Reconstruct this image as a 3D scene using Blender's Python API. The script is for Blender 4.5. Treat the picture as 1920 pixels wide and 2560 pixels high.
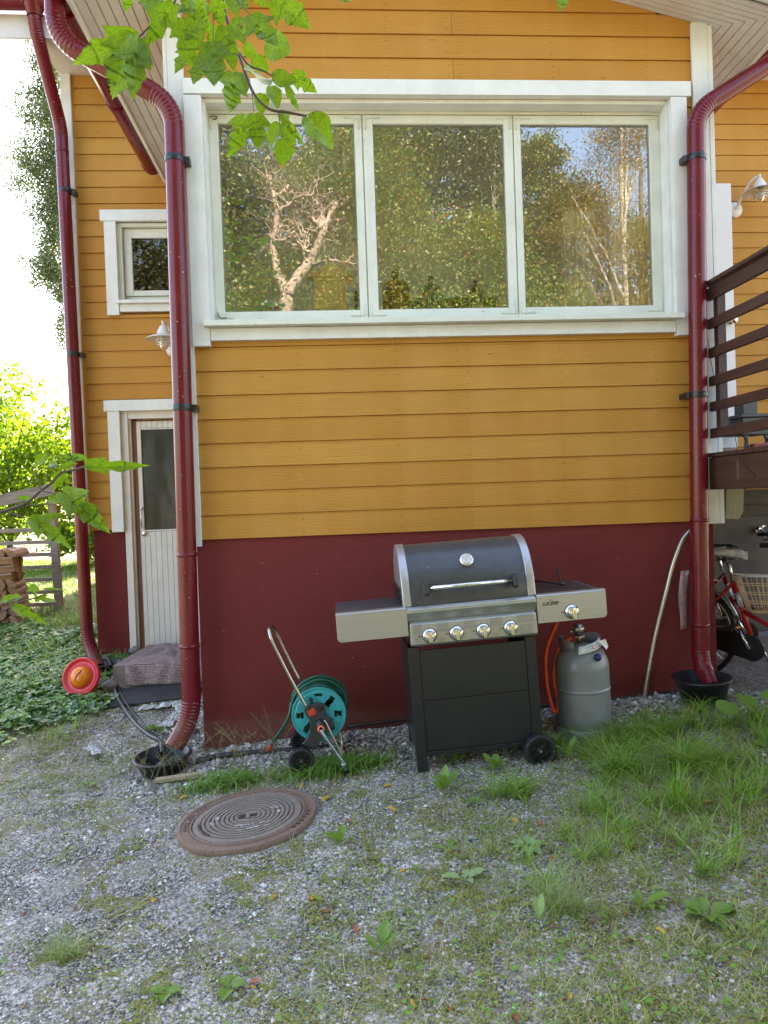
import bpy, bmesh, math, random
import numpy as np
from mathutils import Vector, Matrix

for _o in list(bpy.data.objects):
    bpy.data.objects.remove(_o)
SC = bpy.context.scene
COL = SC.collection
R = math.radians

# ------------------------------------------------------------------ camera
cam_data = bpy.data.cameras.new('camera')
cam = bpy.data.objects.new('camera', cam_data)
COL.objects.link(cam)
cam_data.sensor_fit = 'VERTICAL'
cam_data.sensor_height = 24.0
cam_data.lens = 24.0 * 1776.86 / 2560.0
cam_data.clip_start = 0.05
cam_data.clip_end = 600.0
_rt = Vector((0.99689323, -0.07071531, -0.03468756))
_up = Vector((0.03582157, 0.01483124, 0.99924814))
_fw = Vector((0.07014768, 0.99738627, -0.0173183))
cam.matrix_world = Matrix(((_rt.x, _up.x, -_fw.x, 0.80453), (_rt.y, _up.y, -_fw.y, -4.36332),
                           (_rt.z, _up.z, -_fw.z, 1.44394), (0, 0, 0, 1)))
SC.camera = cam

# ------------------------------------------------------------------ world, sun, exposure
SUN_EL, SUN_AZ = 39.0, 16.0          # azimuth clockwise from +Y (behind the house)
world = bpy.data.worlds.new("World")
SC.world = world
world.use_nodes = True
_nt = world.node_tree
_bg = _nt.nodes['Background']
_sky = _nt.nodes.new('ShaderNodeTexSky')
_sky.sky_type = 'NISHITA'
_sky.sun_disc = False
_sky.sun_elevation = R(SUN_EL)
_sky.sun_rotation = R(SUN_AZ)
_sky.air_density = 1.0
_sky.dust_density = 2.5
_sky.ozone_density = 1.0
_nt.links.new(_sky.outputs[0], _bg.inputs[0])
_bg.inputs[1].default_value = 0.15
sun_data = bpy.data.lights.new('sun', 'SUN')
sun_data.energy = 4.8
sun_data.angle = R(0.5)
sun_data.color = (1.0, 0.93, 0.82)
sun = bpy.data.objects.new('sun', sun_data)
COL.objects.link(sun)
_d = Vector((math.sin(R(SUN_AZ)) * math.cos(R(SUN_EL)), math.cos(R(SUN_AZ)) * math.cos(R(SUN_EL)), math.sin(R(SUN_EL))))
sun.rotation_euler = _d.to_track_quat('Z', 'Y').to_euler()
SC.view_settings.view_transform = 'Standard'
SC.view_settings.look = 'None'
SC.view_settings.exposure = 2.95
SC.view_settings.use_white_balance = True
SC.view_settings.white_balance_temperature = 7500
SC.view_settings.white_balance_tint = 13
SC.view_settings.gamma = 1.0
SC.render.engine = 'CYCLES'

rnd = random.Random(7)
rng = np.random.default_rng(7)

# ------------------------------------------------------------------ object helpers
def tag(o, label=None, cat=None, group=None, kind=None):
    if label: o['label'] = label
    if cat: o['category'] = cat
    if group: o['group'] = group
    if kind: o['kind'] = kind
    return o

def empty(name, loc=(0, 0, 0), rot=(0, 0, 0), label=None, cat=None, group=None, parent=None):
    o = bpy.data.objects.new(name, None)
    COL.objects.link(o)
    o.empty_display_size = 0.1
    o.location = loc
    o.rotation_euler = rot
    if parent: o.parent = parent
    return tag(o, label, cat, group)

def copy_tree(o, parent=None):
    c = o.copy()
    COL.objects.link(c)
    c.parent = parent
    for ch in list(o.children):
        copy_tree(ch, c)
    return c

class MB:
    """collects vertices and faces, then links them as one mesh object"""
    def __init__(s):
        s.v = []; s.f = []; s.m = []; s.sm = []
    def add(s, vs, fs, mi=0, smooth=False):
        n = len(s.v)
        s.v += [tuple(v) for v in vs]
        for f in fs:
            s.f.append([n + i for i in f]); s.m.append(mi); s.sm.append(smooth)
        return s
    def box(s, x0, x1, y0, y1, z0, z1, mi=0, M=None):
        vs = [(x, y, z) for x in (x0, x1) for y in (y0, y1) for z in (z0, z1)]
        if M is not None: vs = [M @ Vector(v) for v in vs]
        return s.add(vs, [(0, 1, 3, 2), (4, 6, 7, 5), (0, 4, 5, 1), (2, 3, 7, 6), (0, 2, 6, 4), (1, 5, 7, 3)], mi)
    def beam(s, a, b, w, h, mi=0, up=(0, 0, 1)):
        a = Vector(a); b = Vector(b); d = (b - a).normalized()
        sd = d.cross(Vector(up)).normalized(); u = sd.cross(d)
        vs = [p + sd * (i * w / 2) + u * (j * h / 2) for p in (a, b) for i in (-1, 1) for j in (-1, 1)]
        return s.add(vs, [(0, 1, 3, 2), (4, 6, 7, 5), (0, 4, 5, 1), (2, 3, 7, 6), (0, 2, 6, 4), (1, 5, 7, 3)], mi)
    def prism(s, poly, y0, y1, axis='y', mi=0, M=None):
        n = len(poly)
        def P(a, b, t):
            v = {'y': (a, t, b), 'x': (t, a, b), 'z': (a, b, t)}[axis]
            return M @ Vector(v) if M is not None else v
        vs = [P(a, b, y0) for a, b in poly] + [P(a, b, y1) for a, b in poly]
        fs = [list(range(n)), list(range(2 * n - 1, n - 1, -1))]
        fs += [(i, n + i, n + (i + 1) % n, (i + 1) % n) for i in range(n)]
        return s.add(vs, fs, mi)
    def tube(s, pts, r, seg=12, mi=0, caps=True, smooth=True, closed=False):
        pts = [Vector(p) for p in pts]; n = len(pts)
        rs = r if isinstance(r, (list, tuple)) else [r] * n
        tg = []
        for i in range(n):
            if closed: t = pts[(i + 1) % n] - pts[i - 1]
            else: t = pts[min(i + 1, n - 1)] - pts[max(i - 1, 0)]
            tg.append(t.normalized() if t.length > 1e-9 else Vector((0, 0, 1)))
        ref = Vector((0, 0, 1)) if abs(tg[0].z) < .9 else Vector((0, 1, 0))
        u = tg[0].cross(ref).normalized()
        vs = []
        for i in range(n):
            u = (u - tg[i] * u.dot(tg[i])).normalized(); w = tg[i].cross(u)
            for k in range(seg):
                a = 2 * math.pi * k / seg
                vs.append(pts[i] + (u * math.cos(a) + w * math.sin(a)) * rs[i])
        fs = []
        for i in range(n if closed else n - 1):
            j = (i + 1) % n
            for k in range(seg):
                fs.append((i * seg + k, i * seg + (k + 1) % seg, j * seg + (k + 1) % seg, j * seg + k))
        s.add(vs, fs, mi, smooth)
        if caps and not closed:
            b = len(s.v) - len(vs)
            s.f.append([b + k for k in range(seg)][::-1]); s.m.append(mi); s.sm.append(False)
            s.f.append([b + (n - 1) * seg + k for k in range(seg)]); s.m.append(mi); s.sm.append(False)
        return s
    def lathe(s, prof, M=None, seg=32, mi=0, smooth=True):
        """prof: (radius, z) list turned round local z"""
        vs = []
        for r_, z in prof:
            for k in range(seg):
                a = 2 * math.pi * k / seg
                v = Vector((r_ * math.cos(a), r_ * math.sin(a), z))
                vs.append(M @ v if M is not None else v)
        fs = []
        for i in range(len(prof) - 1):
            for k in range(seg):
                fs.append((i * seg + k, i * seg + (k + 1) % seg, (i + 1) * seg + (k + 1) % seg, (i + 1) * seg + k))
        return s.add(vs, fs, mi, smooth)
    def build(s, name, mats, parent=None, label=None, cat=None, group=None, kind=None, bevel=0.0, bseg=2, smooth=None):
        me = bpy.data.meshes.new(name)
        me.from_pydata(s.v, [], s.f)
        if not isinstance(mats, (list, tuple)): mats = [mats]
        for m in mats: me.materials.append(m)
        for p, mi, sm in zip(me.polygons, s.m, s.sm):
            p.material_index = mi
            p.use_smooth = sm if smooth is None else smooth
        me.update()
        o = bpy.data.objects.new(name, me)
        COL.objects.link(o)
        if parent: o.parent = parent
        if bevel:
            b = o.modifiers.new('bevel', 'BEVEL'); b.width = bevel; b.segments = bseg; b.limit_method = 'ANGLE'; b.angle_limit = R(40)
            b.harden_normals = False
        return tag(o, label, cat, group, kind)

def np_mesh(name, V, F, mat, parent=None, smooth=False, uv=None, attr=None, **kw):
    V = np.asarray(V, np.float32); F = np.asarray(F, np.int32)
    k = F.shape[1]
    me = bpy.data.meshes.new(name)
    me.vertices.add(len(V)); me.vertices.foreach_set('co', V.ravel())
    me.loops.add(F.size); me.loops.foreach_set('vertex_index', F.ravel())
    me.polygons.add(len(F))
    me.polygons.foreach_set('loop_start', np.arange(0, F.size, k, dtype=np.int32))
    try: me.polygons.foreach_set('loop_total', np.full(len(F), k, np.int32))
    except Exception: pass
    me.polygons.foreach_set('use_smooth', np.full(len(F), smooth))
    if uv is not None:
        l = me.uv_layers.new(name='UVMap'); l.data.foreach_set('uv', np.asarray(uv, np.float32)[F.ravel()].ravel())
    if attr is not None:
        for an, av in attr.items():
            a = me.attributes.new(an, 'FLOAT', 'POINT'); a.data.foreach_set('value', np.asarray(av, np.float32))
    me.materials.append(mat)
    me.update(calc_edges=True); me.validate()
    o = bpy.data.objects.new(name, me); COL.objects.link(o)
    if parent: o.parent = parent
    return tag(o, **kw)

def arc(c, r_, a0, a1, n, ax, ay):
    c = Vector(c); ax = Vector(ax); ay = Vector(ay)
    return [c + ax * (r_ * math.cos(a0 + (a1 - a0) * i / n)) + ay * (r_ * math.sin(a0 + (a1 - a0) * i / n)) for i in range(n + 1)]

def smooth_path(pts, n=8):
    pts = [Vector(p) for p in pts]; out = []
    P = [pts[0] * 2 - pts[1]] + pts + [pts[-1] * 2 - pts[-2]]
    for i in range(1, len(P) - 2):
        for k in range(n):
            t = k / n
            out.append(0.5 * ((2 * P[i]) + (P[i + 1] - P[i - 1]) * t + (2 * P[i - 1] - 5 * P[i] + 4 * P[i + 1] - P[i + 2]) * t * t
                              + (3 * P[i] - P[i - 1] - 3 * P[i + 1] + P[i + 2]) * t ** 3))
    out.append(pts[-1])
    return out

# ------------------------------------------------------------------ materials
class NT:
    def __init__(s, name):
        s.mat = bpy.data.materials.new(name); s.mat.use_nodes = True
        s.t = s.mat.node_tree; s.b = s.t.nodes['Principled BSDF']; s.out = s.t.nodes['Material Output']
    def n(s, typ, ins=None, **kw):
        nd = s.t.nodes.new('ShaderNode' + typ)
        for k, v in kw.items(): setattr(nd, k, v)
        for k, v in (ins or {}).items():
            sock = nd.inputs[k]
            if isinstance(v, bpy.types.NodeSocket): s.t.links.new(v, sock)
            else: sock.default_value = v
        return nd
    def set(s, **kw):
        for k, v in kw.items():
            sock = s.b.inputs[k.replace('_', ' ')]
            if isinstance(v, bpy.types.NodeSocket): s.t.links.new(v, sock)
            else: sock.default_value = v
        return s
    def coord(s, kind='Object'): return s.n('TexCoord').outputs[kind]
    def mapping(s, vec, scale=(1, 1, 1), rot=(0, 0, 0), loc=(0, 0, 0)):
        return s.n('Mapping', {'Vector': vec, 'Scale': scale, 'Rotation': rot, 'Location': loc}).outputs[0]
    def noise(s, vec, scale, detail=3, rough=.5, dist=0.0):
        return s.n('TexNoise', {'Vector': vec, 'Scale': scale, 'Detail': detail, 'Roughness': rough, 'Distortion': dist}).outputs[0]
    def ramp(s, fac, stops, interp='LINEAR'):
        nd = s.n('ValToRGB', {'Fac': fac}); cr = nd.color_ramp; cr.interpolation = interp
        while len(cr.elements) < len(stops): cr.elements.new(.5)
        for e, (p, c) in zip(cr.elements, stops):
            e.position = p; e.color = (c, c, c, 1) if isinstance(c, (int, float)) else (*c, 1)
        return nd.outputs[0]
    def mix(s, fac, a, b, mode='MIX'):
        nd = s.n('Mix', data_type='RGBA', blend_type=mode)
        for i, v in ((0, fac), (6, a), (7, b)):
            if isinstance(v, bpy.types.NodeSocket): s.t.links.new(v, nd.inputs[i])
            else: nd.inputs[i].default_value = v if i == 0 else (*v, 1)
        return nd.outputs[2]
    def math(s, op, a, b=0.0, c=None):
        nd = s.n('Math', operation=op)
        for i, v in ((0, a), (1, b)) + (((2, c),) if c is not None else ()):
            if isinstance(v, bpy.types.NodeSocket): s.t.links.new(v, nd.inputs[i])
            else: nd.inputs[i].default_value = v
        return nd.outputs[0]
    def bump(s, h, strength=.3, dist=.01, normal=None):
        ins = {'Height': h, 'Strength': strength, 'Distance': dist}
        if normal is not None: ins['Normal'] = normal
        nd = s.n('Bump', ins); s.t.links.new(nd.outputs[0], s.b.inputs['Normal']); return nd.outputs[0]

def simple(name, col, rough=.5, metal=0.0, var=.12, scale=30, bump=.1, spec=None, stretch=(1, 1, 1)):
    m = NT(name); v = m.mapping(m.coord(), stretch)
    n1 = m.noise(v, scale, 4, .6)
    c = m.mix(m.ramp(n1, [(.3, 0.), (.7, 1.)]), tuple(x * (1 - var) for x in col), tuple(min(1, x * (1 + var)) for x in col))
    n2 = m.noise(v, scale * .17, 3)
    c = m.mix(m.ramp(n2, [(.4, 0.), (.75, .5)]), c, tuple(x * (1 - var * 1.5) for x in col))
    m.set(Base_Color=c, Roughness=m.math('ADD', m.math('MULTIPLY', n1, .16), rough - .08), Metallic=metal)
    if bump: m.bump(n1, bump, .002)
    if spec is not None: m.set(Specular_IOR_Level=spec)
    return m.mat

def siding_mat():
    m = NT('ochre_paint'); o = m.coord()
    rp = m.n('NewGeometry').outputs['Random Per Island']
    sh = m.n('CombineXYZ', {'X': m.math('MULTIPLY', rp, 37.0), 'Y': m.math('MULTIPLY', rp, 11.0), 'Z': 0.0}).outputs[0]
    v = m.n('VectorMath', {0: o, 1: sh}, operation='ADD').outputs[0]
    # wood grain: long wavy rings along the board
    gv = m.mapping(v, (1.2, 9, 22))
    warp = m.noise(m.mapping(v, (2.2, 3, 7)), 1.0, 2)
    wv = m.n('TexWave', {'Vector': gv, 'Scale': 1.4, 'Distortion': 9.0, 'Detail': 2.5, 'Detail Scale': .7, 'Phase Offset': m.math('MULTIPLY', warp, 18.0)}, wave_type='BANDS', bands_direction='Z').outputs[1]
    fine = m.noise(m.mapping(v, (5, 60, 260)), 1.0, 5, .65)
    mid = m.noise(m.mapping(v, (.9, 3, 3)), 1.5, 3)
    base = m.mix(m.ramp(mid, [(.3, 0.), (.7, 1.)]), (.45, .215, .040), (.53, .262, .050))
    base = m.mix(m.math('MULTIPLY', m.ramp(fine, [(.42, 0.), (.72, 1.)]), .35), base, (.60, .31, .07))
    base = m.mix(m.math('MULTIPLY', m.ramp(rp, [(0., 0.), (1., 1.)]), .55), base, (.44, .185, .028))
    wsh = m.noise(m.mapping(o, (3, 3, .35)), 1.6, 4, .6)
    base = m.mix(m.ramp(wsh, [(.42, 0.), (.72, .30)]), base, (.62, .33, .10))
    base = m.mix(m.math('MULTIPLY', m.ramp(wv, [(.0, 1.), (.15, 0.)]), .42), base, (.30, .12, .012))
    kn = m.n('TexVoronoi', {'Vector': m.mapping(v, (2.3, 1, 9)), 'Scale': 1.0, 'Randomness': 1.0}, feature='F1').outputs['Distance']
    base = m.mix(m.ramp(kn, [(.02, .75), (.06, 0.)]), base, (.27, .10, .010))
    dirt = m.noise(o, 90, 2)
    base = m.mix(m.ramp(dirt, [(.72, 0.), (.76, .55)]), base, (.16, .08, .02))
    m.set(Base_Color=base, Roughness=m.math('ADD', m.math('MULTIPLY', fine, .25), .5), Specular_IOR_Level=.22)
    h = m.math('ADD', m.math('MULTIPLY', fine, .6), m.math('MULTIPLY', wv, .25))
    m.bump(h, .7, .0028)
    return m.mat

def paint_white(name='white_paint', col=(.74, .755, .72), flake=0.0):
    m = NT(name); o = m.coord()
    a = m.noise(m.mapping(o, (1, 1, 1)), 7, 4, .6); g = m.noise(m.mapping(o, (14, 14, 14)), 5, 4, .7)
    c = m.mix(m.ramp(a, [(.35, 0.), (.75, 1.)]), col, tuple(x * .86 for x in col))
    sp = m.noise(o, 55, 3, .7)
    c = m.mix(m.ramp(sp, [(.70, 0.), (.74, .5)]), c, (.33, .33, .28))
    drip = m.noise(m.mapping(o, (40, 40, 3)), 1.0, 3, .6)
    c = m.mix(m.ramp(drip, [(.58, 0.), (.8, .22)]), c, (.45, .45, .38))
    if flake:
        f = m.math('SUBTRACT', m.noise(m.mapping(o, (9, 9, 9)), 4.5, 6, .75), m.math('MULTIPLY', m.ramp(m.noise(o, 2.3, 2), [(.45, 0.), (.6, 1.)]), -.05))
        f = m.ramp(f, [(.735 - flake, 0.), (.75 - flake, 1.)])
        c = m.mix(f, c, (.24, .21, .16))
        m.bump(m.math('ADD', m.math('MULTIPLY', f, -1.0), m.math('MULTIPLY', g, .3)), .4, .002)
    else:
        m.bump(g, .18, .002)
    m.set(Base_Color=c, Roughness=.48)
    return m.mat

def plinth_mat():
    m = NT('oxblood_plaster'); o = m.coord()
    a = m.noise(o, 2.2, 4, .6); b = m.noise(m.mapping(o, (1, 1, 2.2)), 34, 5, .62); f = m.noise(o, 160, 2)
    c = m.mix(m.ramp(a, [(.3, 0.), (.7, 1.)]), (.158, .031, .028), (.19, .039, .035))
    c = m.mix(m.ramp(b, [(.45, 0.), (.8, .5)]), c, (.18, .045, .042))
    z = m.n('SeparateXYZ', {0: o}).outputs[2]
    sc = m.n('TexVoronoi', {'Vector': m.mapping(o, (6, 6, 11), rot=(0, .5, 0)), 'Scale': 1.3}, feature='F1').outputs['Distance']
    c = m.mix(m.ramp(sc, [(.028, .8), (.04, 0.)]), c, (.42, .28, .24))
    pt = m.noise(o, 1.1, 5, .75)
    c = m.mix(m.ramp(pt, [(.50, 0.), (.56, .35)]), c, (.145, .027, .026))
    dz = m.math('ADD', z, m.math('MULTIPLY', m.noise(o, 5, 4, .7), -.22))
    c = m.mix(m.ramp(dz, [(-.04, .4), (.06, 0.)]), c, (.19, .10, .085))
    m.set(Base_Color=c, Roughness=.8, Specular_IOR_Level=.06)
    m.bump(m.math('ADD', m.math('MULTIPLY', b, 1.0), m.math('MULTIPLY', f, .35)), .8, .006)
    return m.mat

def pipe_mat():
    m = NT('maroon_sheet_metal'); o = m.coord()
    a = m.noise(o, 6, 4, .6); sp = m.noise(o, 75, 2)
    c = m.mix(m.ramp(a, [(.35, 0.), (.7, 1.)]), (.125, .006, .010), (.155, .009, .014))
    c = m.mix(m.ramp(sp, [(.735, 0.), (.75, 1.)]), c, (.5, .4, .34))
    z = m.n('SeparateXYZ', {0: o}).outputs[2]
    dz = m.math('ADD', z, m.math('MULTIPLY', m.noise(o, 9, 4, .7), -.25))
    c = m.mix(m.ramp(dz, [(.0, .4), (.14, 0.)]), c, (.20, .10, .065))
    m.set(Base_Color=c, Roughness=m.math('ADD', m.math('MULTIPLY', a, .16), .16), Specular_IOR_Level=.36, Coat_Weight=.05, Coat_Roughness=.08)
    m.bump(m.noise(o, 14, 2), .06, .004)
    return m.mat

def glass_mat(name, refl=.35, tint=(.86, .9, .88), wav=.0006, rough=0.0):
    m = NT(name); o = m.coord()
    m.t.nodes.remove(m.b)
    w = m.noise(m.mapping(o, (1.3, 1, .8)), 2.3, 2)
    bp = m.n('Bump', {'Height': w, 'Strength': 1.0, 'Distance': wav}).outputs[0]
    tr = m.n('BsdfTransparent', {'Color': (*tint, 1)}).outputs[0]
    gl = m.n('BsdfGlossy', {'Color': (1, 1, 1, 1), 'Roughness': rough, 'Normal': bp}).outputs[0]
    fr = m.n('Fresnel', {'IOR': 1.5, 'Normal': bp}).outputs[0]
    k = m.math('MINIMUM', m.math('ADD', fr, refl), 1.0)
    mx = m.n('MixShader', {0: k, 1: tr, 2: gl}).outputs[0]
    m.t.links.new(mx, m.out.inputs[0])
    return m.mat

def leaf_mat(name, cols, trans=.5, rough=.45, veins=False, sat=None):
    """cols: list of ramp stops spread over Random Per Island"""
    m = NT(name)
    rp = m.n('NewGeometry').outputs['Random Per Island']
    c = m.ramp(rp, [(i / (len(cols) - 1), cc) for i, cc in enumerate(cols)])
    if veins:
        uv = m.n('SeparateXYZ', {0: m.n('UVMap').outputs[0]}); u, v = uv.outputs[0], uv.outputs[1]
        av = m.math('ABSOLUTE', v)
        w = m.math('FRACT', m.math('MULTIPLY', m.math('SUBTRACT', u, m.math('MULTIPLY', av, .9)), 8.0))
        side = m.math('LESS_THAN', m.math('ABSOLUTE', m.math('SUBTRACT', w, .5)), .045)
        mid = m.math('LESS_THAN', av, .010)
        vn = m.math('MAXIMUM', side, mid)
        c2 = m.mix(m.math('MULTIPLY', vn, .16), c, (.34, .48, .10))
        blot = m.noise(m.n('UVMap').outputs[0], 9, 3)
        c = m.mix(m.ramp(blot, [(.35, 0.), (.8, .35)]), c2, (.20, .36, .02))
        m.bump(m.math('MULTIPLY', vn, -1.0), .15, .001)
    m.set(Base_Color=c, Roughness=rough, Specular_IOR_Level=.4)
    nm = None
    tb = m.n('BsdfTranslucent', {'Color': m.mix(1.0, c, (1.9, 2.0, .55), 'MULTIPLY')}).outputs[0]
    mx = m.n('MixShader', {0: trans, 1: m.b.outputs[0], 2: tb}).outputs[0]
    m.t.links.new(mx, m.out.inputs[0])
    return m.mat

def wood_mat(name, c1, c2, rough=.7, axis=0, scale=1.0, bump=.3, crack=(.03, .02, .015)):
    m = NT(name); o = m.coord()
    rp = m.n('NewGeometry').outputs['Random Per Island']
    sh = m.n('CombineXYZ', {'X': m.math('MULTIPLY', rp, 9.0), 'Y': m.math('MULTIPLY', rp, 5.0), 'Z': m.math('MULTIPLY', rp, 3.0)}).outputs[0]
    v = m.n('VectorMath', {0: o, 1: sh}, operation='ADD').outputs[0]
    s = [45 * scale] * 3; s[axis] = 3 * scale
    f = m.noise(m.mapping(v, tuple(s)), 1.0, 5, .65, .4)
    g = m.noise(m.mapping(v, tuple(x * .25 for x in s)), 1.0, 3, .6, 1.2)
    c = m.mix(m.ramp(f, [(.35, 0.), (.68, 1.)]), c1, c2)
    c = m.mix(m.ramp(g, [(.5, 0.), (.8, .45)]), c, tuple(x * .6 for x in c1))
    c = m.mix(m.ramp(f, [(.22, .7), (.3, 0.)]), c, crack)
    c = m.mix(m.math('MULTIPLY', rp, .25), c, tuple(x * .7 for x in c1))
    m.set(Base_Color=c, Roughness=rough)
    m.bump(f, bump, .003)
    return m.mat

M = {}
M['ochre'] = siding_mat()
M['white'] = paint_white('white_board_paint')
M['old_white'] = paint_white('flaking_white_paint', (.68, .70, .61), flake=.04)
M['door_white'] = paint_white('cream_door_paint', (.68, .66, .60))
M['soffit'] = paint_white('soffit_grey_paint', (.66, .64, .62))
M['plinth'] = plinth_mat()
M['pipe'] = pipe_mat()
M['glass'] = glass_mat('window_glass', .095, (.97, .98, .97))
M['door_glass'] = glass_mat('patterned_glass', .03, (.10, .13, .11), .03, .35)
M['dark'] = simple('dark_gap', (.015, .013, .012), .8)
M['nail'] = simple('nail_head', (.10, .05, .02), .6)
M['black_clamp'] = simple('black_clamp_plastic', (.012, .014, .016), .3, 0, .2)
M['brown'] = wood_mat('dark_brown_stain', (.050, .020, .014), (.085, .038, .026), .55, 1, 1.0, .2)
M['brown_x'] = wood_mat('dark_brown_stain_across', (.048, .018, .013), (.08, .035, .024), .6, 0, 1.0, .2)
M['bare'] = wood_mat('bare_jamb_wood', (.17, .075, .04), (.26, .13, .075), .75, 2, 1.0, .4)
M['greywood'] = wood_mat('weathered_grey_wood', (.20, .17, .15), (.34, .30, .27), .8, 0, 1.0, .4)
M['roof'] = simple('dark_roof_felt', (.05, .03, .03), .8)
M['steel'] = simple('brushed_steel', (.43, .435, .43), .38, .85, .08, 60, .05, stretch=(.05, 1, 6))
M['chrome'] = simple('chrome', (.75, .75, .74), .14, 1.0, .05, 20, 0)
M['black_metal'] = simple('black_enamel', (.017, .018, .019), .34, 0, .2, 40, .05)
M['black_plastic'] = simple('black_plastic', (.013, .014, .016), .38, 0, .25, 40, .1)
M['grey_plastic'] = simple('charcoal_plastic', (.035, .037, .038), .42, 0, .15, 40, .1)
M['rubber'] = simple('black_rubber', (.018, .018, .02), .6, 0, .25, 40, .2)
# ================================================================== GROUND
def gz(X, Y):
    X = np.asarray(X, float); Y = np.asarray(Y, float)
    xs = np.clip(X, -4.0, 4.5); yb = np.clip(Y, 0, 7.0); yf = np.clip(Y, -7.0, 0)
    z = -.05 + .07 * xs + .03 * yf + .11 * yb
    dip = 1 / (1 + np.exp(-(X - 3.25) / .05)) * 1 / (1 + np.exp(-(Y - .02) / .08))
    z = z * (1 - dip) + dip * (.07)
    return z
def gzf(x, y): return float(gz(x, y))

def wob(X, Y):
    return (.010 * np.sin(X * 3.1 + 1.3 * np.sin(Y * 2.3)) + .008 * np.sin(Y * 4.3 + X * 1.7) + .004 * np.sin(X * 11 + Y * 7) * np.sin(Y * 13 - X * 3))
def GZ(X, Y): return gz(X, Y) + wob(np.asarray(X, float), np.asarray(Y, float)) * .8

def vnoise(X, Y, sc, seed):
    r = np.random.default_rng(seed); T = r.random((64, 64))
    x = np.asarray(X) * sc; y = np.asarray(Y) * sc
    xi = np.floor(x).astype(int); yi = np.floor(y).astype(int); fx = x - xi; fy = y - yi
    fx = fx * fx * (3 - 2 * fx); fy = fy * fy * (3 - 2 * fy)
    g = lambda a, b: T[a % 64, b % 64]
    return (g(xi, yi) * (1 - fx) + g(xi + 1, yi) * fx) * (1 - fy) + (g(xi, yi + 1) * (1 - fx) + g(xi + 1, yi + 1) * fx) * fy
def fnoise(X, Y, sc, seed): return (vnoise(X, Y, sc, seed) + .5 * vnoise(X, Y, sc * 2.1, seed + 1) + .25 * vnoise(X, Y, sc * 4.3, seed + 2)) / 1.75

def cover(X, Y):
    """how much the ground is overgrown: 0 bare gravel .. 1 turf"""
    X = np.asarray(X, float); Y = np.asarray(Y, float)
    sg = lambda v, w: 1 / (1 + np.exp(-v / w))
    n = fnoise(X, Y, 1.3, 5) - .5
    n2 = fnoise(X, Y, 4.0, 15) - .5
    right = sg(X - 1.98 - .25 * (Y + 1.0) + n * 1.0, .14) * sg(-.30 - Y, .10)
    left = sg(-X - 1.05 + (Y - .6) * .15 + n * .8, .18) * sg(Y - .2, .25)
    back = sg(Y - 2.6, .2) * sg(-1.2 - X, .1)
    strip = .55 * sg(.42 - np.abs(X - .75 + .2 * n), .1) * sg(.16 - np.abs(Y + .62), .06)
    strip += .55 * sg(.25 - np.abs(X - .05), .08) * sg(.12 - np.abs(Y + .58), .06)
    low = .56 * sg(X - .55 - .3 * Y * 0 + n * 1.8, .3) * sg(-.75 - Y, .2)
    lf = .55 * sg(.6 - np.abs(X + .75), .25) * sg(.7 - np.abs(Y - .05), .2)
    far = sg(-6 - Y, .5)
    return np.clip(np.maximum.reduce([right * .72, left, back, strip, low, lf, far]) + n2 * .55, 0, 1)

def axis_pts(lo, hi, step, far):
    a = list(np.arange(lo, hi + step / 2, step)); s = step; v = hi
    while v < far: s *= 1.35; v += s; a.append(v)
    s = step; v = lo; b = []
    while v > -far: s *= 1.35; v -= s; b.append(v)
    return np.array(b[::-1] + a)
_x = axis_pts(-3.2, 4.6, .03, 180); _y = axis_pts(-3.2, 3.0, .03, 180)
GX, GY = np.meshgrid(_x, _y, indexing='ij')
_z = GZ(GX, GY) + (fnoise(GX, GY, 9, 3) - .5) * .022
_V = np.stack([GX.ravel(), GY.ravel(), _z.ravel()], 1)
_n, _m = len(_x), len(_y)
_i = np.arange(_n * _m).reshape(_n, _m)
_F = np.stack([_i[:-1, :-1], _i[1:, :-1], _i[1:, 1:], _i[:-1, 1:]], -1).reshape(-1, 4)

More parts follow.
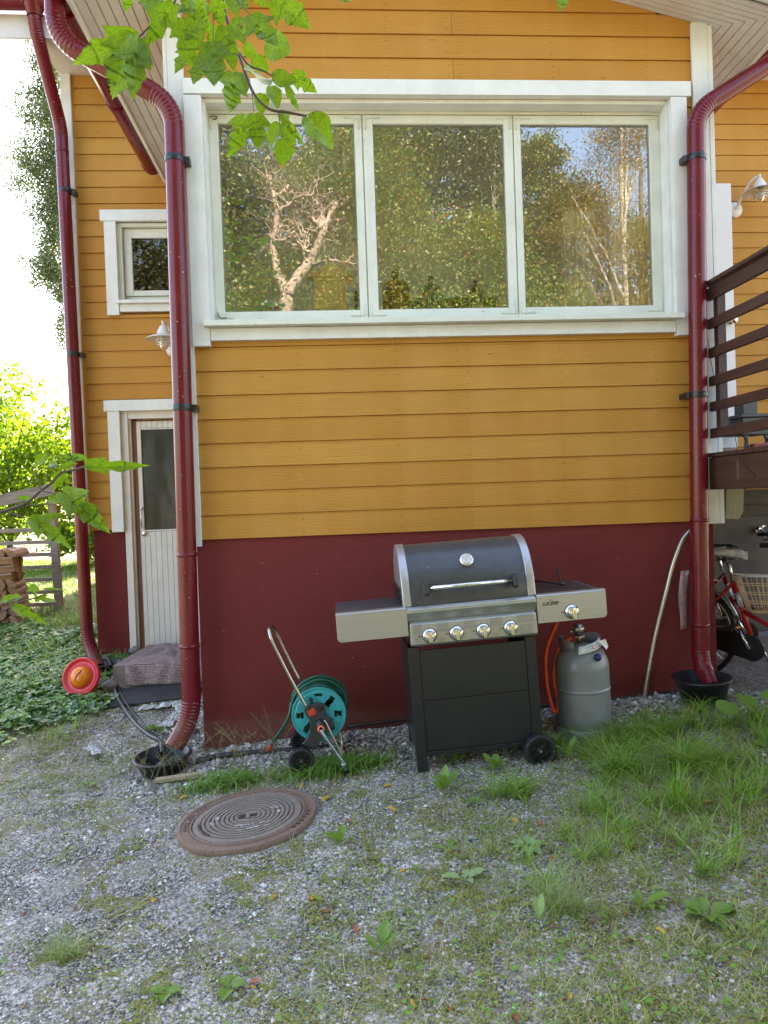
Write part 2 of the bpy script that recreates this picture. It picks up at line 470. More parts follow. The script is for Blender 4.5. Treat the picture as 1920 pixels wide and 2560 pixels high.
def ground_mat():
    m = NT('gravel_and_moss'); o = m.coord()
    cv = m.n('Attribute', attribute_name='cover').outputs['Fac']
    wp = m.n('VectorMath', {0: o, 1: m.n('VectorMath', {0: m.n('TexNoise', {'Vector': o, 'Scale': 60.0}).outputs['Color'], 'Scale': .006}, operation='SCALE').outputs[0]}, operation='ADD').outputs[0]
    v1 = m.n('TexVoronoi', {'Vector': m.mapping(wp, (1, 1, .3)), 'Scale': 98.0}, feature='F1')
    v2 = m.n('TexVoronoi', {'Vector': m.mapping(wp, (1, 1, .3)), 'Scale': 60.0}, feature='F1')
    pick = m.ramp(m.noise(o, 9, 3), [(.45, 0.), (.55, 1.)])
    col1 = m.n('SeparateColor', {0: v1.outputs['Color']}).outputs[0]; col2 = m.n('SeparateColor', {0: v2.outputs['Color']}).outputs[1]
    cs = m.math('ADD', m.math('MULTIPLY', col1, .55), m.math('MULTIPLY', col2, .45))
    g = m.ramp(cs, [(0., (.065, .060, .055)), (.25, (.19, .180, .168)), (.5, (.40, .378, .35)), (.72, (.63, .595, .55)), (1., (.92, .88, .82))])
    warm = m.n('SeparateColor', {0: v2.outputs['Color']}).outputs[2]
    g = m.mix(m.ramp(warm, [(.72, 0.), (.9, .5)]), g, (.46, .35, .29))
    edge = m.ramp(v1.outputs['Distance'], [(.45, 0.), (.85, .75)])
    g = m.mix(edge, g, (.06, .057, .053))
    fine = m.noise(o, 420, 3, .7)
    g = m.mix(m.ramp(fine, [(.3, .5), (.6, 0.)]), g, (.05, .048, .045))
    big = m.noise(o, 1.7, 4, .6)
    g = m.mix(m.ramp(big, [(.38, .55), (.58, 0.)]), g, (.20, .175, .145))
    mo = m.noise(o, 26, 5, .75)
    mossc = m.mix(m.noise(o, 120, 3), (.10, .105, .022), (.25, .235, .06))
    soil = m.mix(m.ramp(mo, [(.4, 0.), (.6, 1.)]), (.12, .092, .065), (.23, .185, .13))
    turf = m.mix(m.ramp(m.noise(o, 40, 4, .7), [(.4, 0.), (.62, 1.)]), soil, mossc)
    k = m.math('ADD', cv, m.math('MULTIPLY', m.math('SUBTRACT', mo, .5), 1.5))
    k = m.ramp(k, [(.44, 0.), (.85, .9)])
    patch = m.ramp(m.math('ADD', m.noise(o, 3.1, 5, .7), m.math('MULTIPLY', mo, .35)), [(.70, 0.), (.78, .8)])
    base = m.mix(m.math('MAXIMUM', m.math('MULTIPLY', k, .9), patch), g, turf)
    m.set(Base_Color=base, Roughness=.85, Specular_IOR_Level=.25)
    h = m.math('SUBTRACT', m.math('MULTIPLY', cs, .4), m.math('MULTIPLY', v1.outputs['Distance'], 1.0))
    m.bump(m.math('ADD', h, m.math('MULTIPLY', mo, .5)), .9, .006)
    return m.mat
np_mesh('ground', _V, _F, ground_mat(), smooth=True, attr={'cover': cover(GX, GY).ravel()}, kind='structure')

# ================================================================== HOUSE
house = empty('yellow_house', (0, 0, 0), label='yellow board clad house with dark red plinth, white trim and a wide three pane window', cat='house')
SP = .145
def board_rows(mb, rows, y, holes, zs, joints=(), nails=(), zoff=0):
    """shiplap boards: rows = list of (z, xa, xb); holes = list of (x0,x1,z0,z1) left open"""
    for z, xa, xb in rows:
        z1 = z + SP
        segs = [(z, z1)]
        cuts = sorted({z, z1} | {h for a, b, c, d in holes for h in (c, d) if z < h < z1})
        for za, zb in zip(cuts[:-1], cuts[1:]):
            xs = [(xa, xb)]
            for (a, b, c, d) in holes:
                if za >= c - 1e-6 and zb <= d + 1e-6:
                    new = []
                    for p, q in xs:
                        if b <= p or a >= q: new.append((p, q)); continue
                        if a > p: new.append((p, a))
                        if b < q: new.append((b, q))
                    xs = new
            for jx, parity in (joints if z > 3.9 else ()):
                new = []
                for p, q in xs:
                    if p < jx < q and (round((z - zs) / SP) % 2 == parity): new += [(p, jx - .0008), (jx + .0008, q)]
                    else: new.append((p, q))
                xs = new
            full = [(0, .0), (.0, .003), (.124, .0), (.129, .009), (SP, .009), (SP, .012)]
            prof = []
            a, b = za - z, zb - z
            def yy(t):
                if t <= .124: return 0.0
                if t <= .129: return (t - .124) / .005 * .009
                return .009 if t < .1415 else .020
            ts = [a] + [t for t in (.124, .129, .1413, .1417) if a < t < b] + [b]
            for p, q in xs:
                pr = [(yy(t), z + t) for t in ts]
                n = len(pr)
                vs = [(X, y + d, zz) for X in (p, q) for d, zz in pr]
                fs = [(i, i + 1, n + i + 1, n + i) for i in range(n - 1)]
                # underside lip
                if a == 0:
                    vs += [(p, y + .028, z), (q, y + .028, z)]
                    fs.append((0, n, 2 * n + 1, 2 * n))
                mb.add(vs, fs)
        for nx in nails:
            jx = nx + rnd.uniform(-.006, .006)
            if xa < jx < xb and not any(a < jx < b and c < z + .1 and d > z for a, b, c, d in holes):
                for nz in (.03, .10):
                    zz = z + nz + rnd.uniform(-.005, .005); s = .0030
                    mb.add([(jx - s, y - .0008, zz - s), (jx + s, y - .0008, zz - s), (jx + s, y - .0008, zz + s), (jx - s, y - .0008, zz + s)], [(0, 1, 2, 3)], 1)

zL = lambda X: 4.355 + .25 * (X + .574)
zR = lambda X: 4.374 - .25 * (X - 3.152)
ztop = lambda X: min(zL(X), zR(X))
RX = 1.327
rows = []
for n in range(0, 26):
    z = 1.24 + n * SP
    if z > 4.80: break
    xa, xb = -.085, 3.255
    # clip the gable rows to the roof line at the row's base
    if z > zL(-.085): xa = -.574 + (z - 4.355) / .25
    if z > zR(3.255): xb = 3.152 - (z - 4.374) / .25
    if xb > xa + .05: rows.append((z, xa, xb))
mb = MB(); board_rows(mb, rows, 0.0, [(.105, 2.985, 2.52, 3.886)], 1.24, joints=((1.63, 1),), nails=(.62, 1.22, 1.60, 1.66, 2.25, 2.86))
mb.build('front_siding', [M['ochre'], M['nail']], house)
# back walls (same plane, left and right of the bay)
rows = [(1.2577 + n * SP, -1.38, -.08) for n in range(28)]
mb = MB(); board_rows(mb, rows, 2.14, [(-1.10, -.3, 3.17, 3.98), (-1.10, -.12, 0, 2.32)], 1.2577, nails=(-1.30, -.28))
mb.build('left_siding', [M['ochre'], M['nail']], house)
rows = [(.9553 + n * SP, 3.2, 9.3) for n in range(3, 31)]
mb = MB(); board_rows(mb, rows, 2.14, [], .9553, nails=(4.35, 4.95, 5.6))
mb.build('right_siding', [M['ochre'], M['nail']], house)
mb = MB()
for (x0, x1, zt) in ((-.085, -.06, 4.45), (3.235, 3.26, 4.34)):
    mb.box(x0, x1, .012, .45, 1.24, zt); mb.box(x0, x1, 1.55, 2.13, 1.24, zt); mb.box(x0, x1, .45, 1.55, 1.24, 2.60); mb.box(x0, x1, .45, 1.55, 3.90, zt)
mb.box(-1.375, -1.35, 2.15, 10.0, 1.26, 5.3); mb.box(9.3, 9.33, 2.15, 10.0, 1.2, 5.3); mb.box(-1.35, 9.3, 9.97, 10.0, 1.2, 5.3)
mb.build('side_siding', M['ochre'], house)
# plinth: front, returns, back
mb = MB()
mb.box(-.035, 3.22, .018, .20, -.4, 1.262)
mb.box(-.035, .15, .20, 2.25, -.4, 1.25); mb.box(3.05, 3.22, .20, 2.12, -.4, 1.2)
mb.box(-1.352, -1.075, 2.165, 2.5, -.3, 1.27)
mb.box(-1.352, -1.2, 2.5, 9.9, -.3, 1.27); mb.box(-1.075, -.035, 2.33, 2.5, -.3, .20)
mb.build('plinth', M['plinth'], house, bevel=.004)
# basement wall under the deck
mb = MB()
for i in range(8):
    mb.box(3.25 + .002, 9.2, 2.13, 2.15, .30 + i * .14, .30 + i * .14 + .137)
mb.build('basement_boards_and_backing', wood_mat('olive_wall_boards', (.06, .042, .02), (.10, .07, .035), .7, 0), house)
mb = MB(); mb.box(3.25, 9.25, 2.155, 2.18, -.3, 1.45); mb.build('basement_boards_and_backing', M['dark'], house)  # dark backing added behind the boards to block light through their gaps
mb = MB(); mb.box(4.30, 6.6, 2.105, 2.125, .0, 1.165)
mb.build('basement_panel', simple('stained_plywood', (.085, .055, .036), .6, 0, .6, 3, .1), house, bevel=.003)
mb = MB(); mb.box(3.36, 3.42, .55, .61, 0.05, 1.43); mb.build('deck_prop', wood_mat('yellow_post', (.20, .12, .045), (.32, .2, .08), .6, 2), house)
# corner boards
W = M['white']
mb = MB(); mb.box(-.113, -.0905, -.024, .09, 1.20, 4.47); mb.box(-.0895, .004, -.022, -.001, 1.20, 4.49)
mb.build('corner_board', W, house, bevel=.002)
mb = MB(); mb.box(3.141, 3.2415, -.022, -.001, 1.22, 4.362); mb.box(3.2425, 3.272, -.024, .09, 1.22, 4.343)
mb.build('corner_board', W, house, bevel=.002)
mb = MB(); mb.box(-1.46, -1.372, 2.112, 2.138, 1.235, 5.29)
mb.build('corner_board', W, house, bevel=.002)
# ---- big window
win = empty('window', parent=house)
win['label'] = 'wide white framed window with three panes reflecting trees'
def box_obj(name, mat, parent, boxes, bevel=.0018, **k):
    mb = MB()
    for b in boxes: mb.box(*b)
    return mb.build(name, mat, parent, bevel=bevel, **k)
box_obj('casing', W, win, [(.002, .105, -.045, -.0005, 2.397, 3.882)])
box_obj('casing', W, win, [(2.985, 3.086, -.045, -.0005, 2.409, 3.886)])
box_obj('head_casing', W, win, [(.003, 3.113, -.050, -.0005, 3.888, 3.979)])
box_obj('apron', W, win, [(.107, 2.981, -.040, -.0005, 2.430, 2.502)])
mb = MB(); mb.prism([(-.098, 2.505), (-.098, 2.537), (.10, 2.556), (.10, 2.505)], .077, 3.012, 'x')
mb.build('sill', M['old_white'], win, bevel=.002)
box_obj('reveal', W, win, [(.100, .119, .000, .17, 2.55, 3.886), (2.971, 2.990, .000, .17, 2.55, 3.886), (.119, 2.971, .000, .17, 3.862, 3.886)])
OW = M['old_white']
sash_x = [(.124, 1.060, .179, 1.014), (1.068, 2.013, 1.129, 1.957), (2.021, 2.966, 2.064, 2.902)]
box_obj('frame', OW, win, [(.1195, .1235, .085, .15, 2.56, 3.861), (2.9665, 2.9705, .085, .15, 2.56, 3.861), (.1240, 2.966, .085, .15, 3.842, 3.861), (.1240, 2.966, .085, .15, 2.556, 2.575),
                              (1.0605, 1.0675, .10, .15, 2.576, 3.841), (2.0135, 2.0205, .10, .15, 2.576, 3.841)])
for k, (a, b, g0, g1) in enumerate(sash_x):
    zb0, zb1, zt0, zt1 = 2.578, 2.632, 3.784, 3.838
    s = MB()
    s.box(a, g0, .088, .125, zb0, zt1); s.box(g1, b, .088, .125, zb0, zt1)
    s.box(g0, g1, .0885, .1245, zb0, zb1); s.box(g0, g1, .0885, .1245, zt0, zt1)
    s.build('sash', OW, win, bevel=.003)
    p = MB(); p.box(g0 - .004, g1 + .004, .108, .111, zb1 - .004, zt0 + .004)
    p.build('pane', M['glass'], win)
    for (hx, hz, dx, dz) in ((a + .015, zb0 + .02, 1, 1), (b - .015, zb0 + .02, -1, 1), (a + .015, zt1 - .02, 1, -1), (b - .015, zt1 - .02, -1, -1)):
        hm = MB(); hm.tube([(hx + dx * .09, .086, hz), (hx, .086, hz), (hx, .086, hz + dz * .07)], .005, 8)
        hm.build('corner_bracket', OW, win)
    # old putty line round the pane
    pt = MB()
    for (x0, x1, z0, z1) in ((g0, g0 + .005, zb1, zt0), (g1 - .005, g1, zb1, zt0), (g0 + .005, g1 - .005, zb1, zb1 + .005), (g0 + .005, g1 - .005, zt0 - .005, zt0)):
        pt.box(x0, x1, .100, .108, z0, z1)
    pt.build('putty', simple('old_putty', (.30, .29, .25), .8, 0, .4, 60), win)
hk = MB(); hk.tube(smooth_path([(.135, .083, 3.815), (.15, .075, 3.822), (.175, .078, 3.818), (.17, .083, 3.808), (.15, .083, 3.806)], 5), .003, 6)
hk.build('hook', M['nail'], win); hk = MB(); hk.tube(smooth_path([(.136, .083, 2.63), (.145, .07, 2.60), (.16, .075, 2.592), (.19, .083, 2.596)], 5), .003, 6)
hk.build('hook', simple('rusty_steel', (.12, .09, .07), .6, .6), win)
for (x0, x1) in ((-.105, -.086), (3.261, 3.280)):    # unseen side windows of the bay, added to let light into the room
    sw = empty('window', parent=house); sw['label'] = 'unseen side window of the bay, added to light the room'
    box_obj('casing', W, sw, [(x0, x1, .35, .45, 2.5, 3.9)]); box_obj('casing', W, sw, [(x0, x1, 1.55, 1.65, 2.5, 3.9)])
    box_obj('head_casing', W, sw, [(x0, x1, .33, 1.67, 3.901, 4.0)]); box_obj('apron', W, sw, [(x0, x1, .451, 1.549, 2.5, 2.6)])
    xm = (x0 + x1) / 2; xi = xm + (.05 if xm < 1 else -.05)
    box_obj('sash', OW, sw, [(xi - .015, xi + .015, .451, .50, 2.601, 3.899), (xi - .015, xi + .015, 1.50, 1.549, 2.601, 3.899), (xi - .014, xi + .014, .501, 1.499, 2.601, 2.65), (xi - .014, xi + .014, .501, 1.499, 3.85, 3.899)])
    mb = MB(); mb.box(xi - .0015, xi + .0015, .50, 1.50, 2.65, 3.85); mb.build('pane', glass_mat('added_side_window_glass', .03), sw)
# ---- little window on the recessed wall
w2 = empty('window', parent=house); w2['label'] = 'small square white framed window above the door'
yb = 2.14
box_obj('casing', W, w2, [(-1.131, -1.028, yb - .04, yb - .001, 3.16, 3.984)])
box_obj('casing', W, w2, [(-.25, -.15, yb - .04, yb - .001, 3.16, 3.984)])
box_obj('head_casing', W, w2, [(-1.16, -.13, yb - .045, yb - .001, 3.986, 4.084)])
box_obj('apron', W, w2, [(-1.027, -.251, yb - .03, yb - .001, 3.19, 3.255)])
mb = MB(); mb.prism([(yb - .07, 3.257), (yb - .07, 3.285), (yb + .08, 3.30), (yb + .08, 3.257)], -1.055, -.22, 'x'); mb.build('sill', W, w2)
box_obj('frame', OW, w2, [(-1.035, -.99, yb, yb + .12, 3.29, 3.99), (-.29, -.24, yb, yb + .12, 3.29, 3.99), (-.99, -.29, yb, yb + .12, 3.95, 3.99), (-.99, -.29, yb + .06, yb + .12, 3.30, 3.345)])
box_obj('sash', OW, w2, [(-.985, -.917, yb + .04, yb + .09, 3.348, 3.945), (-.36, -.295, yb + .04, yb + .09, 3.348, 3.945), (-.917, -.36, yb + .041, yb + .089, 3.348, 3.395), (-.917, -.36, yb + .041, yb + .089, 3.865, 3.945)], .003)
mb = MB(); mb.box(-.92, -.357, yb + .065, yb + .068, 3.39, 3.87); mb.build('pane', glass_mat('small_window_glass', .03, (.3, .32, .3)), w2)
mb = MB()
for i in range(3): mb.box(-.91, -.37, yb + .10, yb + .115, 3.845 - i * .022, 3.858 - i * .022)
mb.build('blind', simple('blind_slats', (.35, .36, .33), .5), w2)
# ---- basement door
dr = empty('door', parent=house); dr['label'] = 'cream board door with tall dark glass pane and bare wood edge'
box_obj('casing', W, dr, [(-1.167, -1.064, yb - .04, yb - .001, 1.238, 2.309)])
box_obj('head_casing', W, dr, [(-1.195, -.09, yb - .045, yb - .001, 2.311, 2.407)])
DW = M['door_white']
box_obj('frame', DW, dr, [(-1.063, -1.005, yb, yb + .14, .15, 2.32), (-1.005, -.985, yb + .03, yb + .14, .15, 2.30), (-1.004, -.09, yb + .005, yb + .14, 2.245, 2.319), (-1.0, -.93, yb + .10, yb + .16, .15, 2.24)])
box_obj('threshold', M['bare'], dr, [(-1.0, -.09, yb + .01, yb + .2, .125, .165)])
mb = MB(); mb.box(-.984, -.947, yb + .055, yb + .10, .17, 2.235); mb.build('bare_edge', M['bare'], dr, bevel=.002)
leaf = MB()
leaf.box(-.944, -.908, yb + .05, yb + .09, .19, 2.225)
leaf.box(-.16, -.12, yb + .05, yb + .09, .19, 2.225)
x = -.908
while x < -.17:
    leaf.box(x + .001, x + .0475, yb + .053, yb + .085, .19, 1.228); leaf.box(x + .001, x + .0475, yb + .053, yb + .085, 2.165, 2.225); x += .049
leaf.box(-.908, -.16, yb + .05, yb + .09, 1.231, 1.245); leaf.box(-.908, -.16, yb + .05, yb + .09, 2.150, 2.162)
leaf.build('door_leaf', DW, dr, bevel=.0015)
mb = MB(); mb.box(-.908, -.16, yb + .066, yb + .070, 1.247, 2.149)
mb.build('pane', M['door_glass'], dr)
hd = MB(); hd.tube([(-.925, yb + .045, 1.27), (-.925, yb + .02, 1.28), (-.925, yb + .02, 1.43), (-.925, yb + .045, 1.44)], .006, 8)
hd.lathe([(0, .012), (.022, .012), (.026, 0)], Matrix.Translation((-.91, yb + .045, 1.215)) @ Matrix.Rotation(R(90), 4, 'X'), 20)
hd.lathe([(0, .008), (.012, .008), (.014, 0)], Matrix.Translation((-.925, yb + .045, 1.445)) @ Matrix.Rotation(R(90), 4, 'X'), 16)
hd.build('handle', M['chrome'], dr)
# ---- soffit boards of the bay
def soffit_side(side):
    mb = MB(); N = 8 if side < 0 else 7
    x0 = -.113 if side < 0 else 3.272; x1 = -.574 if side < 0 else 3.65
    zf = zL if side < 0 else zR
    wX = (x1 - x0) / N; wY = -.27 / N; g = .003
    for k in range(N):
        xa, xb = x0 + wX * k, x0 + wX * (k + 1); ya, ybk = wY * k, wY * (k + 1)
        gx = g * (1 if side > 0 else -1)
        for t0, t1, sh in ((0, .0045, 0),):
            # side strip, parallel to the eaves, mitred at the corner
            A, B = xa + gx, xb - gx
            vs = [(A, ya - g, zf(A)), (B, ybk + g, zf(B)), (B, 2.125, zf(B)), (A, 2.125, zf(A))]
            vs += [(p[0], p[1], p[2] + .012) for p in vs]
            mb.add(vs, [(0, 3, 2, 1), (4, 5, 6, 7), (0, 1, 5, 4), (1, 2, 6, 5), (2, 3, 7, 6), (3, 0, 4, 7)])
            # front strip, up the gable
            vs = [(A, ya - g, zf(A)), (B, ybk + g, zf(B)), (RX, ybk + g, zf(RX)), (RX, ya - g, zf(RX))]
            vs += [(p[0], p[1], p[2] + .012) for p in vs]
            mb.add(vs, [(0, 1, 2, 3), (4, 7, 6, 5), (0, 4, 5, 1), (1, 5, 6, 2), (2, 6, 7, 3), (3, 7, 4, 0)])
    return mb.build('soffit', M['soffit'], house)
soffit_side(-1); soffit_side(1)
mb = MB()   # roof slab of the bay above the soffit boards
t = .014
for (xa, xb, zf) in ((-.60, RX, zL), (RX, 3.675, zR)):
    vs = [(xa, -.30, zf(xa) + t), (xb, -.30, zf(xb) + t), (xb, 2.14, zf(xb) + t), (xa, 2.14, zf(xa) + t)]
    vs += [(p[0], p[1], p[2] + .16) for p in vs]
    mb.add(vs, [(0, 3, 2, 1), (4, 5, 6, 7), (0, 1, 5, 4), (1, 2, 6, 5), (2, 3, 7, 6), (3, 0, 4, 7)])
mb.build('bay_roof', M['roof'], house)
mb = MB(); mb.box(-.600, -.576, -.30, 2.12, 4.325, 4.50); mb.build('fascia', W, house, bevel=.002)
mb = MB(); mb.box(3.652, 3.676, -.30, 2.12, 4.235, 4.40); mb.build('fascia', W, house, bevel=.002)
mb = MB()
for (xa, xb, zf) in ((-.61, RX, zL), (RX, 3.69, zR)):
    vs = [(xa, -.302, zf(xa) - .012), (xb, -.302, zf(xb) - .012), (xb, -.302, zf(xb) + .16), (xa, -.302, zf(xa) + .16)]
    vs += [(p[0], p[1] - .022, p[2]) for p in vs]
    mb.add(vs, [(0, 3, 2, 1), (4, 5, 6, 7), (0, 1, 5, 4), (1, 2, 6, 5), (2, 3, 7, 6), (3, 0, 4, 7)])
mb.build('rake_board', M['white'], house)
# ---- main house roof, eaves box and gutters
mb = MB()
mb.add([(-2.05, 1.60, 5.47), (9.6, 1.60, 5.47), (9.6, 6.1, 8.62), (-2.05, 6.1, 8.62), (9.6, 10.6, 5.47), (-2.05, 10.6, 5.47),
        (-2.05, 1.60, 5.60), (9.6, 1.60, 5.60), (9.6, 6.1, 8.78), (-2.05, 6.1, 8.78), (9.6, 10.6, 5.6), (-2.05, 10.6, 5.6)],
       [(0, 3, 2, 1), (3, 5, 4, 2), (6, 7, 8, 9), (9, 8, 10, 11), (0, 1, 7, 6), (5, 11, 10, 4), (0, 6, 9, 3), (3, 9, 11, 5), (1, 2, 8, 7), (2, 4, 10, 8)])
mb.build('main_roof', M['roof'], house)
mb = MB(); mb.box(-1.47, 9.6, 1.64, 2.139, 5.278, 5.295); mb.box(-2.05, 9.6, 1.62, 1.64, 5.27, 5.46)
mb.prism([(2.14, 5.3), (9.95, 5.3), (6.1, 8.3)], -1.36, -1.34, 'x'); mb.prism([(2.14, 5.3), (9.95, 5.3), (6.1, 8.3)], 9.28, 9.3, 'x')
mb.build('eaves_box', M['soffit'], house)
def half_pipe(mb, a, b, r_, n=14):
    a = Vector(a); b = Vector(b); d = (b - a).normalized(); s_ = d.cross(Vector((0, 0, 1))).normalized(); u = Vector((0, 0, 1))
    ang = [math.pi + math.pi * i / n for i in range(n + 1)]
    vs = []
    for p in (a, b):
        for rr in (r_, r_ - .004):
            vs += [p + s_ * (rr * math.cos(t)) + u * (rr * math.sin(t)) for t in ang]
    m_ = n + 1; fs = []
    for i in range(n):
        fs.append((i, i + 1, 2 * m_ + i + 1, 2 * m_ + i)); fs.append((m_ + i, 3 * m_ + i, 3 * m_ + i + 1, m_ + i + 1))
    mb.add(vs, fs, 0, True)
    for o_ in (0, 2 * m_): mb.add([vs[o_ + i] for i in range(m_)], [list(range(m_))])
PM = M['pipe']
mb = MB(); half_pipe(mb, (-.678, 2.055, 4.44), (-.678, -.50, 4.46), .076)
for y_ in (2.0, 1.05, .05): half_pipe(mb, (-.678, y_ + .03, 4.44), (-.678, y_ - .03, 4.44), .081)
mb.build('gutter', PM, house)
mb = MB(); half_pipe(mb, (3.752, 2.055, 4.34), (3.752, -.50, 4.35), .076); mb.build('gutter', PM, house)
mb = MB(); half_pipe(mb, (-2.1, 1.545, 5.52), (9.6, 1.545, 5.54), .075); mb.build('gutter', PM, house)

def downpipe(label, pts, elbows, r_, clamps, lips=()):
    """pts: key points; elbows: index -> rounded corrugated bend"""
    root = empty('downpipe', parent=house); root['label'] = label
    P = [Vector(p) for p in pts]; straight = []; cur = P[0]
    for i in range(1, len(P) - 1):
        d0 = (P[i] - P[i - 1]).normalized(); d1 = (P[i + 1] - P[i]).normalized()
        L_ = elbows.get(i, .0)
        if L_ == 0: continue
        a = P[i] - d0 * L_; b = P[i] + d1 * L_
        straight.append((cur, a))
        n = 44; path = []; rr = []
        for k in range(n + 1):
            t = k / n
            path.append(a * (1 - t) ** 2 + P[i] * 2 * t * (1 - t) + b * t * t)
            rr.append(r_ * (1.0 + (.035 if (k // 2) % 2 else -.012)) if 3 < k < n - 3 else r_ * 1.012)
        mb = MB(); mb.tube(path, rr, 24, caps=False); mb.build('elbow', PM, root)
        cur = b
    straight.append((cur, P[-1]))
    for a, b in straight:
        mb = MB(); mb.tube([a, b], r_, 28, caps=False)
        mb.tube([a, b], r_ - .003, 28, caps=False)
        for q in lips:
            pa = Vector((0, 0, 0))
            if min(a.z, b.z) + .02 < q < max(a.z, b.z) - .02:
                t = (q - a.z) / (b.z - a.z); c_ = a.lerp(b, t); dd = (b - a).normalized() * .012
                mb.tube([c_ - dd, c_ - dd * .9, c_ + dd * .9, c_ + dd], [r_, r_ + .0022, r_ + .0022, r_], 28, caps=False)
        mb.build('pipe', PM, root)
    for (x_, y_, z_, sx) in clamps:
        mb = MB()
        mb.tube([(x_, y_, z_ - .019), (x_, y_, z_ + .019)], r_ + .004, 28)
        mb.box(x_ + sx * (r_ - .012), x_ + sx * (r_ + .028), y_ - .006, y_ + .085, z_ - .019, z_ + .019)
        mb.build('clamp', M['black_clamp'], root, bevel=.0015)
    return root
downpipe('left front downpipe bending out under the eaves', [(-.688, -.12, 4.42), (-.688, -.12, 4.15), (-.046, -.10, 3.80), (-.0785, -.10, .20), (-.175, -.165, .045)],
         {1: .15, 2: .15, 3: .12}, .0555, [(-.0485, -.10, 3.472, 1), (-.0625, -.10, 2.024, 1)], lips=(3.66, 1.16, .62))
downpipe('right front downpipe bending toward the deck', [(3.752, -.10, 4.155), (3.112, -.10, 3.765), (3.048, -.10, .36), (3.035, -.25, .245)],
         {1: .13, 2: .10}, .0535, [(3.107, -.10, 3.478, -1), (3.081, -.10, 2.023, -1)], lips=(3.62, 1.25, .60))
downpipe('back left downpipe with a dent near its top', [(-1.44, 1.56, 5.47), (-1.44, 1.58, 5.30), (-1.432, 2.02, 4.76), (-1.392, 2.02, .30), (-1.27, 1.90, .09)],
         {1: .10, 2: .10, 3: .12}, .053, [(-1.419, 2.02, 4.214, 1), (-1.409, 2.02, 2.80, 1)], lips=(4.55, 1.5))
mb = MB(); mb.tube([(-1.44, 1.55, 5.50), (-1.44, 1.56, 5.40)], [.085, .056], 20, caps=False); mb.build('outlet', PM, house)
# room behind the big window
rm = simple('room_wall_paper', (.60, .57, .53), .8); rw = simple('room_white', (.60, .58, .52), .7)
mb = MB()
mb.box(.02, 3.2, 1.9, 1.95, 2.3, 4.2)
for (x0, x1) in ((-.02, .02), (3.18, 3.22)):
    mb.box(x0, x1, .16, .45, 1.95, 4.05); mb.box(x0, x1, 1.55, 1.95, 1.95, 4.05); mb.box(x0, x1, .45, 1.55, 1.95, 2.60); mb.box(x0, x1, .45, 1.55, 3.90, 4.05)
mb.box(0, 3.2, .16, 2.95, 4.0, 4.05); mb.box(0, 3.2, .52, 2.95, 1.9, 1.95)
mb.box(-.02, .10, .155, .165, 1.9, 4.1); mb.box(2.99, 3.22, .155, .165, 1.9, 4.1); mb.box(.1, 2.99, .155, .165, 1.9, 2.56); mb.box(.1, 2.99, .155, .165, 3.87, 4.1)
mb.build('room_walls', rm, house)
mb = MB(); 
for (xa, xb, yc, zt) in ((2.42, 2.62, .36, 3.35), (2.72, 2.97, .26, 3.62)):
    n_ = 24
    mb.add([(xa + (xb - xa) * i / n_, yc + .018 * math.sin(i * 1.25) + (.004 if j else 0), z_) for j in (0,) for z_ in (2.66, zt) for i in range(n_ + 1)],
           [(i, i + 1, n_ + 2 + i, n_ + 1 + i) for i in range(n_)], 0, True)
mb.box(1.45, 1.52, 1.86, 1.9, 2.3, 3.5); mb.box(.25, .33, 1.86, 1.9, 2.3, 3.5); mb.box(2.5, 2.58, .60, .64, 2.5, 3.4)
mb.build('room_panels', rw, house)
mb = MB(); mb.box(1.55, 2.3, 1.86, 1.895, 2.3, 3.2); mb.box(2.62, 2.66, .50, .54, 2.5, 3.3); mb.build('room_doorway', simple('dark_opening', (.03, .02, .015), .8), house)
box_obj('inner_sill', rw, house, [(.10, 2.99, .17, .50, 2.630, 2.655)])
# ================================================================== GAS GRILL (local frame: u right, v away, w up; stands tilted on the slope)
grill = empty('gas_grill', (1.22, -.71, .012), (0, -.048, 0), label='black and steel gas grill with domed lid and side shelves before the red plinth', cat='grill')
BM, ST = M['black_metal'], M['steel']
LIDP = simple('lid_enamel', (.062, .064, .072), .30, .15, .16, 18, .05)
def txt(name, s, size, loc, rot, mat, parent, depth=.0006, align='LEFT', bold=0.0):
    cu = bpy.data.curves.new(name, 'FONT'); cu.body = s; cu.size = size; cu.extrude = depth; cu.align_x = align; cu.offset = bold
    t = bpy.data.objects.new('tmp_text', cu); COL.objects.link(t)
    dg = bpy.context.evaluated_depsgraph_get(); me = bpy.data.meshes.new_from_object(t.evaluated_get(dg)); me.name = name
    bpy.data.objects.remove(t)
    me.materials.clear(); me.materials.append(mat)
    o = bpy.data.objects.new(name, me); COL.objects.link(o); o.parent = parent; o.location = loc; o.rotation_euler = rot
    return o
# lid: curved shell, profile in (v, w)
def lid_prof(off=0.0):
    c0 = (.235, .885)
    pts = [(.004 - off, .872)]
    for i in range(19):
        a = R(172 - i * 8.2)
        pts.append((c0[0] + (.225 + off) * math.cos(a), c0[1] + (.295 + off) * math.sin(a) ** .92 if math.sin(a) > 0 else c0[1]))
    pts.append((.455 + off, .872))
    return pts
lid = MB()
pr = lid_prof()
lid.prism(pr, .010, .625, 'x')
lid_o = lid.build('lid', LIDP, grill, bevel=.002, smooth=False)
for p in lid_o.data.polygons: p.use_smooth = len(p.vertices) == 4
def band(u0, u1):
    mb = MB(); a = lid_prof(.006)
    mb.prism(a, u0, u1, 'x'); o = mb.build('end_cap', simple('satin_aluminium', (.42, .42, .43), .38, .7, .08, 30, .03), grill, bevel=.006, bseg=3)
    for p in o.data.polygons: p.use_smooth = len(p.vertices) == 4
band(-.034, .0095); band(.6255, .669)
hb = MB(); hb.tube([(.078, -.052, .968), (.560, -.052, .968)], .0115, 16)
ho = hb.build('lid_handle', M['chrome'], grill)
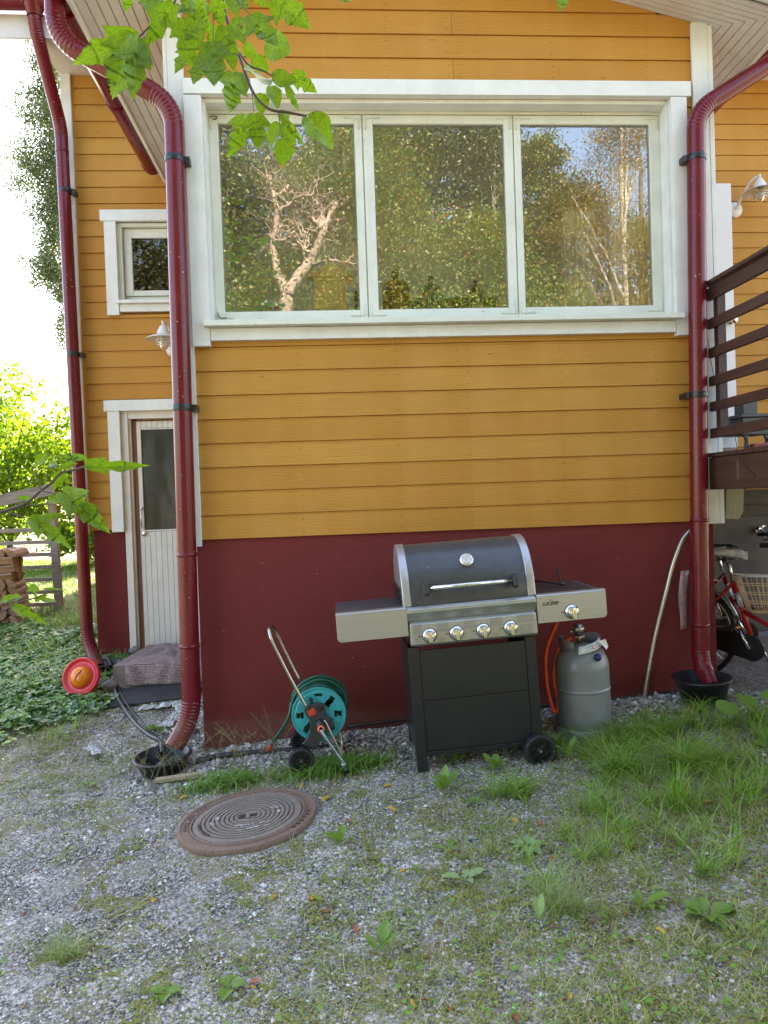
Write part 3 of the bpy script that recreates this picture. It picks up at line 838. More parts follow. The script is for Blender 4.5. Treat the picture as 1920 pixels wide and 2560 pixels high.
for u in (.085, .553):
    e = MB(); e.prism([(-.072, .940), (-.066, .995), (-.035, 1.003), (.012, .985), (.005, .945), (-.04, .925)], u - .014, u + .014, 'x')
    e.build('handle_mount', M['grey_plastic'], ho, bevel=.006, bseg=3)
tm = Matrix.Translation((.325, .052, 1.085)) @ Matrix.Rotation(R(58), 4, 'X')
th = MB(); th.lathe([(.0, .012), (.030, .012), (.036, .009), (.038, .002), (.038, -.012)], tm, 32)
tho = th.build('thermometer', M['chrome'], grill)
th = MB(); th.lathe([(.0, .0135), (.029, .0135)], tm, 32); th.build('dial', simple('dial_face', (.55, .54, .50), .4, 0, .3, 90), tho)
for a in (0, 1): pass
# bird droppings and grease spots on the lid
sp = MB()
for _ in range(34):
    u = rnd.uniform(.08, .58); k = rnd.choice((4, 5, 6, 6, 7, 8, 9)); q = rnd.random()
    p0, p1 = Vector((0, *pr[k])), Vector((0, *pr[k + 1])); c_ = p0.lerp(p1, q); nrm = Vector((0, -(p1 - p0).z, (p1 - p0).y)).normalized()
    if nrm.y > 0 and nrm.z < 0: nrm = -nrm
    s_ = rnd.uniform(.0008, .0026); tg = (p1 - p0).normalized(); c_ = c_ + nrm * .0012 + Vector((u, 0, 0))
    sp.add([c_ + Vector((s_ * math.cos(t), 0, 0)) + tg * s_ * math.sin(t) for t in (0, 1.2, 2.4, 3.6, 4.9)], [(0, 1, 2, 3, 4)])
sp.build('droppings', simple('dried_droppings', (.45, .45, .43), .8, 0, .2, 50), lid_o)
# firebox, beams and panels
fb = MB(); fb.prism([(.02, .70), (.02, .868), (.44, .868), (.44, .74), (.36, .66), (.08, .66)], -.02, .655, 'x'); fb.build('firebox', BM, grill, bevel=.004)
rp_ = MB()   # raised rail below the lid
rp_.prism([(.05, .872), (-.012, .872), (-.028, .862), (-.032, .845), (-.012, .798), (.05, .798)], -.0185, .6585, 'x'); rp_.build('front_rail', ST, grill, bevel=.003)
cp = MB(); cp.prism([(.03, .797), (-.014, .797), (-.034, .785), (-.034, .683), (-.022, .668), (.03, .668)], -.012, .653, 'x'); cpo = cp.build('control_panel', ST, grill, bevel=.007, bseg=3)
def shelf(u0, u1, outer):
    mb = MB()
    mb.box(u0 + .001, u1 - .001, -.008, .43, .862, .872)
    mb.box(u0 + .012, u1 - .012, .0, .42, .80, .862)
    return mb.build('side_shelf', simple('speckled_shelf', (.075, .072, .078), .5, .2, .35, 120, .1), grill, bevel=.003)
def front_plate(u0, u1, name, corner):
    r_ = .022; poly = []
    w0, w1 = .728, .868
    cs = [(u0, w0), (u1, w0), (u1, w1), (u0, w1)]
    for i, (cu, cw) in enumerate(cs):
        if i in corner:
            cx_ = cu + (r_ if cu == u0 else -r_); cz_ = cw + (r_ if cw == w0 else -r_)
            a0 = {0: 180, 1: 270}[i]
            for k in range(7):
                a = R(a0 + 15 * k); poly.append((cx_ + r_ * math.cos(a), cz_ + r_ * math.sin(a)))
        else: poly.append((cu, cw))
    mb = MB(); mb.prism(poly, -.030, -.0085, 'y')
    mb.prism([(-.0085, .868), (-.030, .868), (-.026, .8755), (-.016, .879), (.012, .879), (.012, .872), (-.0085, .872)], u0, u1, 'x')
    return mb.build(name, ST, grill, bevel=.0025)
shelf(-.385, -.022, 0); front_plate(-.385, -.0205, 'shelf_front', (0,))
shelf(.661, 1.030, 1); rf = front_plate(.6605, 1.030, 'shelf_front', (1,))
bn = MB()
for (a, b, c_, d) in ((.70, .985, .06, .065), (.70, .985, .385, .39), (.70, .705, .065, .385), (.98, .985, .065, .385)): bn.box(a, b, c_, d, .8722, .8745)
bn.box(.705, .98, .0655, .3845, .8722, .8735)
bn.build('burner_lid', simple('burner_lid_enamel', (.05, .048, .052), .4, .2, .3, 100), grill)
ink = simple('black_print', (.02, .02, .02), .5)
txt('logo', 'LUCIFER', .0235, (.690, -.0308, .820), (R(90), 0, 0), ink, rf, .0003, bold=.0009)
txt('logo', 'BBQ', .0085, (.728, -.0308, .842), (R(90), 0, 0), ink, rf, .0003)
def knob(u, w, par):
    m_ = Matrix.Translation((u, -.034 if par is cpo else -.030, w)) @ Matrix.Rotation(R(90), 4, 'X')
    k = MB(); k.lathe([(.036, .0), (.036, .006), (.031, .011), (.028, .012), (.027, .030), (.0255, .034), (0, .034)], m_, 32)
    k.box(-.008, .008, -.028, .026, .033, .044, 0, m_)
    o = k.build('knob', M['chrome'], par, bevel=.001)
    for p in o.data.polygons:
        if len(p.vertices) == 4 and p.area < 2e-4: p.use_smooth = True
    g = MB(); g.lathe([(.0365, .001), (.0385, .0012), (.0385, -.0005)], m_, 28); g.build('knob_ring', BM, o)
    y_ = MB(); y_.box(-.0045, .0045, -.027, .012, .0442, .0452, 0, m_); y_.build('pointer', simple('yellow_pointer', (.50, .46, .12), .4), o)
    q = MB()   # small flame marks beside the knob
    for j in range(3):
        q.box(u - .056 + j * .007, u - .052 + j * .007, -.0345 if par is cpo else -.0305, -.0335 if par is cpo else -.0295, w - .004, w + (.006 if j != 1 else .002))
    q.box(u - .010, u + .010, -.0345 if par is cpo else -.0305, -.0335 if par is cpo else -.0295, w - .049, w - .046)
    q.build('knob_mark', ink, o)
for u in (.087, .228, .368, .512): knob(u, .722, cpo)
knob(.842, .775, rf)
for (a, b, w0, w1) in ((.005, .05, .735, .785), (.125, .19, .738, .782), (.268, .335, .742, .784), (.405, .47, .742, .784), (.55, .635, .745, .786), (.012, .04, .69, .725), (.13, .165, .68, .70), (.41, .45, .682, .705), (.56, .63, .684, .735)):
    pl = MB(); w = w0
    while w < w1:
        x = a
        while x < b:
            l = rnd.uniform(.004, .014); pl.box(x, min(x + l, b), -.0344, -.0338, w, w + .0016); x += l + .002
        w += .0048
    pl.build('printed_text', simple('grey_print', (.12, .12, .12), .5), cpo)
# cabinet
cb = MB(); cb.prism([(-.028, .012), (.028, .012), (.028, .66), (-.028, .66)], .0, .045, 'y'); cb.build('leg', BM, grill, bevel=.003)
cb = MB(); cb.prism([(-.028, .012 + .035), (.028, .047), (.028, .66), (-.028, .66)], .37, .415, 'y'); cb.build('leg', BM, grill, bevel=.003)
for v0 in (.0, .37):
    cb = MB(); cb.box(.592, .645, v0, v0 + .045, .075, .66); cb.build('leg', BM, grill, bevel=.003)
def panel(w0, w1, lbl=None):
    mb = MB(); mb.box(.0295, .5905, .006, .016, w0, w1); return mb.build('front_panel', BM, grill, bevel=.002)
panel(.378, .640); panel(.112, .3755)
cb = MB(); cb.box(.0295, .5905, .0, .02, .086, .110); cb.box(.0295, .5905, .39, .41, .086, .11); cb.box(.0295, .5905, .02, .39, .088, .094); cb.build('bottom_tray', BM, grill, bevel=.002)
cb = MB(); cb.box(-.026, -.020, .046, .369, .1, .655); cb.build('side_panel', BM, grill, bevel=.001); cb = MB(); cb.box(.636, .642, .046, .369, .1, .655); cb.build('side_panel', BM, grill, bevel=.001)
def wheel(u, v, w, r_, parent, wd=.035):
    Mx = Matrix.Translation((u, v, w)) @ Matrix.Rotation(R(90), 4, 'X')
    ty = MB(); prof = [(r_ * .80, -wd / 2), (r_ * .93, -wd / 2 - .001), (r_ * .985, -wd * .36), (r_, -wd * .2), (r_, wd * .2), (r_ * .985, wd * .36), (r_ * .93, wd / 2 + .001), (r_ * .80, wd / 2), (r_ * .78, wd * .3), (r_ * .78, -wd * .3), (r_ * .80, -wd / 2)]
    ty.lathe(prof, Mx, 40)
    for k in range(36):
        a = 2 * math.pi * k / 36; mm = Mx @ Matrix.Rotation(a, 4, 'Z')
        ty.box(r_ * .975, r_ * 1.025, -r_ * .045, r_ * .045, -wd * .45, wd * .05, 0, mm); mm = Mx @ Matrix.Rotation(a + .087, 4, 'Z')
        ty.box(r_ * .975, r_ * 1.025, -r_ * .045, r_ * .045, -wd * .05, wd * .45, 0, mm)
    root = empty('wheel', parent=parent)
    ty.build('tyre', M['rubber'], root)
    rm_ = MB(); rm_.lathe([(r_ * .785, -wd * .3), (r_ * .785, wd * .42), (r_ * .70, wd * .42), (r_ * .68, wd * .2), (r_ * .68, -wd * .3)], Mx, 32)
    rm_.lathe([(0, wd * .46), (r_ * .20, wd * .46), (r_ * .23, wd * .38), (r_ * .23, -wd * .3)], Mx, 24)
    rm_.lathe([(0, -wd * .05), (r_ * .7, -wd * .05)], Mx, 24)
    for k in range(7):
        mm = Mx @ Matrix.Rotation(2 * math.pi * k / 7, 4, 'Z'); rm_.box(r_ * .21, r_ * .70, -r_ * .045, r_ * .045, -wd * .1, wd * .34, 0, mm)
    rm_.build('rim', M['black_plastic'], root, bevel=.001)
    return root
wheel(.615, -.035, .068, .084, grill); wheel(.615, .45, .068, .084, grill)
cb = MB(); cb.tube([(.615, -.055, .068), (.615, .47, .068)], .006, 10); cb.build('axle', M['steel'], grill)
# warming box behind left of the lid and the gas line under the right shelf
cb = MB()
for i in range(3): cb.box(-.045, -.036, .05, .40, .885 + i * .03, .905 + i * .03)
cb.build('vent_plate', BM, grill)
HO = simple('orange_gas_hose', (.85, .095, .03), .38, 0, .08, 30, .03)
gh = MB()
hp = [(2.04, -.52, .78), (2.018, -.46, .70), (1.975, -.42, .55), (1.975, -.41, .38), (2.00, -.41, .24), (2.024, -.42, .205), (2.035, -.42, .27), (2.018, -.41, .40), (2.045, -.40, .53), (2.10, -.39, .595), (2.152, -.385, .618)]
inv = Matrix.Translation((1.22, -.71, .012)) @ Matrix.Rotation(-.048, 4, 'Y')
gh.tube([inv.inverted() @ p for p in smooth_path(hp, 8)], .0112, 12); gh.build('gas_hose', HO, grill)

# tongs lying on the side burner
tg = empty('grill_tongs', (2.02, -.49, .985), (0, -.048, 0), label='black kitchen tongs lying open on the right shelf of the grill', cat='tongs')
mb = MB(); mb.tube([(-.075, .16, .020), (-.06, .12, .016), (.03, -.03, .008), (.055, -.055, .006)], [.012, .008, .0055, .007], 8); mb.tube([(-.085, .175, .024), (-.075, .16, .02)], [.004, .014], 8)
mb.build('arm', M['black_plastic'], tg)
mb = MB(); mb.tube([(.055, -.055, .006), (.058, -.03, .022), (.066, .03, .060), (.070, .05, .078)], [.007, .006, .0065, .009], 8); mb.build('arm', M['black_plastic'], tg)
mb = MB(); mb.tube([(.042, -.06, .006), (.072, -.052, .006)], .009, 10); mb.build('hinge', M['black_metal'], tg)
tg.location = (1.99, -.47, .937)

# ================================================================== GAS CYLINDER
cy = empty('gas_cylinder', (2.187, -.40, gzf(2.187, -.40) - .045), (0, -.02, 0), label='grey painted steel gas cylinder with white tag and blue cap beside the grill', cat='gas bottle')
GC = simple('grey_cylinder_paint', (.195, .205, .208), .34, .05, .14, 7, .05)
rr = .157
mb = MB(); mb.lathe([(0, .04), (.10, .035), (.14, .055), (rr - .003, .09), (rr, .12), (rr, .13), (rr, .279), (rr, .283), (rr + .0035, .286), (rr + .0035, .296), (rr, .299), (rr, .303), (rr, .41), (rr, .42), (rr - .006, .455), (.135, .492), (.105, .517), (.06, .534), (.028, .54), (.0, .541)], None, 56); mb.build('body', GC, cy)
mb = MB(); mb.lathe([(.150, .0), (.159, .0), (.163, .01), (.163, .065), (.156, .078), (.150, .08)], None, 56); mb.build('foot_ring', GC, cy)
mb = MB()
for k, (a0, a1) in enumerate(((R(-35), R(75)), (R(125), R(235)))):
    n = 14; vs = []
    for i in range(n + 1):
        a = a0 + (a1 - a0) * i / n; h = .565 + .022 * math.sin(math.pi * i / n)
        for r_, z in ((.112, .505), (.118, h), (.1145, h), (.108, .505)): vs.append((r_ * math.cos(a), r_ * math.sin(a), z))
    fs = [(4 * i + j, 4 * i + 4 + j, 4 * i + 4 + (j + 1) % 4, 4 * i + (j + 1) % 4) for i in range(n) for j in range(4)] + [(0, 1, 2, 3), (4 * n, 4 * n + 3, 4 * n + 2, 4 * n + 1)]
    mb.add(vs, fs, 0, True)
mb.build('collar', GC, cy)
vv = MB(); vv.tube([(0, 0, .53), (0, 0, .60)], .014, 14); vv.tube([(-.035, 0, .575), (.03, 0, .575)], .009, 10); vo = vv.build('valve', simple('brass_valve', (.30, .25, .15), .35, .9), cy)
vv = MB(); vv.lathe([(0, .652), (.020, .652), (.024, .648), (.024, .640), (.031, .636), (.034, .628), (.034, .612), (.028, .604), (.022, .600), (.022, .585), (0, .585)], Matrix.Translation((-.004, -.004, 0)), 24); vv.tube([(-.034, 0, .61), (-.052, -.002, .606)], .0105, 12)
vv.build('regulator', simple('regulator_metal', (.40, .38, .33), .3, .9), vo)
tgm = MB(); nn = 16; vs = []
for i in range(nn + 1):
    a = R(-112 + 84 * i / nn); 
    for z_, r_ in ((.503 + .036 * i / nn, .139 - .0008 * i), (.543 + .034 * i / nn, .122 - .0008 * i)): vs.append((r_ * math.cos(a), r_ * math.sin(a), z_))
tgm.add(vs, [(2 * i, 2 * i + 2, 2 * i + 3, 2 * i + 1) for i in range(nn)], 0, True)
tgm.add([(.075, -.115, .57), (.115, -.10, .575), (.135, -.085, .53), (.11, -.12, .52)], [(0, 1, 2, 3)], 0)
to = tgm.build('paper_tag', simple('paper_tag', (.70, .71, .70), .6, 0, .05), cy)
sd = to.modifiers.new('thick', 'SOLIDIFY'); sd.thickness = .0012
pm = MB()
for i in range(3, 13):
    for row in range(4):
        if i in (7, 8): continue
        a = R(-112 + 84 * (i + rnd.random() * .4) / nn); a2 = a + R(84 / nn * rnd.uniform(.5, .9)); q = .2 + .2 * row
        z_ = .503 + .036 * i / nn + .04 * q; r_ = .139 - .0008 * i - .017 * q + .0012
        pm.add([(r_ * math.cos(a), r_ * math.sin(a), z_), (r_ * math.cos(a2), r_ * math.sin(a2), z_ + .0015), (r_ * math.cos(a2), r_ * math.sin(a2), z_ + .0042), (r_ * math.cos(a), r_ * math.sin(a), z_ + .0027)], [(0, 1, 2, 3)])
pm.build('fine_print', simple('grey_ink', (.25, .25, .27), .6), to)
pm = MB(); a = R(-73); c_ = Vector((.1325 * math.cos(a), .1325 * math.sin(a), .541)); t_ = Vector((-math.sin(a), math.cos(a), .2)); u_ = Vector((-.35 * math.cos(a), -.35 * math.sin(a), .93))
q = .0135
pm.add([c_ + t_ * q, c_ + u_ * q, c_ - t_ * q, c_ - u_ * q], [(0, 1, 2, 3)]); q = .0095; c2 = c_ + Vector((math.cos(a), math.sin(a), .3)) * .0006
pm.add([c2 + t_ * q, c2 + u_ * q, c2 - t_ * q, c2 - u_ * q], [(0, 1, 2, 3)], 1)
pm.build('flame_diamond', [simple('red_ink', (.55, .05, .05), .6), simple('white_ink', (.7, .7, .7), .6)], to)
Mx = Matrix.Translation((.055, -.128, .478)) @ Matrix.Rotation(R(62), 4, 'X') @ Matrix.Rotation(R(-12), 4, 'Y')
mb = MB(); mb.lathe([(.013, -.012), (.020, .004), (.021, .016), (.018, .030), (.013, .036), (0, .037)], Mx, 20); mb.build('blue_cap', simple('navy_blue_cap', (.008, .014, .10), .35), cy)
mb = MB()
for _ in range(3):
    a = R(rnd.uniform(-70, -40)); z_ = rnd.uniform(.18, .24); mb.add([(.1575 * math.cos(a), .1575 * math.sin(a), z_), (.1575 * math.cos(a + .13), .1575 * math.sin(a + .13), z_ + .03), (.1575 * math.cos(a + .135), .1575 * math.sin(a + .135), z_ + .033), (.1575 * math.cos(a), .1575 * math.sin(a), z_ + .002)], [(0, 1, 2, 3)])
mb.build('scratch', M['black_metal'], cy)

# ================================================================== HOSE REEL CART
hr = empty('hose_reel', (0, 0, 0), label='turquoise garden hose reel on a two wheeled steel tube cart against the plinth', cat='hose reel')
TQ = simple('turquoise_plastic', (.012, .30, .33), .33, 0, .06, 20, .03)
RC = Vector((.683, -.455, .283))
def disc(y, r_, par, slots=True):
    """flange with rounded slots cut as real openings"""
    mb = MB(); N = 96; holes = [(R(90), .098, .118, .020), (R(0), .085, .122, .016), (R(180), .085, .122, .016), (R(48), .062, .125, .016), (R(228), .062, .125, .016), (R(312), .07, .12, .016)]
    radii = [.02, .045, .06, .068, .076, .084, .092, .10, .108, .116, .124, .130, .139, r_]
    def blocked(a, rm):
        for ha, r0, r1, hw in holes:
            d = (a - ha + math.pi) % (2 * math.pi) - math.pi
            if r0 < rm < r1 and abs(d) * rm < hw: return True
        return False
    for side, yy in ((0, y - .003), (1, y + .003)):
        for i in range(len(radii) - 1):
            for k in range(N):
                a0, a1 = 2 * math.pi * k / N, 2 * math.pi * (k + 1) / N; rm = (radii[i] + radii[i + 1]) / 2
                if blocked((a0 + a1) / 2, rm): continue
                q = [(RC.x + r * math.cos(a), yy - (.004 if .02 < r < .125 and side == 0 else 0), RC.z + r * math.sin(a)) for r, a in ((radii[i], a0), (radii[i + 1], a0), (radii[i + 1], a1), (radii[i], a1))]
                mb.add(q, [(0, 1, 2, 3)] if side == 0 else [(3, 2, 1, 0)], 0, False)
    mb.lathe([(r_ - .002, -.009), (r_ + .003, -.007), (r_ + .004, .003), (r_, .008), (r_ - .004, .004)], Matrix.Translation((RC.x, y, RC.z)) @ Matrix.Rotation(R(90), 4, 'X'), 72)
    return mb.build('reel_flange', TQ, par)
disc(-.475, .145, hr); disc(-.255, .145, hr)
mb = MB(); mb.lathe([(.052, -.11), (.052, .11)], Matrix.Translation((RC.x, -.365, RC.z)) @ Matrix.Rotation(R(90), 4, 'X'), 32); mb.build('drum', M['black_plastic'], hr)
GH = simple('green_hose', (.008, .105, .062), .36, 0, .15, 25, .04)
pts = []; turns = 17
for i in range(turns * 30):
    t = i / 30; layer = int(t // 8.5); lp = (t % 8.5) / 8.5; yy = -.459 + .19 * (lp if layer % 2 == 0 else 1 - lp)
    r_ = (.098 + .021 * layer) + .004 * math.sin(t * 2.3); a = -t * 2 * math.pi
    pts.append((RC.x + r_ * math.cos(a), yy, RC.z + r_ * math.sin(a)))
mb = MB(); mb.tube(pts, .0095, 8); mb.build('hose', GH, hr)
mb = MB()     # loose turns riding up above the back flange
for (y0, r_, dz, ph) in ((-.29, .155, .008, .2), (-.33, .148, .004, .0)):
    mb.tube([(RC.x + (r_ + .006 * math.sin(3 * a + ph)) * math.cos(a), y0 + .02 * math.sin(a * 2 + ph), RC.z + dz + r_ * math.sin(a)) for a in [R(-40 + 6 * k) for k in range(43)]], .0095, 10)
mb.tube(smooth_path([(RC.x - .158, -.32, RC.z + .03), (.512, -.33, .245), (.47, -.30, .165), (.425, -.27, .10), (.395, -.25, .055)], 6), .0095, 10)
mb.build('loose_hose', GH, hr)
mb = MB(); mb.tube([(.398, -.252, .062), (.388, -.246, .040), (.372, -.238, .014)], [.013, .015, .012], 12); mb.build('hose_end', simple('orange_connector', (.50, .07, .035), .4), hr)
mb = MB(); mb.tube([(.412, -.262, .085), (.396, -.251, .058)], .0145, 12); mb.build('hose_collar', simple('grey_collar', (.12, .15, .13), .4), hr)
TB = simple('zinc_tube', (.46, .44, .36), .24, .95, .12, 30, .03)
mb = MB()
fr = smooth_path([(.625, -.52, .325), (.535, -.52, .51), (.455, -.515, .69), (.437, -.50, .735), (.430, -.46, .765), (.430, -.36, .765), (.435, -.30, .745), (.452, -.265, .70), (.52, -.25, .535), (.575, -.25, .415)], 7)
mb.tube(fr, .0095, 12); mb.build('handle_tube', TB, hr)
mb = MB(); mb.tube(smooth_path([(.712, -.512, .262), (.77, -.51, .13), (.803, -.51, .045), (.815, -.50, .018), (.822, -.44, .010), (.820, -.34, .012), (.808, -.27, .035), (.79, -.25, .10), (.76, -.25, .16)], 6), .0085, 12); mb.build('foot_tube', TB, hr)
bp_ = [(.604, .322), (.628, .345), (.655, .352), (.682, .355), (.705, .348), (.720, .328), (.723, .311), (.714, .290), (.758, .258), (.764, .22), (.744, .200), (.714, .178), (.657, .108), (.587, .134), (.618, .170), (.630, .205), (.633, .261), (.613, .296)]
mb = MB(); mb.prism(bp_, -.512, -.492, 'y'); bo = mb.build('axle_bracket', M['grey_plastic'], hr, bevel=.005, bseg=3)
mb = MB(); mb.prism([(a, b) for a, b in bp_], -.246, -.228, 'y'); mb.build('axle_bracket', M['grey_plastic'], hr, bevel=.004)
mb = MB(); mb.box(-.021, .021, -.004, .004, -.018, .018, 0, Matrix.Translation((.646, -.515, .308)) @ Matrix.Rotation(R(-20), 4, 'Y')); mb.build('orange_button', simple('orange_plastic', (.52, .055, .02), .4), bo, bevel=.003)
mb = MB(); mb.lathe([(.0, .002), (.016, .002), (.018, .0)], Matrix.Translation((.692, -.513, .325)) @ Matrix.Rotation(R(90), 4, 'X'), 20); mb.build('grip_hole', M['dark'], bo)
mb = MB(); mb.tube([(.648, -.50, .35), (.645, -.505, .368)], [.010, .008], 10); mb.tube([(.643, -.505, .37), (.641, -.505, .383)], .011, 10); mb.build('tap_stub', M['black_plastic'], bo)
mb = MB(); mb.tube([(.688, -.50, .252), (.692, -.56, .238)], [.021, .019], 16); co = mb.build('inlet', M['grey_plastic'], hr)
mb = MB(); mb.lathe([(.010, .018), (.0175, .018), (.0195, .010), (.0195, -.010), (.017, -.016), (.010, -.016)], Matrix.Translation((.694, -.575, .234)) @ Matrix.Rotation(R(78), 4, 'X'), 16); mb.build('orange_ring', simple('bright_orange', (.72, .16, .05), .35), co)
mb = MB(); mb.tube(smooth_path([(.694, -.585, .232), (.72, -.60, .19), (.768, -.61, .118), (.806, -.61, .058), (.812, -.60, .045)], 5), .0095, 12); mb.tube([(.806, -.61, .06), (.813, -.605, .03)], .014, 10); mb.build('crank_arm', simple('blue_grey_zinc', (.30, .36, .38), .3, .85, .3, 25), co)
mb = MB(); mb.tube([(.813, -.605, .03), (.835, -.61, .005)], .015, 12); mb.build('crank_grip', M['black_plastic'], co)
wheel(.582, -.535, .055, .068, hr, .03); wheel(.575, -.215, .058, .068, hr, .03)
mb = MB(); mb.tube([(.582, -.55, .055), (.575, -.20, .058)], .006, 8); mb.build('axle', TB, hr)

# ================================================================== MANHOLE
mh = empty('manhole_cover', (.347, -.985, gzf(.347, -.985) + .024), (0, 0, 0), label='round rusty cast iron manhole cover with raised rings set in the gravel', cat='manhole cover')
mh.rotation_euler = (R(-.3), -.075, 0); mh.scale = (.945, .945, 1)
def rust(name, c1, c2, c3):
    m = NT(name); o = m.coord(); a = m.noise(o, 9, 5, .7); b = m.noise(o, 120, 4, .7); w = m.noise(m.mapping(o, (3, 7, 1), loc=(.4, 1.2, 0)), 2.2, 5, .7)
    c = m.mix(m.ramp(a, [(.35, 0.), (.65, 1.)]), c1, c2); c = m.mix(m.ramp(b, [(.4, 0.), (.8, .8)]), c, c3)
    xy = m.n('SeparateXYZ', {0: o})
    m.set(Base_Color=c, Roughness=.62, Metallic=.15); m.bump(b, .5, .002); return m.mat
RU = rust('rust_frame', (.19, .112, .078), (.13, .078, .056), (.32, .22, .16)); RL = rust('worn_iron', (.15, .112, .090), (.20, .155, .12), (.33, .285, .245)); RG = rust('shadow_dark_letter_iron', (.06, .04, .032), (.08, .05, .04), (.10, .07, .055))  # letter iron is darker: the shadow of the letters is put into its colour
mb = MB(); mb.lathe([(.275, -.01), (.275, .0), (.277, .003), (.286, .003), (.288, -.002), (.292, -.002), (.293, .003), (.297, .003), (.298, -.001), (.327, -.001), (.328, .003), (.340, .003), (.342, .0), (.345, -.012), (.345, -.05)], None, 96, smooth=False); mb.build('ring_frame', RU, mh)
prof = [(0, .001), (.055, .001), (.056, .0045), (.064, .0045), (.065, -.004)]
r_ = .065
while r_ < .225:
    prof += [(r_ + .008, -.005), (r_ + .0085, .0045), (r_ + .0225, .0045), (r_ + .0235, -.005)]; r_ += .0235
prof += [(.236, -.002), (.237, .0035), (.268, .0035), (.2705, -.002), (.2735, -.008)]
mb = MB(); mb.lathe(prof, None, 96, smooth=False); lidm = mb.build('lid', RL, mh)
mb = MB(); mb.box(-.045, -.012, -.02, .02, .0012, .003); mb.box(.012, .045, -.02, .02, .0012, .003); mb.build('key_hole', M['dark'], lidm)
mb = MB(); mb.box(-.009, .009, -.026, .026, .0012, .009); mb.box(-.05, -.012, .021, .026, .0012, .006); mb.box(.012, .05, -.026, -.021, .0012, .006); mb.build('lift_bar', RL, lidm, bevel=.001)
def arc_text(s, rad, a_mid, size, z, parent, mat, step):
    n = len(s)
    for i, ch in enumerate(s):
        if ch == ' ': continue
        a = a_mid + (i - (n - 1) / 2) * step
        t = txt('letter', ch, size, (rad * math.cos(a), rad * math.sin(a), z), (0, 0, a + math.pi / 2), mat, parent, .0016, 'CENTER', .0004)
arc_text('.MELTEX.', .245, R(206), .030, .0045, lidm, RG, R(6.2))
arc_text('MELTEX', .313, R(-22), .027, .001, mh, RG, R(6.4))
arc_text('600 MM 1237', .313, R(168), .024, .001, mh, RG, R(5.0))
mb = MB()   # dried white paint scuffs
for (cx_, cy_, sx, sy, a) in ((.03, -.115, .085, .010, .0), (.05, -.14, .07, .008, .05), (-.02, -.10, .05, .007, -.05), (.155, .0, .012, .035, -.2), (.14, .05, .02, .01, .2), (-.17, -.05, .008, .03, .2), (-.155, .02, .006, .025, .1), (-.005, -.16, .05, .007, 0), (.09, -.10, .03, .007, 0), (.13, .06, .03, .006, .3)):
    for _ in range(18):
        x = cx_ + rnd.gauss(0, sx * .45); y = cy_ + rnd.gauss(0, sy * .55); s = rnd.uniform(.002, .008); rr_ = math.hypot(x, y)
        if (rr_ - .065) % .0235 < .010: continue
        mb.add([(x + s * 1.5 * math.cos(t) + rnd.uniform(-.001, .001), y + s * .6 * math.sin(t), .0052) for t in (0, 1, 2, 3.1, 4.1, 5.2)], [(0, 1, 2, 3, 4, 5)])
mb.build('paint_stain', simple('dried_white_paint', (.50, .50, .48), .7, 0, .2, 80), lidm)

# ================================================================== DRAIN BASINS
def basin(x, y, z, r_, h, label, tilt=(0, 0), cone=True):
    b = empty('drain_basin', (x, y, z), (tilt[0], tilt[1], 0), label=label, cat='drain basin')
    mb = MB(); mb.lathe([(0, .012), (r_ * .62, .010), (r_ * .66, .02), (r_ * .80, h * .80), (r_ * .86, h * .84), (r_ * .88, h), (r_, h * .97), (r_ * 1.01, h * .93), (r_ * .98, h * .90), (r_ * .90, h * .86), (r_ * .74, 0.0), (0, 0)], None, 56); mb.build('bowl', M['black_plastic'], b)
    if cone:
        mb = MB(); mb.lathe([(.050, .012), (.048, .030), (.036, .045), (.014, .050), (0, .050)], None, 28); so = mb.build('strainer', M['grey_plastic'], b)
        mb = MB()
        for k in range(12):
            mm = Matrix.Rotation(2 * math.pi * k / 12, 4, 'Z'); mb.box(.040, .0515, -.005, .005, .020, .034, 0, mm)
        mb.build('slot', M['dark'], so)
    return b
basin(-.235, -.17, -.085, .166, .095, 'round black drain basin with a strainer under the left front downpipe', (R(3), R(-2)))
basin(2.975, -.26, .185, .170, .135, 'deep round black basin under the right front downpipe', (R(1), R(-3)))
basin(-1.20, 1.80, .05, .17, .10, 'black basin under the back downpipe, next to the doorstep', (0, 0), False)
# ================================================================== SMALL THINGS BY THE HOUSE
PB = M['black_plastic']
mb = MB(); mb.tube(smooth_path([(-1.30, 2.0, .12), (-1.20, 1.95, .14), (-1.096, 1.71, .09), (-.93, 1.25, .035), (-.80, .95, .012), (-.60, .57, -.018), (-.46, .36, -.035), (-.36, .22, -.03), (-.30, .05, .015), (-.27, -.06, .03), (-.25, -.12, .0)], 7), .015, 10)
tag(mb.build('cable', PB), 'thick black cable running from the back downpipe to the left basin', 'cable')
mb = MB(); mb.tube(smooth_path([(-1.05, 1.74, .075), (-.90, 1.28, .03), (-.76, .95, .008), (-.55, .57, -.022), (-.38, .32, -.03), (-.24, .20, -.035), (-.16, .06, -.04)], 7), .009, 8)
tag(mb.build('cable', PB), 'thinner black cable lying beside the thick one on the gravel', 'cable')
pts = smooth_path([(-.05, -.17, -.045), (.10, -.14, -.030), (.30, -.15, -.022), (.50, -.17, -.012), (.72, -.20, .004), (.95, -.16, .012)], 24)
mb = MB(); mb.tube(pts, [.019 if i % 2 else .0165 for i in range(len(pts))], 12)
tag(mb.build('drain_hose', PB), 'black corrugated drain hose running along the foot of the plinth', 'hose')
pts = smooth_path([(.85, -.012, .058), (1.2, -.014, .082), (1.8, -.012, .108), (2.35, -.013, .128), (2.75, -.014, .150), (3.02, -.02, .172)], 6)
mb = MB(); mb.tube(pts, .009, 6); tag(mb.build('drain_membrane_edge', PB), 'black plastic edging strip along the bottom of the plinth', 'edging')
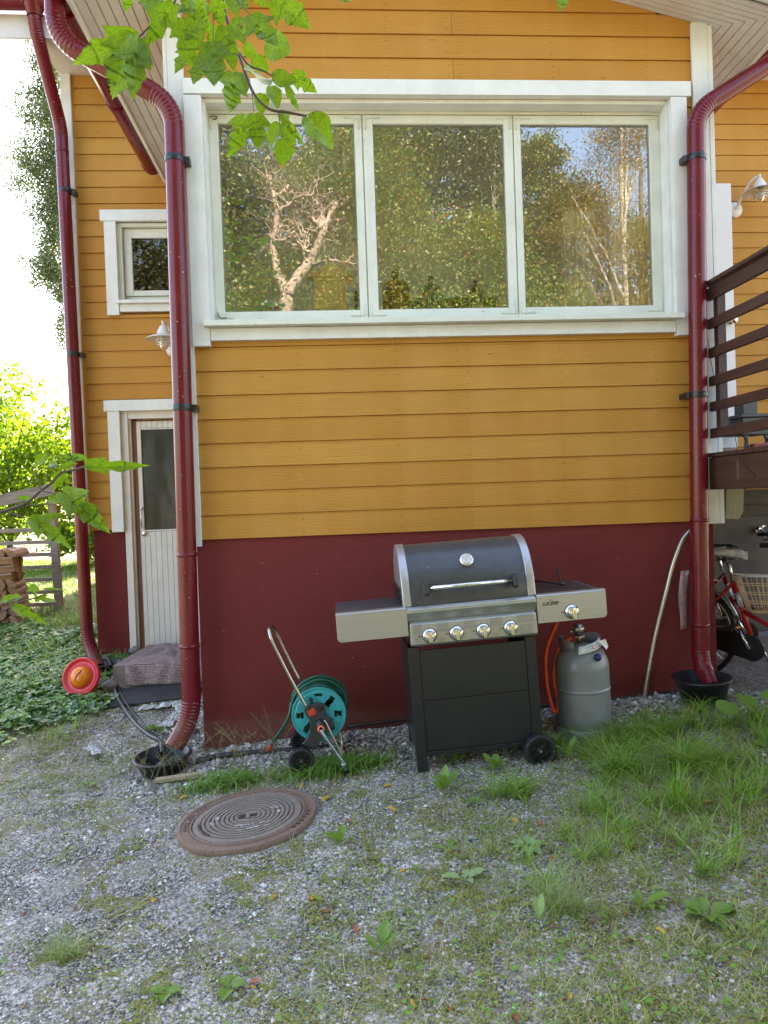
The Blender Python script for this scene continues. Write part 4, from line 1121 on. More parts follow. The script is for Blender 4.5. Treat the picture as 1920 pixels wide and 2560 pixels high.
# door step with rug
st = empty('door_step', (-.50, 1.70, .03), (0, 0, R(-5)), label='low wooden door step draped with a woven rag rug', cat='step')
mb = MB(); mb.box(-.44, .46, -.40, .40, -.05, .185); mb.build('box', wood_mat('step_planks', (.17, .12, .10), (.28, .21, .18), .8, 0), st, bevel=.006)
def rag_mat():
    m = NT('rag_rug'); o = m.coord()
    w = m.n('TexWave', {'Vector': m.mapping(o, (1, 1, 1)), 'Scale': 26.0, 'Distortion': 1.6, 'Detail': 1.0}, bands_direction='Y').outputs[1]
    w2 = m.n('TexWave', {'Vector': m.mapping(o, (1, 1, 1)), 'Scale': 26.0, 'Distortion': 1.6}, bands_direction='Z').outputs[1]
    n = m.noise(o, 60, 4, .7); b = m.noise(o, 6, 3)
    c = m.mix(m.ramp(n, [(.35, 0.), (.65, 1.)]), (.26, .19, .18), (.55, .45, .43)); c = m.mix(m.ramp(b, [(.4, 0.), (.7, .5)]), c, (.36, .20, .19))
    c = m.mix(m.math('MULTIPLY', m.math('MINIMUM', w, w2), .9), c, (.08, .055, .05))
    m.set(Base_Color=c, Roughness=.95, Specular_IOR_Level=.1); m.bump(m.math('ADD', m.math('ADD', w, w2), n), .9, .006); return m.mat
NX, NY = 60, 46; vs = []
for i in range(NX + 1):
    for j in range(NY + 1):
        x = -.33 + .80 * i / NX; s = j / NY * .78
        y = .37 - s; z = .192
        if y < -.415: z = .192 - (-.415 - y) * 1.0; y = -.415 - .012 * math.sin(x * 9)
        z += .003 * math.sin(x * 14 + s * 9) * (1 if y > -.4 else .2) + .3 * (.012 * math.exp(-((x - .05 - s * .8 + .2) / .05) ** 2) + .02 * math.exp(-((x + .25 - s * .5) / .04) ** 2)) * (1 if y > -.36 else 0)
        if y <= -.41: y -= .006 * math.sin(x * 23 + 1); z = max(z, .035 + .01 * math.sin(x * 5))
        vs.append((x, y, z))
# drape the front fully
vs2 = []
for i in range(NX + 1):
    for j in range(NY + 1):
        x, y, z = vs[i * (NY + 1) + j]; s = j / NY * .98
        if .37 - s < -.415: z = .192 - (s - .785) * .82 + .006 * math.sin(x * 7); y = -.418 - .010 * math.sin(x * 11) - .03 * max(0, (s - .785))
        else: y = .37 - s
        vs2.append((x, y, z))
mb = MB(); mb.add(vs2, [(i * (NY + 1) + j, i * (NY + 1) + j + 1, (i + 1) * (NY + 1) + j + 1, (i + 1) * (NY + 1) + j) for i in range(NX) for j in range(NY)], 0, True)
rug = mb.build('rag_rug', rag_mat(), None, 'grey red woven rag rug hanging over the wooden door step', 'rug')
rug.location = (-.50, 1.70, .03); rug.rotation_euler = (0, 0, R(-5))
sm_ = rug.modifiers.new('thick', 'SOLIDIFY'); sm_.thickness = .009
NX, NY = 40, 16; vs = []
for i in range(NX + 1):
    for j in range(NY + 1):
        x = -1.02 + .74 * i / NX; y = .93 + .38 * j / NY - .10 * i / NX * 0; vs.append((x + .1 * j / NY, y, gzf(x, y) + .014 + .004 * math.sin(x * 17) * math.sin(y * 13)))
mb = MB(); mb.add(vs, [(i * (NY + 1) + j, (i + 1) * (NY + 1) + j, (i + 1) * (NY + 1) + j + 1, i * (NY + 1) + j + 1) for i in range(NX) for j in range(NY)], 0, True)
mat_ = mb.build('rubber_mat', simple('rough_black_mat', (.022, .022, .024), .8, 0, .5, 120, .8), None, 'flat black rubber mat on the ground before the door step', 'mat'); mat_.modifiers.new('t', 'SOLIDIFY').thickness = .01
# crumpled white cloth
def cloth(path, width, name, label):
    P = smooth_path(path, 8); vs = []; nw = 8
    for i, p in enumerate(P):
        t = (P[min(i + 1, len(P) - 1)] - P[max(i - 1, 0)]).normalized(); s = Vector((-t.y, t.x, 0))
        for j in range(nw + 1):
            q = (j / nw - .5) * width * (1 + .25 * math.sin(i * .7)); h = .012 + .018 * abs(math.sin(j * 1.9 + i * .55)) + .008 * math.sin(i * 1.3)
            vs.append(p + s * q + Vector((rnd.uniform(-.002, .002), rnd.uniform(-.002, .002), h)))
    mb = MB(); n = len(P); mb.add(vs, [(i * (nw + 1) + j, i * (nw + 1) + j + 1, (i + 1) * (nw + 1) + j + 1, (i + 1) * (nw + 1) + j) for i in range(n - 1) for j in range(nw)], 0, True)
    o = mb.build(name, simple('off_white_cloth', (.50, .51, .49), .8, 0, .15, 30, .2), None, label, 'cloth'); o.modifiers.new('t', 'SOLIDIFY').thickness = .002
G3 = lambda x, y, dz=0: (x, y, gzf(x, y) + dz)
cloth([G3(-.62, .80), G3(-.50, .79), G3(-.38, .80), G3(-.30, .68), G3(-.33, .52), G3(-.37, .40)], .085, 'cloth_rag', 'crumpled off white cloth rag on the gravel behind the left downpipe')
cloth([G3(-.80, .22), G3(-.74, .18), G3(-.70, .10)], .05, 'paper_scrap', 'small torn white paper scrap on mossy gravel left of the cables')
mb = MB(); mb.box(-.13, .13, -.02, .02, 0, .02); o = mb.build('wood_offcut', wood_mat('pale_offcut', (.32, .25, .15), (.42, .34, .22), .8, 0), None, 'pale flat wood offcut lying in front of the left drain basin', 'wood offcut', bevel=.002); o.location = (-.10, -.385, gzf(-.1, -.385) + .008); o.rotation_euler = (0, -.06, R(3))
# toy disc
fd = empty('plastic_disc', (-1.187, 1.27, .155), (R(71), R(8), R(-12)), label='red plastic disc with orange dome centre, leaning beside the back downpipe foot', cat='disc')
mb = MB(); mb.lathe([(.083, .016), (.090, .010), (.108, .008), (.122, .012), (.130, .022), (.138, .026), (.147, .020), (.150, .008), (.145, .0), (.135, .004), (.122, .0), (.085, -.004)], None, 64); mb.build('rim', simple('red_plastic', (.62, .022, .03), .28, 0, .05), fd)
mb = MB(); mb.lathe([(.083, .014), (.080, .026), (.068, .044), (.045, .058), (.02, .064), (0, .065)], None, 64); dm = mb.build('dome', simple('orange_dome', (.78, .20, .01), .22, 0, .06), fd)
mb = MB(); mb.tube(smooth_path([(-.012, -.038, .062), (-.012, -.01, .069), (.0, .015, .069), (.012, .035, .063), (.013, .045, .059)], 5), .0028, 6); mb.build('cord', M['dark'], dm)
# stones by the step
STN = simple('field_stone', (.17, .155, .14), .85, 0, .3, 14, .4)
def rock(name, loc, s, label, cat='stone', group=None):
    bm = bmesh.new(); bmesh.ops.create_icosphere(bm, subdivisions=3, radius=1)
    ph = rnd.uniform(0, 9)
    for v in bm.verts:
        k = 1 + .13 * math.sin(v.co.x * 3.1 + ph) * math.cos(v.co.y * 2.7 + ph) + .08 * math.sin(v.co.z * 5 + ph * 2); v.co = Vector((v.co.x * s[0], v.co.y * s[1], v.co.z * s[2])) * k
    me = bpy.data.meshes.new(name); bm.to_mesh(me); bm.free(); me.materials.append(STN)
    for p in me.polygons: p.use_smooth = True
    o = bpy.data.objects.new(name, me); COL.objects.link(o); o.location = loc; return tag(o, label, cat, group)
rock('stone', (-1.00, 1.36, .055), (.075, .06, .05), 'round grey stone beside the step, nearest the black cable')
rock('stone', (-1.10, 1.42, .05), (.055, .05, .05), 'grey stone half hidden behind the red plastic disc')
rock('stone', (-.98, 1.98, .20), (.05, .045, .04), 'pale stone at the back corner of the door step by the plinth')
# leaning bent metal pipe
mb = MB(); mb.tube(smooth_path([(2.694, -.06, .12), (2.74, -.06, .355), (2.786, -.06, .558), (2.858, -.058, .806), (2.905, -.056, .965), (2.942, -.055, 1.058), (2.97, -.05, 1.114), (3.005, -.045, 1.158), (3.05, -.04, 1.188), (3.12, -.035, 1.20)], 6), .0125, 14)
tag(mb.build('metal_pipe', simple('aluminium_pipe', (.48, .46, .38), .3, .9, .1, 30, .03)), 'bent bare metal pipe leaning on the plinth left of the right downpipe', 'pipe')
# peeling tape hanging behind the right pipe
vs = []
for i in range(13):
    t = i / 12; x = 3.000 - .035 * t - .01 * math.sin(t * 5); z = .93 - .37 * t; w = .028 * (1 - .3 * t)
    vs += [(x - w, -.03 - .006 * math.sin(t * 9), z), (x + w, -.032 + .006 * math.cos(t * 8), z)]
mb = MB(); mb.add(vs, [(2 * i, 2 * i + 1, 2 * i + 3, 2 * i + 2) for i in range(12)], 0, True)
o = mb.build('tape_strip', simple('dirty_clear_tape', (.33, .20, .20), .25, 0, .3, 50), None, 'dusty strip of clear tape hanging beside the right front downpipe', 'tape'); o.modifiers.new('t', 'SOLIDIFY').thickness = .001

# ================================================================== WALL LAMPS
WL = simple('white_lamp_enamel', (.70, .68, .66), .3, 0, .05, 20, .02)
def lamp(loc, label, ang, rad):
    """goose neck barn lamp; local frame: wall plate at the origin side, shade hangs at (0,0,0)"""
    L_ = empty('wall_lamp', loc, (0, 0, ang), label=label, cat='lamp')
    mb = MB(); mb.lathe([(.014, .098), (.020, .104), (.030, .090), (.040, .070), (.052, .050), (.056, .032), (.060, .020), (rad * .7, .008), (rad, -.012), (rad + .002, -.018), (rad - .004, -.016), (rad * .7, .003), (.05, .012), (.03, .02)], None, 48); mb.build('shade', WL, L_)
    mb = MB(); mb.lathe([(0, .142), (.010, .140), (.014, .130), (.009, .120), (.012, .108), (.016, .1), (.014, .095)], None, 20); mb.build('finial', WL, L_)
    mb = MB(); mb.lathe([(.040, .01), (.040, -.05), (.036, -.085), (.022, -.108), (0, -.115)], None, 28); mb.build('glass_globe', glass_mat('lamp_glass', .12, (.93, .93, .92), .0), L_)
    mb = MB(); mb.lathe([(0, -.01), (.016, -.012), (.022, -.05), (.012, -.075), (0, -.078)], None, 20); mb.build('bulb', simple('white_bulb', (.75, .74, .70), .3), L_)
    for k in range(3):
        z = -.030 - k * .020; r_ = .066 - k * .005
        mb = MB(); mb.tube([(r_ * math.cos(t), r_ * math.sin(t), z) for t in [2 * math.pi * i / 32 for i in range(32)]], .0045, 8, closed=True); mb.build('guard_ring', WL, L_)
    mb = MB()
    for k in range(3):
        a = 2 * math.pi * k / 3 + .5; mb.tube([(.058 * math.cos(a), .058 * math.sin(a), .005), (.062 * math.cos(a), .062 * math.sin(a), -.03), (.050 * math.cos(a), .050 * math.sin(a), -.078)], .003, 6)
    mb.build('guard_bar', WL, L_)
    return L_, WL
l1, _ = lamp((-.612, 1.93, 2.915), 'white barn lamp with glass globe beside the left front downpipe, above the door', 0, .145)
mb = MB(); mb.tube(smooth_path([(0, 0, .10), (.0, .05, .14), (.02, .12, .12), (.03, .16, .03), (.03, .19, -.05)], 6), .010, 10); mb.build('arm', WL, l1)
mb = MB(); mb.lathe([(0, .02), (.05, .02), (.058, .0)], Matrix.Translation((.03, .205, -.07)) @ Matrix.Rotation(R(90), 4, 'X'), 28); mb.build('wall_plate', WL, l1)
l2, _ = lamp((4.80, 1.93, 4.16), 'white barn lamp with goose neck arm high on the right wall above the deck', 0, .145)
mb = MB(); mb.tube(smooth_path([(.0, .01, .130), (-.035, .04, .115), (-.075, .09, .05), (-.11, .15, -.05), (-.125, .19, -.10)], 6), .011, 10); mb.build('arm', WL, l2)
mb = MB(); mb.lathe([(0, .024), (.060, .022), (.072, .012), (.075, .0)], Matrix.Translation((-.125, .208, -.10)) @ Matrix.Rotation(R(90), 4, 'X'), 32); mb.build('wall_plate', WL, l2)

# ================================================================== DECK
dk = empty('deck', (3.165, -.04, 1.435), label='dark brown stained wooden deck with slatted railing to the right of the window', cat='deck')
dk_off = Vector((-3.165, .04, -1.435))
BR = M['brown']
def dbox(name, b, mat=BR, bevel=.003, **k):
    mb = MB(); x0, x1, y0, y1, z0, z1 = b
    mb.box(x0 - 3.165, x1 - 3.165, y0 + .04, y1 + .04, z0 - 1.435, z1 - 1.435); return mb.build(name, mat, dk, bevel=bevel, **k)
dbox('beam', (3.165, 3.213, -3.2, -.045, 1.435, 1.636), bevel=.006)
y = -.05; i = 0
while y > -3.2:
    dbox('deck_board', (3.155, 5.6, y - .093, y, 1.638, 1.664), M['brown_x'], .002); y -= .098
y = .05
while y < 2.0:
    dbox('deck_board', (3.285, 5.6, y, y + .093, 1.638, 1.664), M['brown_x'], .002); y += .098
for jy in (-2.6, -1.4, .1, 1.2): dbox('joist', (3.29 if jy > 0 else 3.22, 5.6, jy, jy + .045, 1.445, 1.634), M['brown_x'])
dbox('post', (3.208, 3.262, -.115, -.068, 1.76, 2.66)); dbox('post', (3.208, 3.262, -1.50, -1.445, 1.55, 2.66)); dbox('post', (3.208, 3.262, -3.0, -2.945, 1.55, 2.66))
for z0, z1 in ((2.613, 2.690), (2.438, 2.500), (2.258, 2.318), (2.082, 2.142), (1.925, 1.983), (1.757, 1.818)):
    dbox('rail_slat', (3.178, 3.204, -3.2, -.045, z0, z1))
dbox('top_rail', (3.150, 3.262, -3.2, -.045, 2.700, 2.724))
mb = MB(); mb.box(.046, .052, -1.35, -1.28, 0, .2); 
for px_, z in ((.0, 0),): pass
mb = MB(); mb.tube([tuple(Vector(p) + dk_off) for p in smooth_path([(3.172, -.06, 2.38), (3.170, -.09, 2.25), (3.165, -.14, 2.12), (3.168, -.20, 2.02), (3.165, -.24, 1.90), (3.160, -.33, 1.80), (3.158, -.37, 1.70), (3.15, -.42, 1.60), (3.155, -.55, 1.50)], 6)], .0022, 6); mb.build('thin_wire', M['dark'], dk)
for y_ in (-.36, -.362):
    pass
mb = MB(); mb.box(-.0012, 0, -.335, -.315, .06, .17); mb.build('paint_mark', simple('worn_stain', (.12, .07, .05), .6), dk)
# steel corner posts hold the deck off frame
for yy in (-3.1, -1.5): dbox('leg', (5.3, 5.4, yy, yy + .1, 0, 1.44))
# open white door leaf beside the bay
od = empty('open_door', (3.30, 1.12, 1.70), label='white door leaf standing open beyond the right downpipe, with a round chrome knob', cat='door')
mb = MB(); mb.box(0, .735, -.02, .02, .06, 2.155); mb.build('leaf', simple('white_door_enamel', (.72, .73, .75), .4, 0, .04, 90, .15), od, bevel=.003)
mb = MB(); mb.box(.05, .73, -.018, .018, .03, .058); mb.build('bottom_seal', simple('pink_grey_seal', (.35, .24, .22), .7), od)
mb = MB(); mb.lathe([(.026, 0), (.026, .006), (.012, .010), (.010, .03), (.026, .040), (.030, .055), (.024, .066), (0, .070)], Matrix.Translation((.70, -.02, 1.065)) @ Matrix.Rotation(R(90), 4, 'X'), 28); mb.tube([(.70, -.045, 1.065), (.60, -.045, 1.068)], .008, 8); mb.build('knob', M['chrome'], od)
# things on the deck
sv = empty('garden_stove', (3.97, .85, 1.664), label='black square cast iron garden stove standing on the deck behind the railing', cat='stove')
mb = MB(); mb.box(-.10, .10, -.10, .10, .20, .30); mb.box(-.125, .13, -.12, .12, .30, .325); mb.box(-.11, .115, -.11, .11, .17, .21); mb.build('firebox', M['black_metal'], sv, bevel=.004)
mb = MB(); mb.box(-.07, .045, -.06, .06, .326, .46); mb.build('flue', M['black_metal'], sv, bevel=.004)
mb = MB()
for sx in (-.09, .07): mb.beam((sx, -.09, 0), (sx + .03, -.09, .19), .02, .012); mb.beam((sx + .06, -.09, 0), (sx, -.09, .19), .02, .012)
mb.build('leg', simple('blue_black_steel', (.03, .04, .055), .4), sv)
mb = MB(); mb.tube([(.10, -.12, .30), (.33, -.13, .50)], .006, 8); mb.build('poker', M['black_metal'], sv)
rb = MB(); rb.box(3.86, 4.00, .60, .66, 1.668, 1.76); tag(rb.build('red_block', simple('faded_red_block', (.25, .06, .05), .7, 0, .3, 20), bevel=.01), 'faded red block lying on the deck boards under the garden stove', 'block')
# meter box under the deck
mx = empty('meter_box', (3.60, .52, 1.20), (0, R(4), 0), label='beige plastic box with a printed label hanging under the deck beam', cat='box')
PG = simple('beige_plastic', (.42, .43, .32), .5, 0, .06)
mb = MB(); mb.prism([(-.045, .25), (-.045, .022), (.058, .022), (.085, .075), (.085, .25)], -.05, .05, 'y'); mb.build('case', PG, mx, bevel=.004)
mb = MB(); mb.box(-.063, -.048, -.05, .05, .02, .24); mb.box(.086, .100, -.045, .05, .08, .25); mb.build('side_grille', simple('dark_grille', (.07, .075, .06), .5), mx)
mb = MB(); mb.box(-.036, .026, -.0515, -.0502, .03, .13); lb = mb.build('label_sticker', simple('pale_sticker', (.50, .50, .42), .6), mx)
mb = MB()
for r_ in range(12):
    for c_ in range(3):
        if rnd.random() < .8: mb.box(-.031 + c_ * .018, -.031 + c_ * .018 + rnd.uniform(.006, .014), -.0521, -.0516, .036 + r_ * .0075, .0385 + r_ * .0075)
mb.build('fine_print', simple('grey_ink_box', (.16, .16, .14), .6), lb)
# garden tap
tp = empty('garden_tap', (4.80, 2.10, 1.03), label='chrome garden tap on the stained plywood wall under the deck', cat='tap')
mb = MB(); mb.lathe([(0, .02), (.03, .018), (.04, 0)], Matrix.Rotation(R(90), 4, 'X'), 20); mb.tube([(0, 0, 0), (0, -.07, 0), (0, -.10, -.02), (0, -.105, -.07)], .013, 12); mb.build('spout', M['chrome'], tp)
mb = MB(); mb.tube([(0, -.06, 0), (0, -.06, .04)], .008, 8); mb.tube([(-.04, -.06, .042), (.04, -.06, .042)], .008, 8); mb.tube([(0, -.09, .042), (0, -.03, .042)], .008, 8); mb.build('handle', M['chrome'], tp)

# ================================================================== BICYCLES
RD = simple('red_bike_enamel', (.50, .018, .02), .28, .1, .1, 12, .03); RD2 = simple('dark_red_enamel', (.24, .014, .02), .4, .1, .2, 12, .05)
def bike_wheel(c, d, r_, parent, spokes=28):
    d = Vector(d).normalized(); n = d.cross(Vector((0, 0, 1))).normalized(); c = Vector(c)
    Mx = Matrix.Translation(c) @ Matrix(((d.x, 0, n.x), (d.y, 0, n.y), (0, 1, n.z))).to_4x4()
    w = empty('wheel', parent=parent)
    ring = lambda rr: [Mx @ Vector((rr * math.cos(t), rr * math.sin(t), 0)) for t in [2 * math.pi * i / 48 for i in range(48)]]
    mb = MB(); mb.tube(ring(r_ - .018), .018, 10, closed=True); mb.build('tyre', M['rubber'], w)
    mb = MB(); mb.tube(ring(r_ - .040), .009, 8, closed=True); mb.build('rim', M['chrome'], w)
    mb = MB()
    for k in range(spokes):
        a = 2 * math.pi * k / spokes; s = 1 if k % 2 else -1; a2 = a + s * .9
        mb.tube([Mx @ Vector((.02 * math.cos(a2), .02 * math.sin(a2), .028 * s)), Mx @ Vector(((r_ - .045) * math.cos(a), (r_ - .045) * math.sin(a), 0))], .0013, 4)
    mb.build('spokes', M['chrome'], w)
    mb = MB(); mb.tube([c - n * .05, c - n * .03, c + n * .03, c + n * .05], [.008, .022, .022, .008], 12); mb.build('hub', M['chrome'], w)
    return Mx, n
def bicycle(base, d, name, label, red, seat=True):
    b = empty(name, (0, 0, 0), label=label, cat='bicycle')
    d = Vector((d[0], d[1], 0)).normalized(); o = Vector(base); n = d.cross(Vector((0, 0, 1)))
    P = lambda f, u, s=0: o + d * f + Vector((0, 0, u)) + n * s
    rh, bbk, st_, hd, hl, fh = P(0, .335), P(.44, .27), P(.31, .70), P(.93, .78), P(.955, .66), P(1.07, .335)
    Mx, _ = bike_wheel(rh, d, .335, b); bike_wheel(fh, d, .335, b)
    mb = MB(); mb.tube([bbk, st_], .016, 12); mb.tube([st_ + (bbk - st_) * .45, P(.55, .42), hl + Vector((0, 0, -.01))], .017, 12); mb.tube([hl, hd], .019, 12)
    for s in (-.055, .055):
        mb.tube([bbk + n * s * .4, rh + n * s], .009, 8); mb.tube([st_ + n * s * .3, rh + n * s], .008, 8)
    mb.tube([bbk - n * .04, bbk + n * .04], .024, 12); mb.build('frame', red, b)
    mb = MB()
    for s in (-.05, .05): mb.tube([hl + n * s * .5 + Vector((0, 0, -.03)), fh + n * s], .010, 8)
    mb.build('fork', red, b)
    mb = MB(); mb.tube([bbk.lerp(st_, .62), bbk.lerp(st_, .84)], .0168, 14); mb.build('white_band', simple('silver_decal', (.55, .58, .60), .35, .2, .35, 60), b)
    for (cc, a0, a1) in ((rh, 20, 175), (fh, 15, 150)):
        mb = MB(); vs = []
        nn = 26
        for i in range(nn + 1):
            a = R(a0 + (a1 - a0) * i / nn)
            for q, rr in ((-.028, .350), (-.015, .362), (.015, .362), (.028, .350)): vs.append(cc + d * (rr * math.cos(a)) + Vector((0, 0, rr * math.sin(a))) + n * q)
        mb.add(vs, [(4 * i + j, 4 * i + j + 1, 4 * i + j + 5, 4 * i + j + 4) for i in range(nn) for j in range(3)], 0, True)
        f = mb.build('mudguard', simple('chromed_mudguard', (.30, .29, .28), .22, .9), b); f.modifiers.new('t', 'SOLIDIFY').thickness = .0015
    mb = MB(); mb.tube([st_, P(.27, .88)], .0125, 12); mb.build('seat_post', M['chrome'], b)
    # saddle
    sx = []; N = 22; K = 16
    for i in range(N + 1):
        t = i / N; f = .17 - .27 * (1 - t) ; L_ = -.12 + .27 * t
        w = .088 * max(.0, 1 - ((t - .18) / .55) ** 2) + .022 * (1 - t * .25) if t < .73 else .020 * (1 - ((t - .73) / .27) ** 2.5) + .002
        if t < .12: w = w * math.sqrt(max(0.02, t / .12)) + .01
        for k in range(K):
            a = 2 * math.pi * k / K; sx.append(P(.26 + L_, .905 + .024 * math.sin(a) * (1 if math.sin(a) > 0 else 1.3) + .012 * (1 - t) - (.0 if t < .9 else .01), w * math.cos(a)))
    fs = [(i * K + k, i * K + (k + 1) % K, (i + 1) * K + (k + 1) % K, (i + 1) * K + k) for i in range(N) for k in range(K)] + [list(range(K)), list(range((N + 1) * K - 1, N * K - 1, -1))]
    mb = MB(); mb.add(sx, fs, 0, True); sd_ = mb.build('saddle', simple('pale_saddle', (.75, .76, .78), .45, 0, .15, 30, .1) if seat else M['black_plastic'], b)
    mb = MB(); mb.tube([P(.18, .88, -.03), P(.20, .855, -.03), P(.33, .865, -.02)], .005, 6); mb.tube([P(.18, .88, .03), P(.20, .855, .03), P(.33, .865, .02)], .005, 6); mb.box(-.02, .02, -.02, .02, -.02, .02, 0, Matrix.Translation(P(.27, .86))); mb.build('saddle_rails', M['grey_plastic'], b)
    # cranks, chain case, pedals
    mb = MB(); cc = bbk + n * .05
    prof = [cc + d * (.085 * math.cos(t)) + Vector((0, 0, .085 * math.sin(t))) for t in [R(-80 + 16 * i) for i in range(12)]] + [rh + n * .05 + Vector((0, 0, .05)), rh + n * .05 - d * .05, rh + n * .05 - Vector((0, 0, .05))]
    q0 = len(prof); mb.add(prof + [p + n * .018 for p in prof], [list(range(q0)), list(range(2 * q0 - 1, q0 - 1, -1))] + [(i, (i + 1) % q0, q0 + (i + 1) % q0, q0 + i) for i in range(q0)]); mb.build('chain_case', M['black_plastic'], b, bevel=.003)
    for s, a in ((1, R(118)), (-1, R(-62))):
        e = bbk + n * (s * .085) + d * (.17 * math.cos(a)) + Vector((0, 0, .17 * math.sin(a)))
        mb = MB(); mb.tube([bbk + n * s * .07, bbk + n * s * .085, e], [.012, .012, .009], 8); cr = mb.build('crank', M['chrome'], b)
        mb = MB(); mb.beam(e + n * s * .01 - d * .03, e + n * s * .01 + d * .03, .02, .02); mb.beam(e + n * s * .10 - d * .03, e + n * s * .10 + d * .03, .02, .02); mb.beam(e + n * s * .01, e + n * s * .10, .05, .02); mb.build('pedal', M['black_plastic'], cr)
        for t in (-.036, .036):
            mb = MB(); mb.beam(e + n * s * .02 + d * t, e + n * s * .09 + d * t, .006, .014); mb.build('reflector', simple('amber_reflector', (.75, .20, .02), .25), cr)
    # carrier
    mb = MB()
    for s in (-.05, .05): mb.tube([P(.20, .70, s), P(-.20, .71, s)], .005, 6); mb.tube([P(-.18, .71, s), P(.0, .335, s * 1.2)], .004, 6)
    for f in (-.2, -.08, .05, .18): mb.tube([P(f, .71, -.05), P(f, .71, .05)], .004, 6)
    mb.build('carrier', M['chrome'], b)
    # handlebar
    mb = MB(); mb.tube([hd, P(.90, .93)], .012, 10)
    hb_ = smooth_path([P(.62, .985, -.27), P(.74, .985, -.26), P(.86, .965, -.17), P(.91, .935, -.04), P(.91, .935, .04), P(.86, .965, .17), P(.74, .985, .26), P(.62, .985, .27)], 6)
    mb.tube(hb_, .011, 12); hb = mb.build('handlebar', M['chrome'], b)
    for s in (-1, 1): mb = MB(); mb.tube([P(.60, .985, .27 * s), P(.73, .985, .262 * s)], [.016, .015], 12); mb.tube([P(.74, .97, .25 * s), P(.64, .94, .25 * s)], .005, 6); mb.build('grip', M['black_plastic'], hb)
    return b, P, d, n
b1, P1, d1, n1 = bicycle((3.36, .62, .085), (.60, -.80), 'bicycle', 'red bicycle with pale grey saddle parked under the deck beside the downpipe', RD)
b2, P2, d2, n2 = bicycle((3.45, .95, .085), (.93, -.36), 'bicycle', 'dark red bicycle standing behind the pale saddled bicycle under the deck', RD2, False)
# wire basket
bk = empty('bicycle_basket', (3.715, .22, .72), label='cream wire bicycle basket in front of the pale saddled bicycle', cat='basket')
WB = simple('cream_wire', (.70, .50, .27), .5, 0, .15, 40); WR = simple('white_wire', (.62, .62, .58), .4)
def rect(z, hx, hy, r_=.05, n=6):
    P = []
    for cx_, cy_, a0 in ((hx - r_, hy - r_, 0), (-hx + r_, hy - r_, 90), (-hx + r_, -hy + r_, 180), (hx - r_, -hy + r_, 270)):
        P += [(cx_ + r_ * math.cos(R(a0 + 90 * i / n)), cy_ + r_ * math.sin(R(a0 + 90 * i / n)), z) for i in range(n + 1)]
    return P
bxm = MB(); zs = [(-.12, .13, .10), (-.06, .15, .112), (.0, .17, .125), (.06, .19, .137)]
for z, hx, hy in zs: bxm.tube(rect(z, hx, hy), .0028, 6, closed=True)
lo, hi = rect(-.12, .13, .10), rect(.12, .21, .15)
for i in range(0, len(lo), 1): bxm.tube([lo[i], hi[i]], .0016, 5) if i % 3 == 0 else None
for k in range(1, 9, 1):
    for sgn in (-1, 1):
        x = -.11 + .22 * k / 9; bxm.tube([(x * .75, sgn * .10, -.12), (x * 1.45, sgn * .15, .12)], .0022, 5)
    y = -.085 + .17 * k / 9
    for sgn in (-1, 1): bxm.tube([(sgn * .13, y * .8, -.12), (sgn * .21, y * 1.4, .12)], .0022, 5)
for k in range(9): x = -.12 + .24 * k / 8; bxm.tube([(x, -.1, -.12), (x, .1, -.12)], .0022, 5)
for k in range(7): y = -.09 + .18 * k / 6; bxm.tube([(-.13, y, -.12), (.13, y, -.12)], .0022, 5)
bxm.build('wire_mesh', WB, bk)
bxm = MB(); bxm.tube(rect(.12, .21, .15), .0055, 8, closed=True); bxm.build('rim', WR, bk)
bk.rotation_euler = (R(-4), R(2), R(-18))

# ================================================================== THINGS INSIDE THE WINDOW
SZ = 2.656
ib = empty('plant_bowl', (.49, .30, SZ), label='pale blue bowl with red roses behind the left window pane', cat='bowl')
mb = MB(); mb.lathe([(0, 0), (.05, .0), (.056, .006), (.078, .05), (.090, .078), (.094, .082), (.086, .080), (.07, .045), (0, .04)], None, 36); mb.build('bowl', simple('pale_blue_china', (.45, .58, .58), .25), ib)
mb = MB()
for a in (-150, -128, -60, -95, -40):
    a = R(a); c_ = Vector((.073 * math.cos(a), .073 * math.sin(a), .035)); mb.lathe([(0, .004), (.010, .003), (.013, 0)], Matrix.Translation(c_) @ Vector((math.cos(a), math.sin(a), 0)).to_track_quat('Z', 'Y').to_matrix().to_4x4(), 9)
mb.build('painted_roses', simple('rose_red', (.45, .015, .03), .4, 0, .4, 200), ib)
ic = empty('key_cabinet', (.833, .31, SZ), label='small pine wood cabinet with carved pediment behind the left window pane', cat='cabinet')
PN = wood_mat('pale_pine', (.80, .55, .24), (.88, .66, .34), .5, 2)
mb = MB(); mb.box(-.105, .105, -.05, .05, 0, .235); mb.build('body', PN, ic, bevel=.002)
mb = MB()
for (a, b, c_, d) in ((-.105, -.082, 0, .235), (.082, .105, 0, .235), (-.082, .082, 0, .02), (-.082, .082, .212, .235)): mb.box(a, b, -.058, -.051, c_, d)
mb.build('door_frame', PN, ic, bevel=.001)
prf = [(-.145, .236), (.145, .236), (.145, .255), (.125, .262), (.10, .275), (.075, .278), (.055, .295), (.03, .300), (.018, .318), (0, .326), (-.018, .318), (-.03, .300), (-.055, .295), (-.075, .278), (-.10, .275), (-.125, .262), (-.145, .255)]
mb = MB(); mb.prism(prf, -.066, .05, 'y'); mb.build('pediment', PN, ic, bevel=.002)
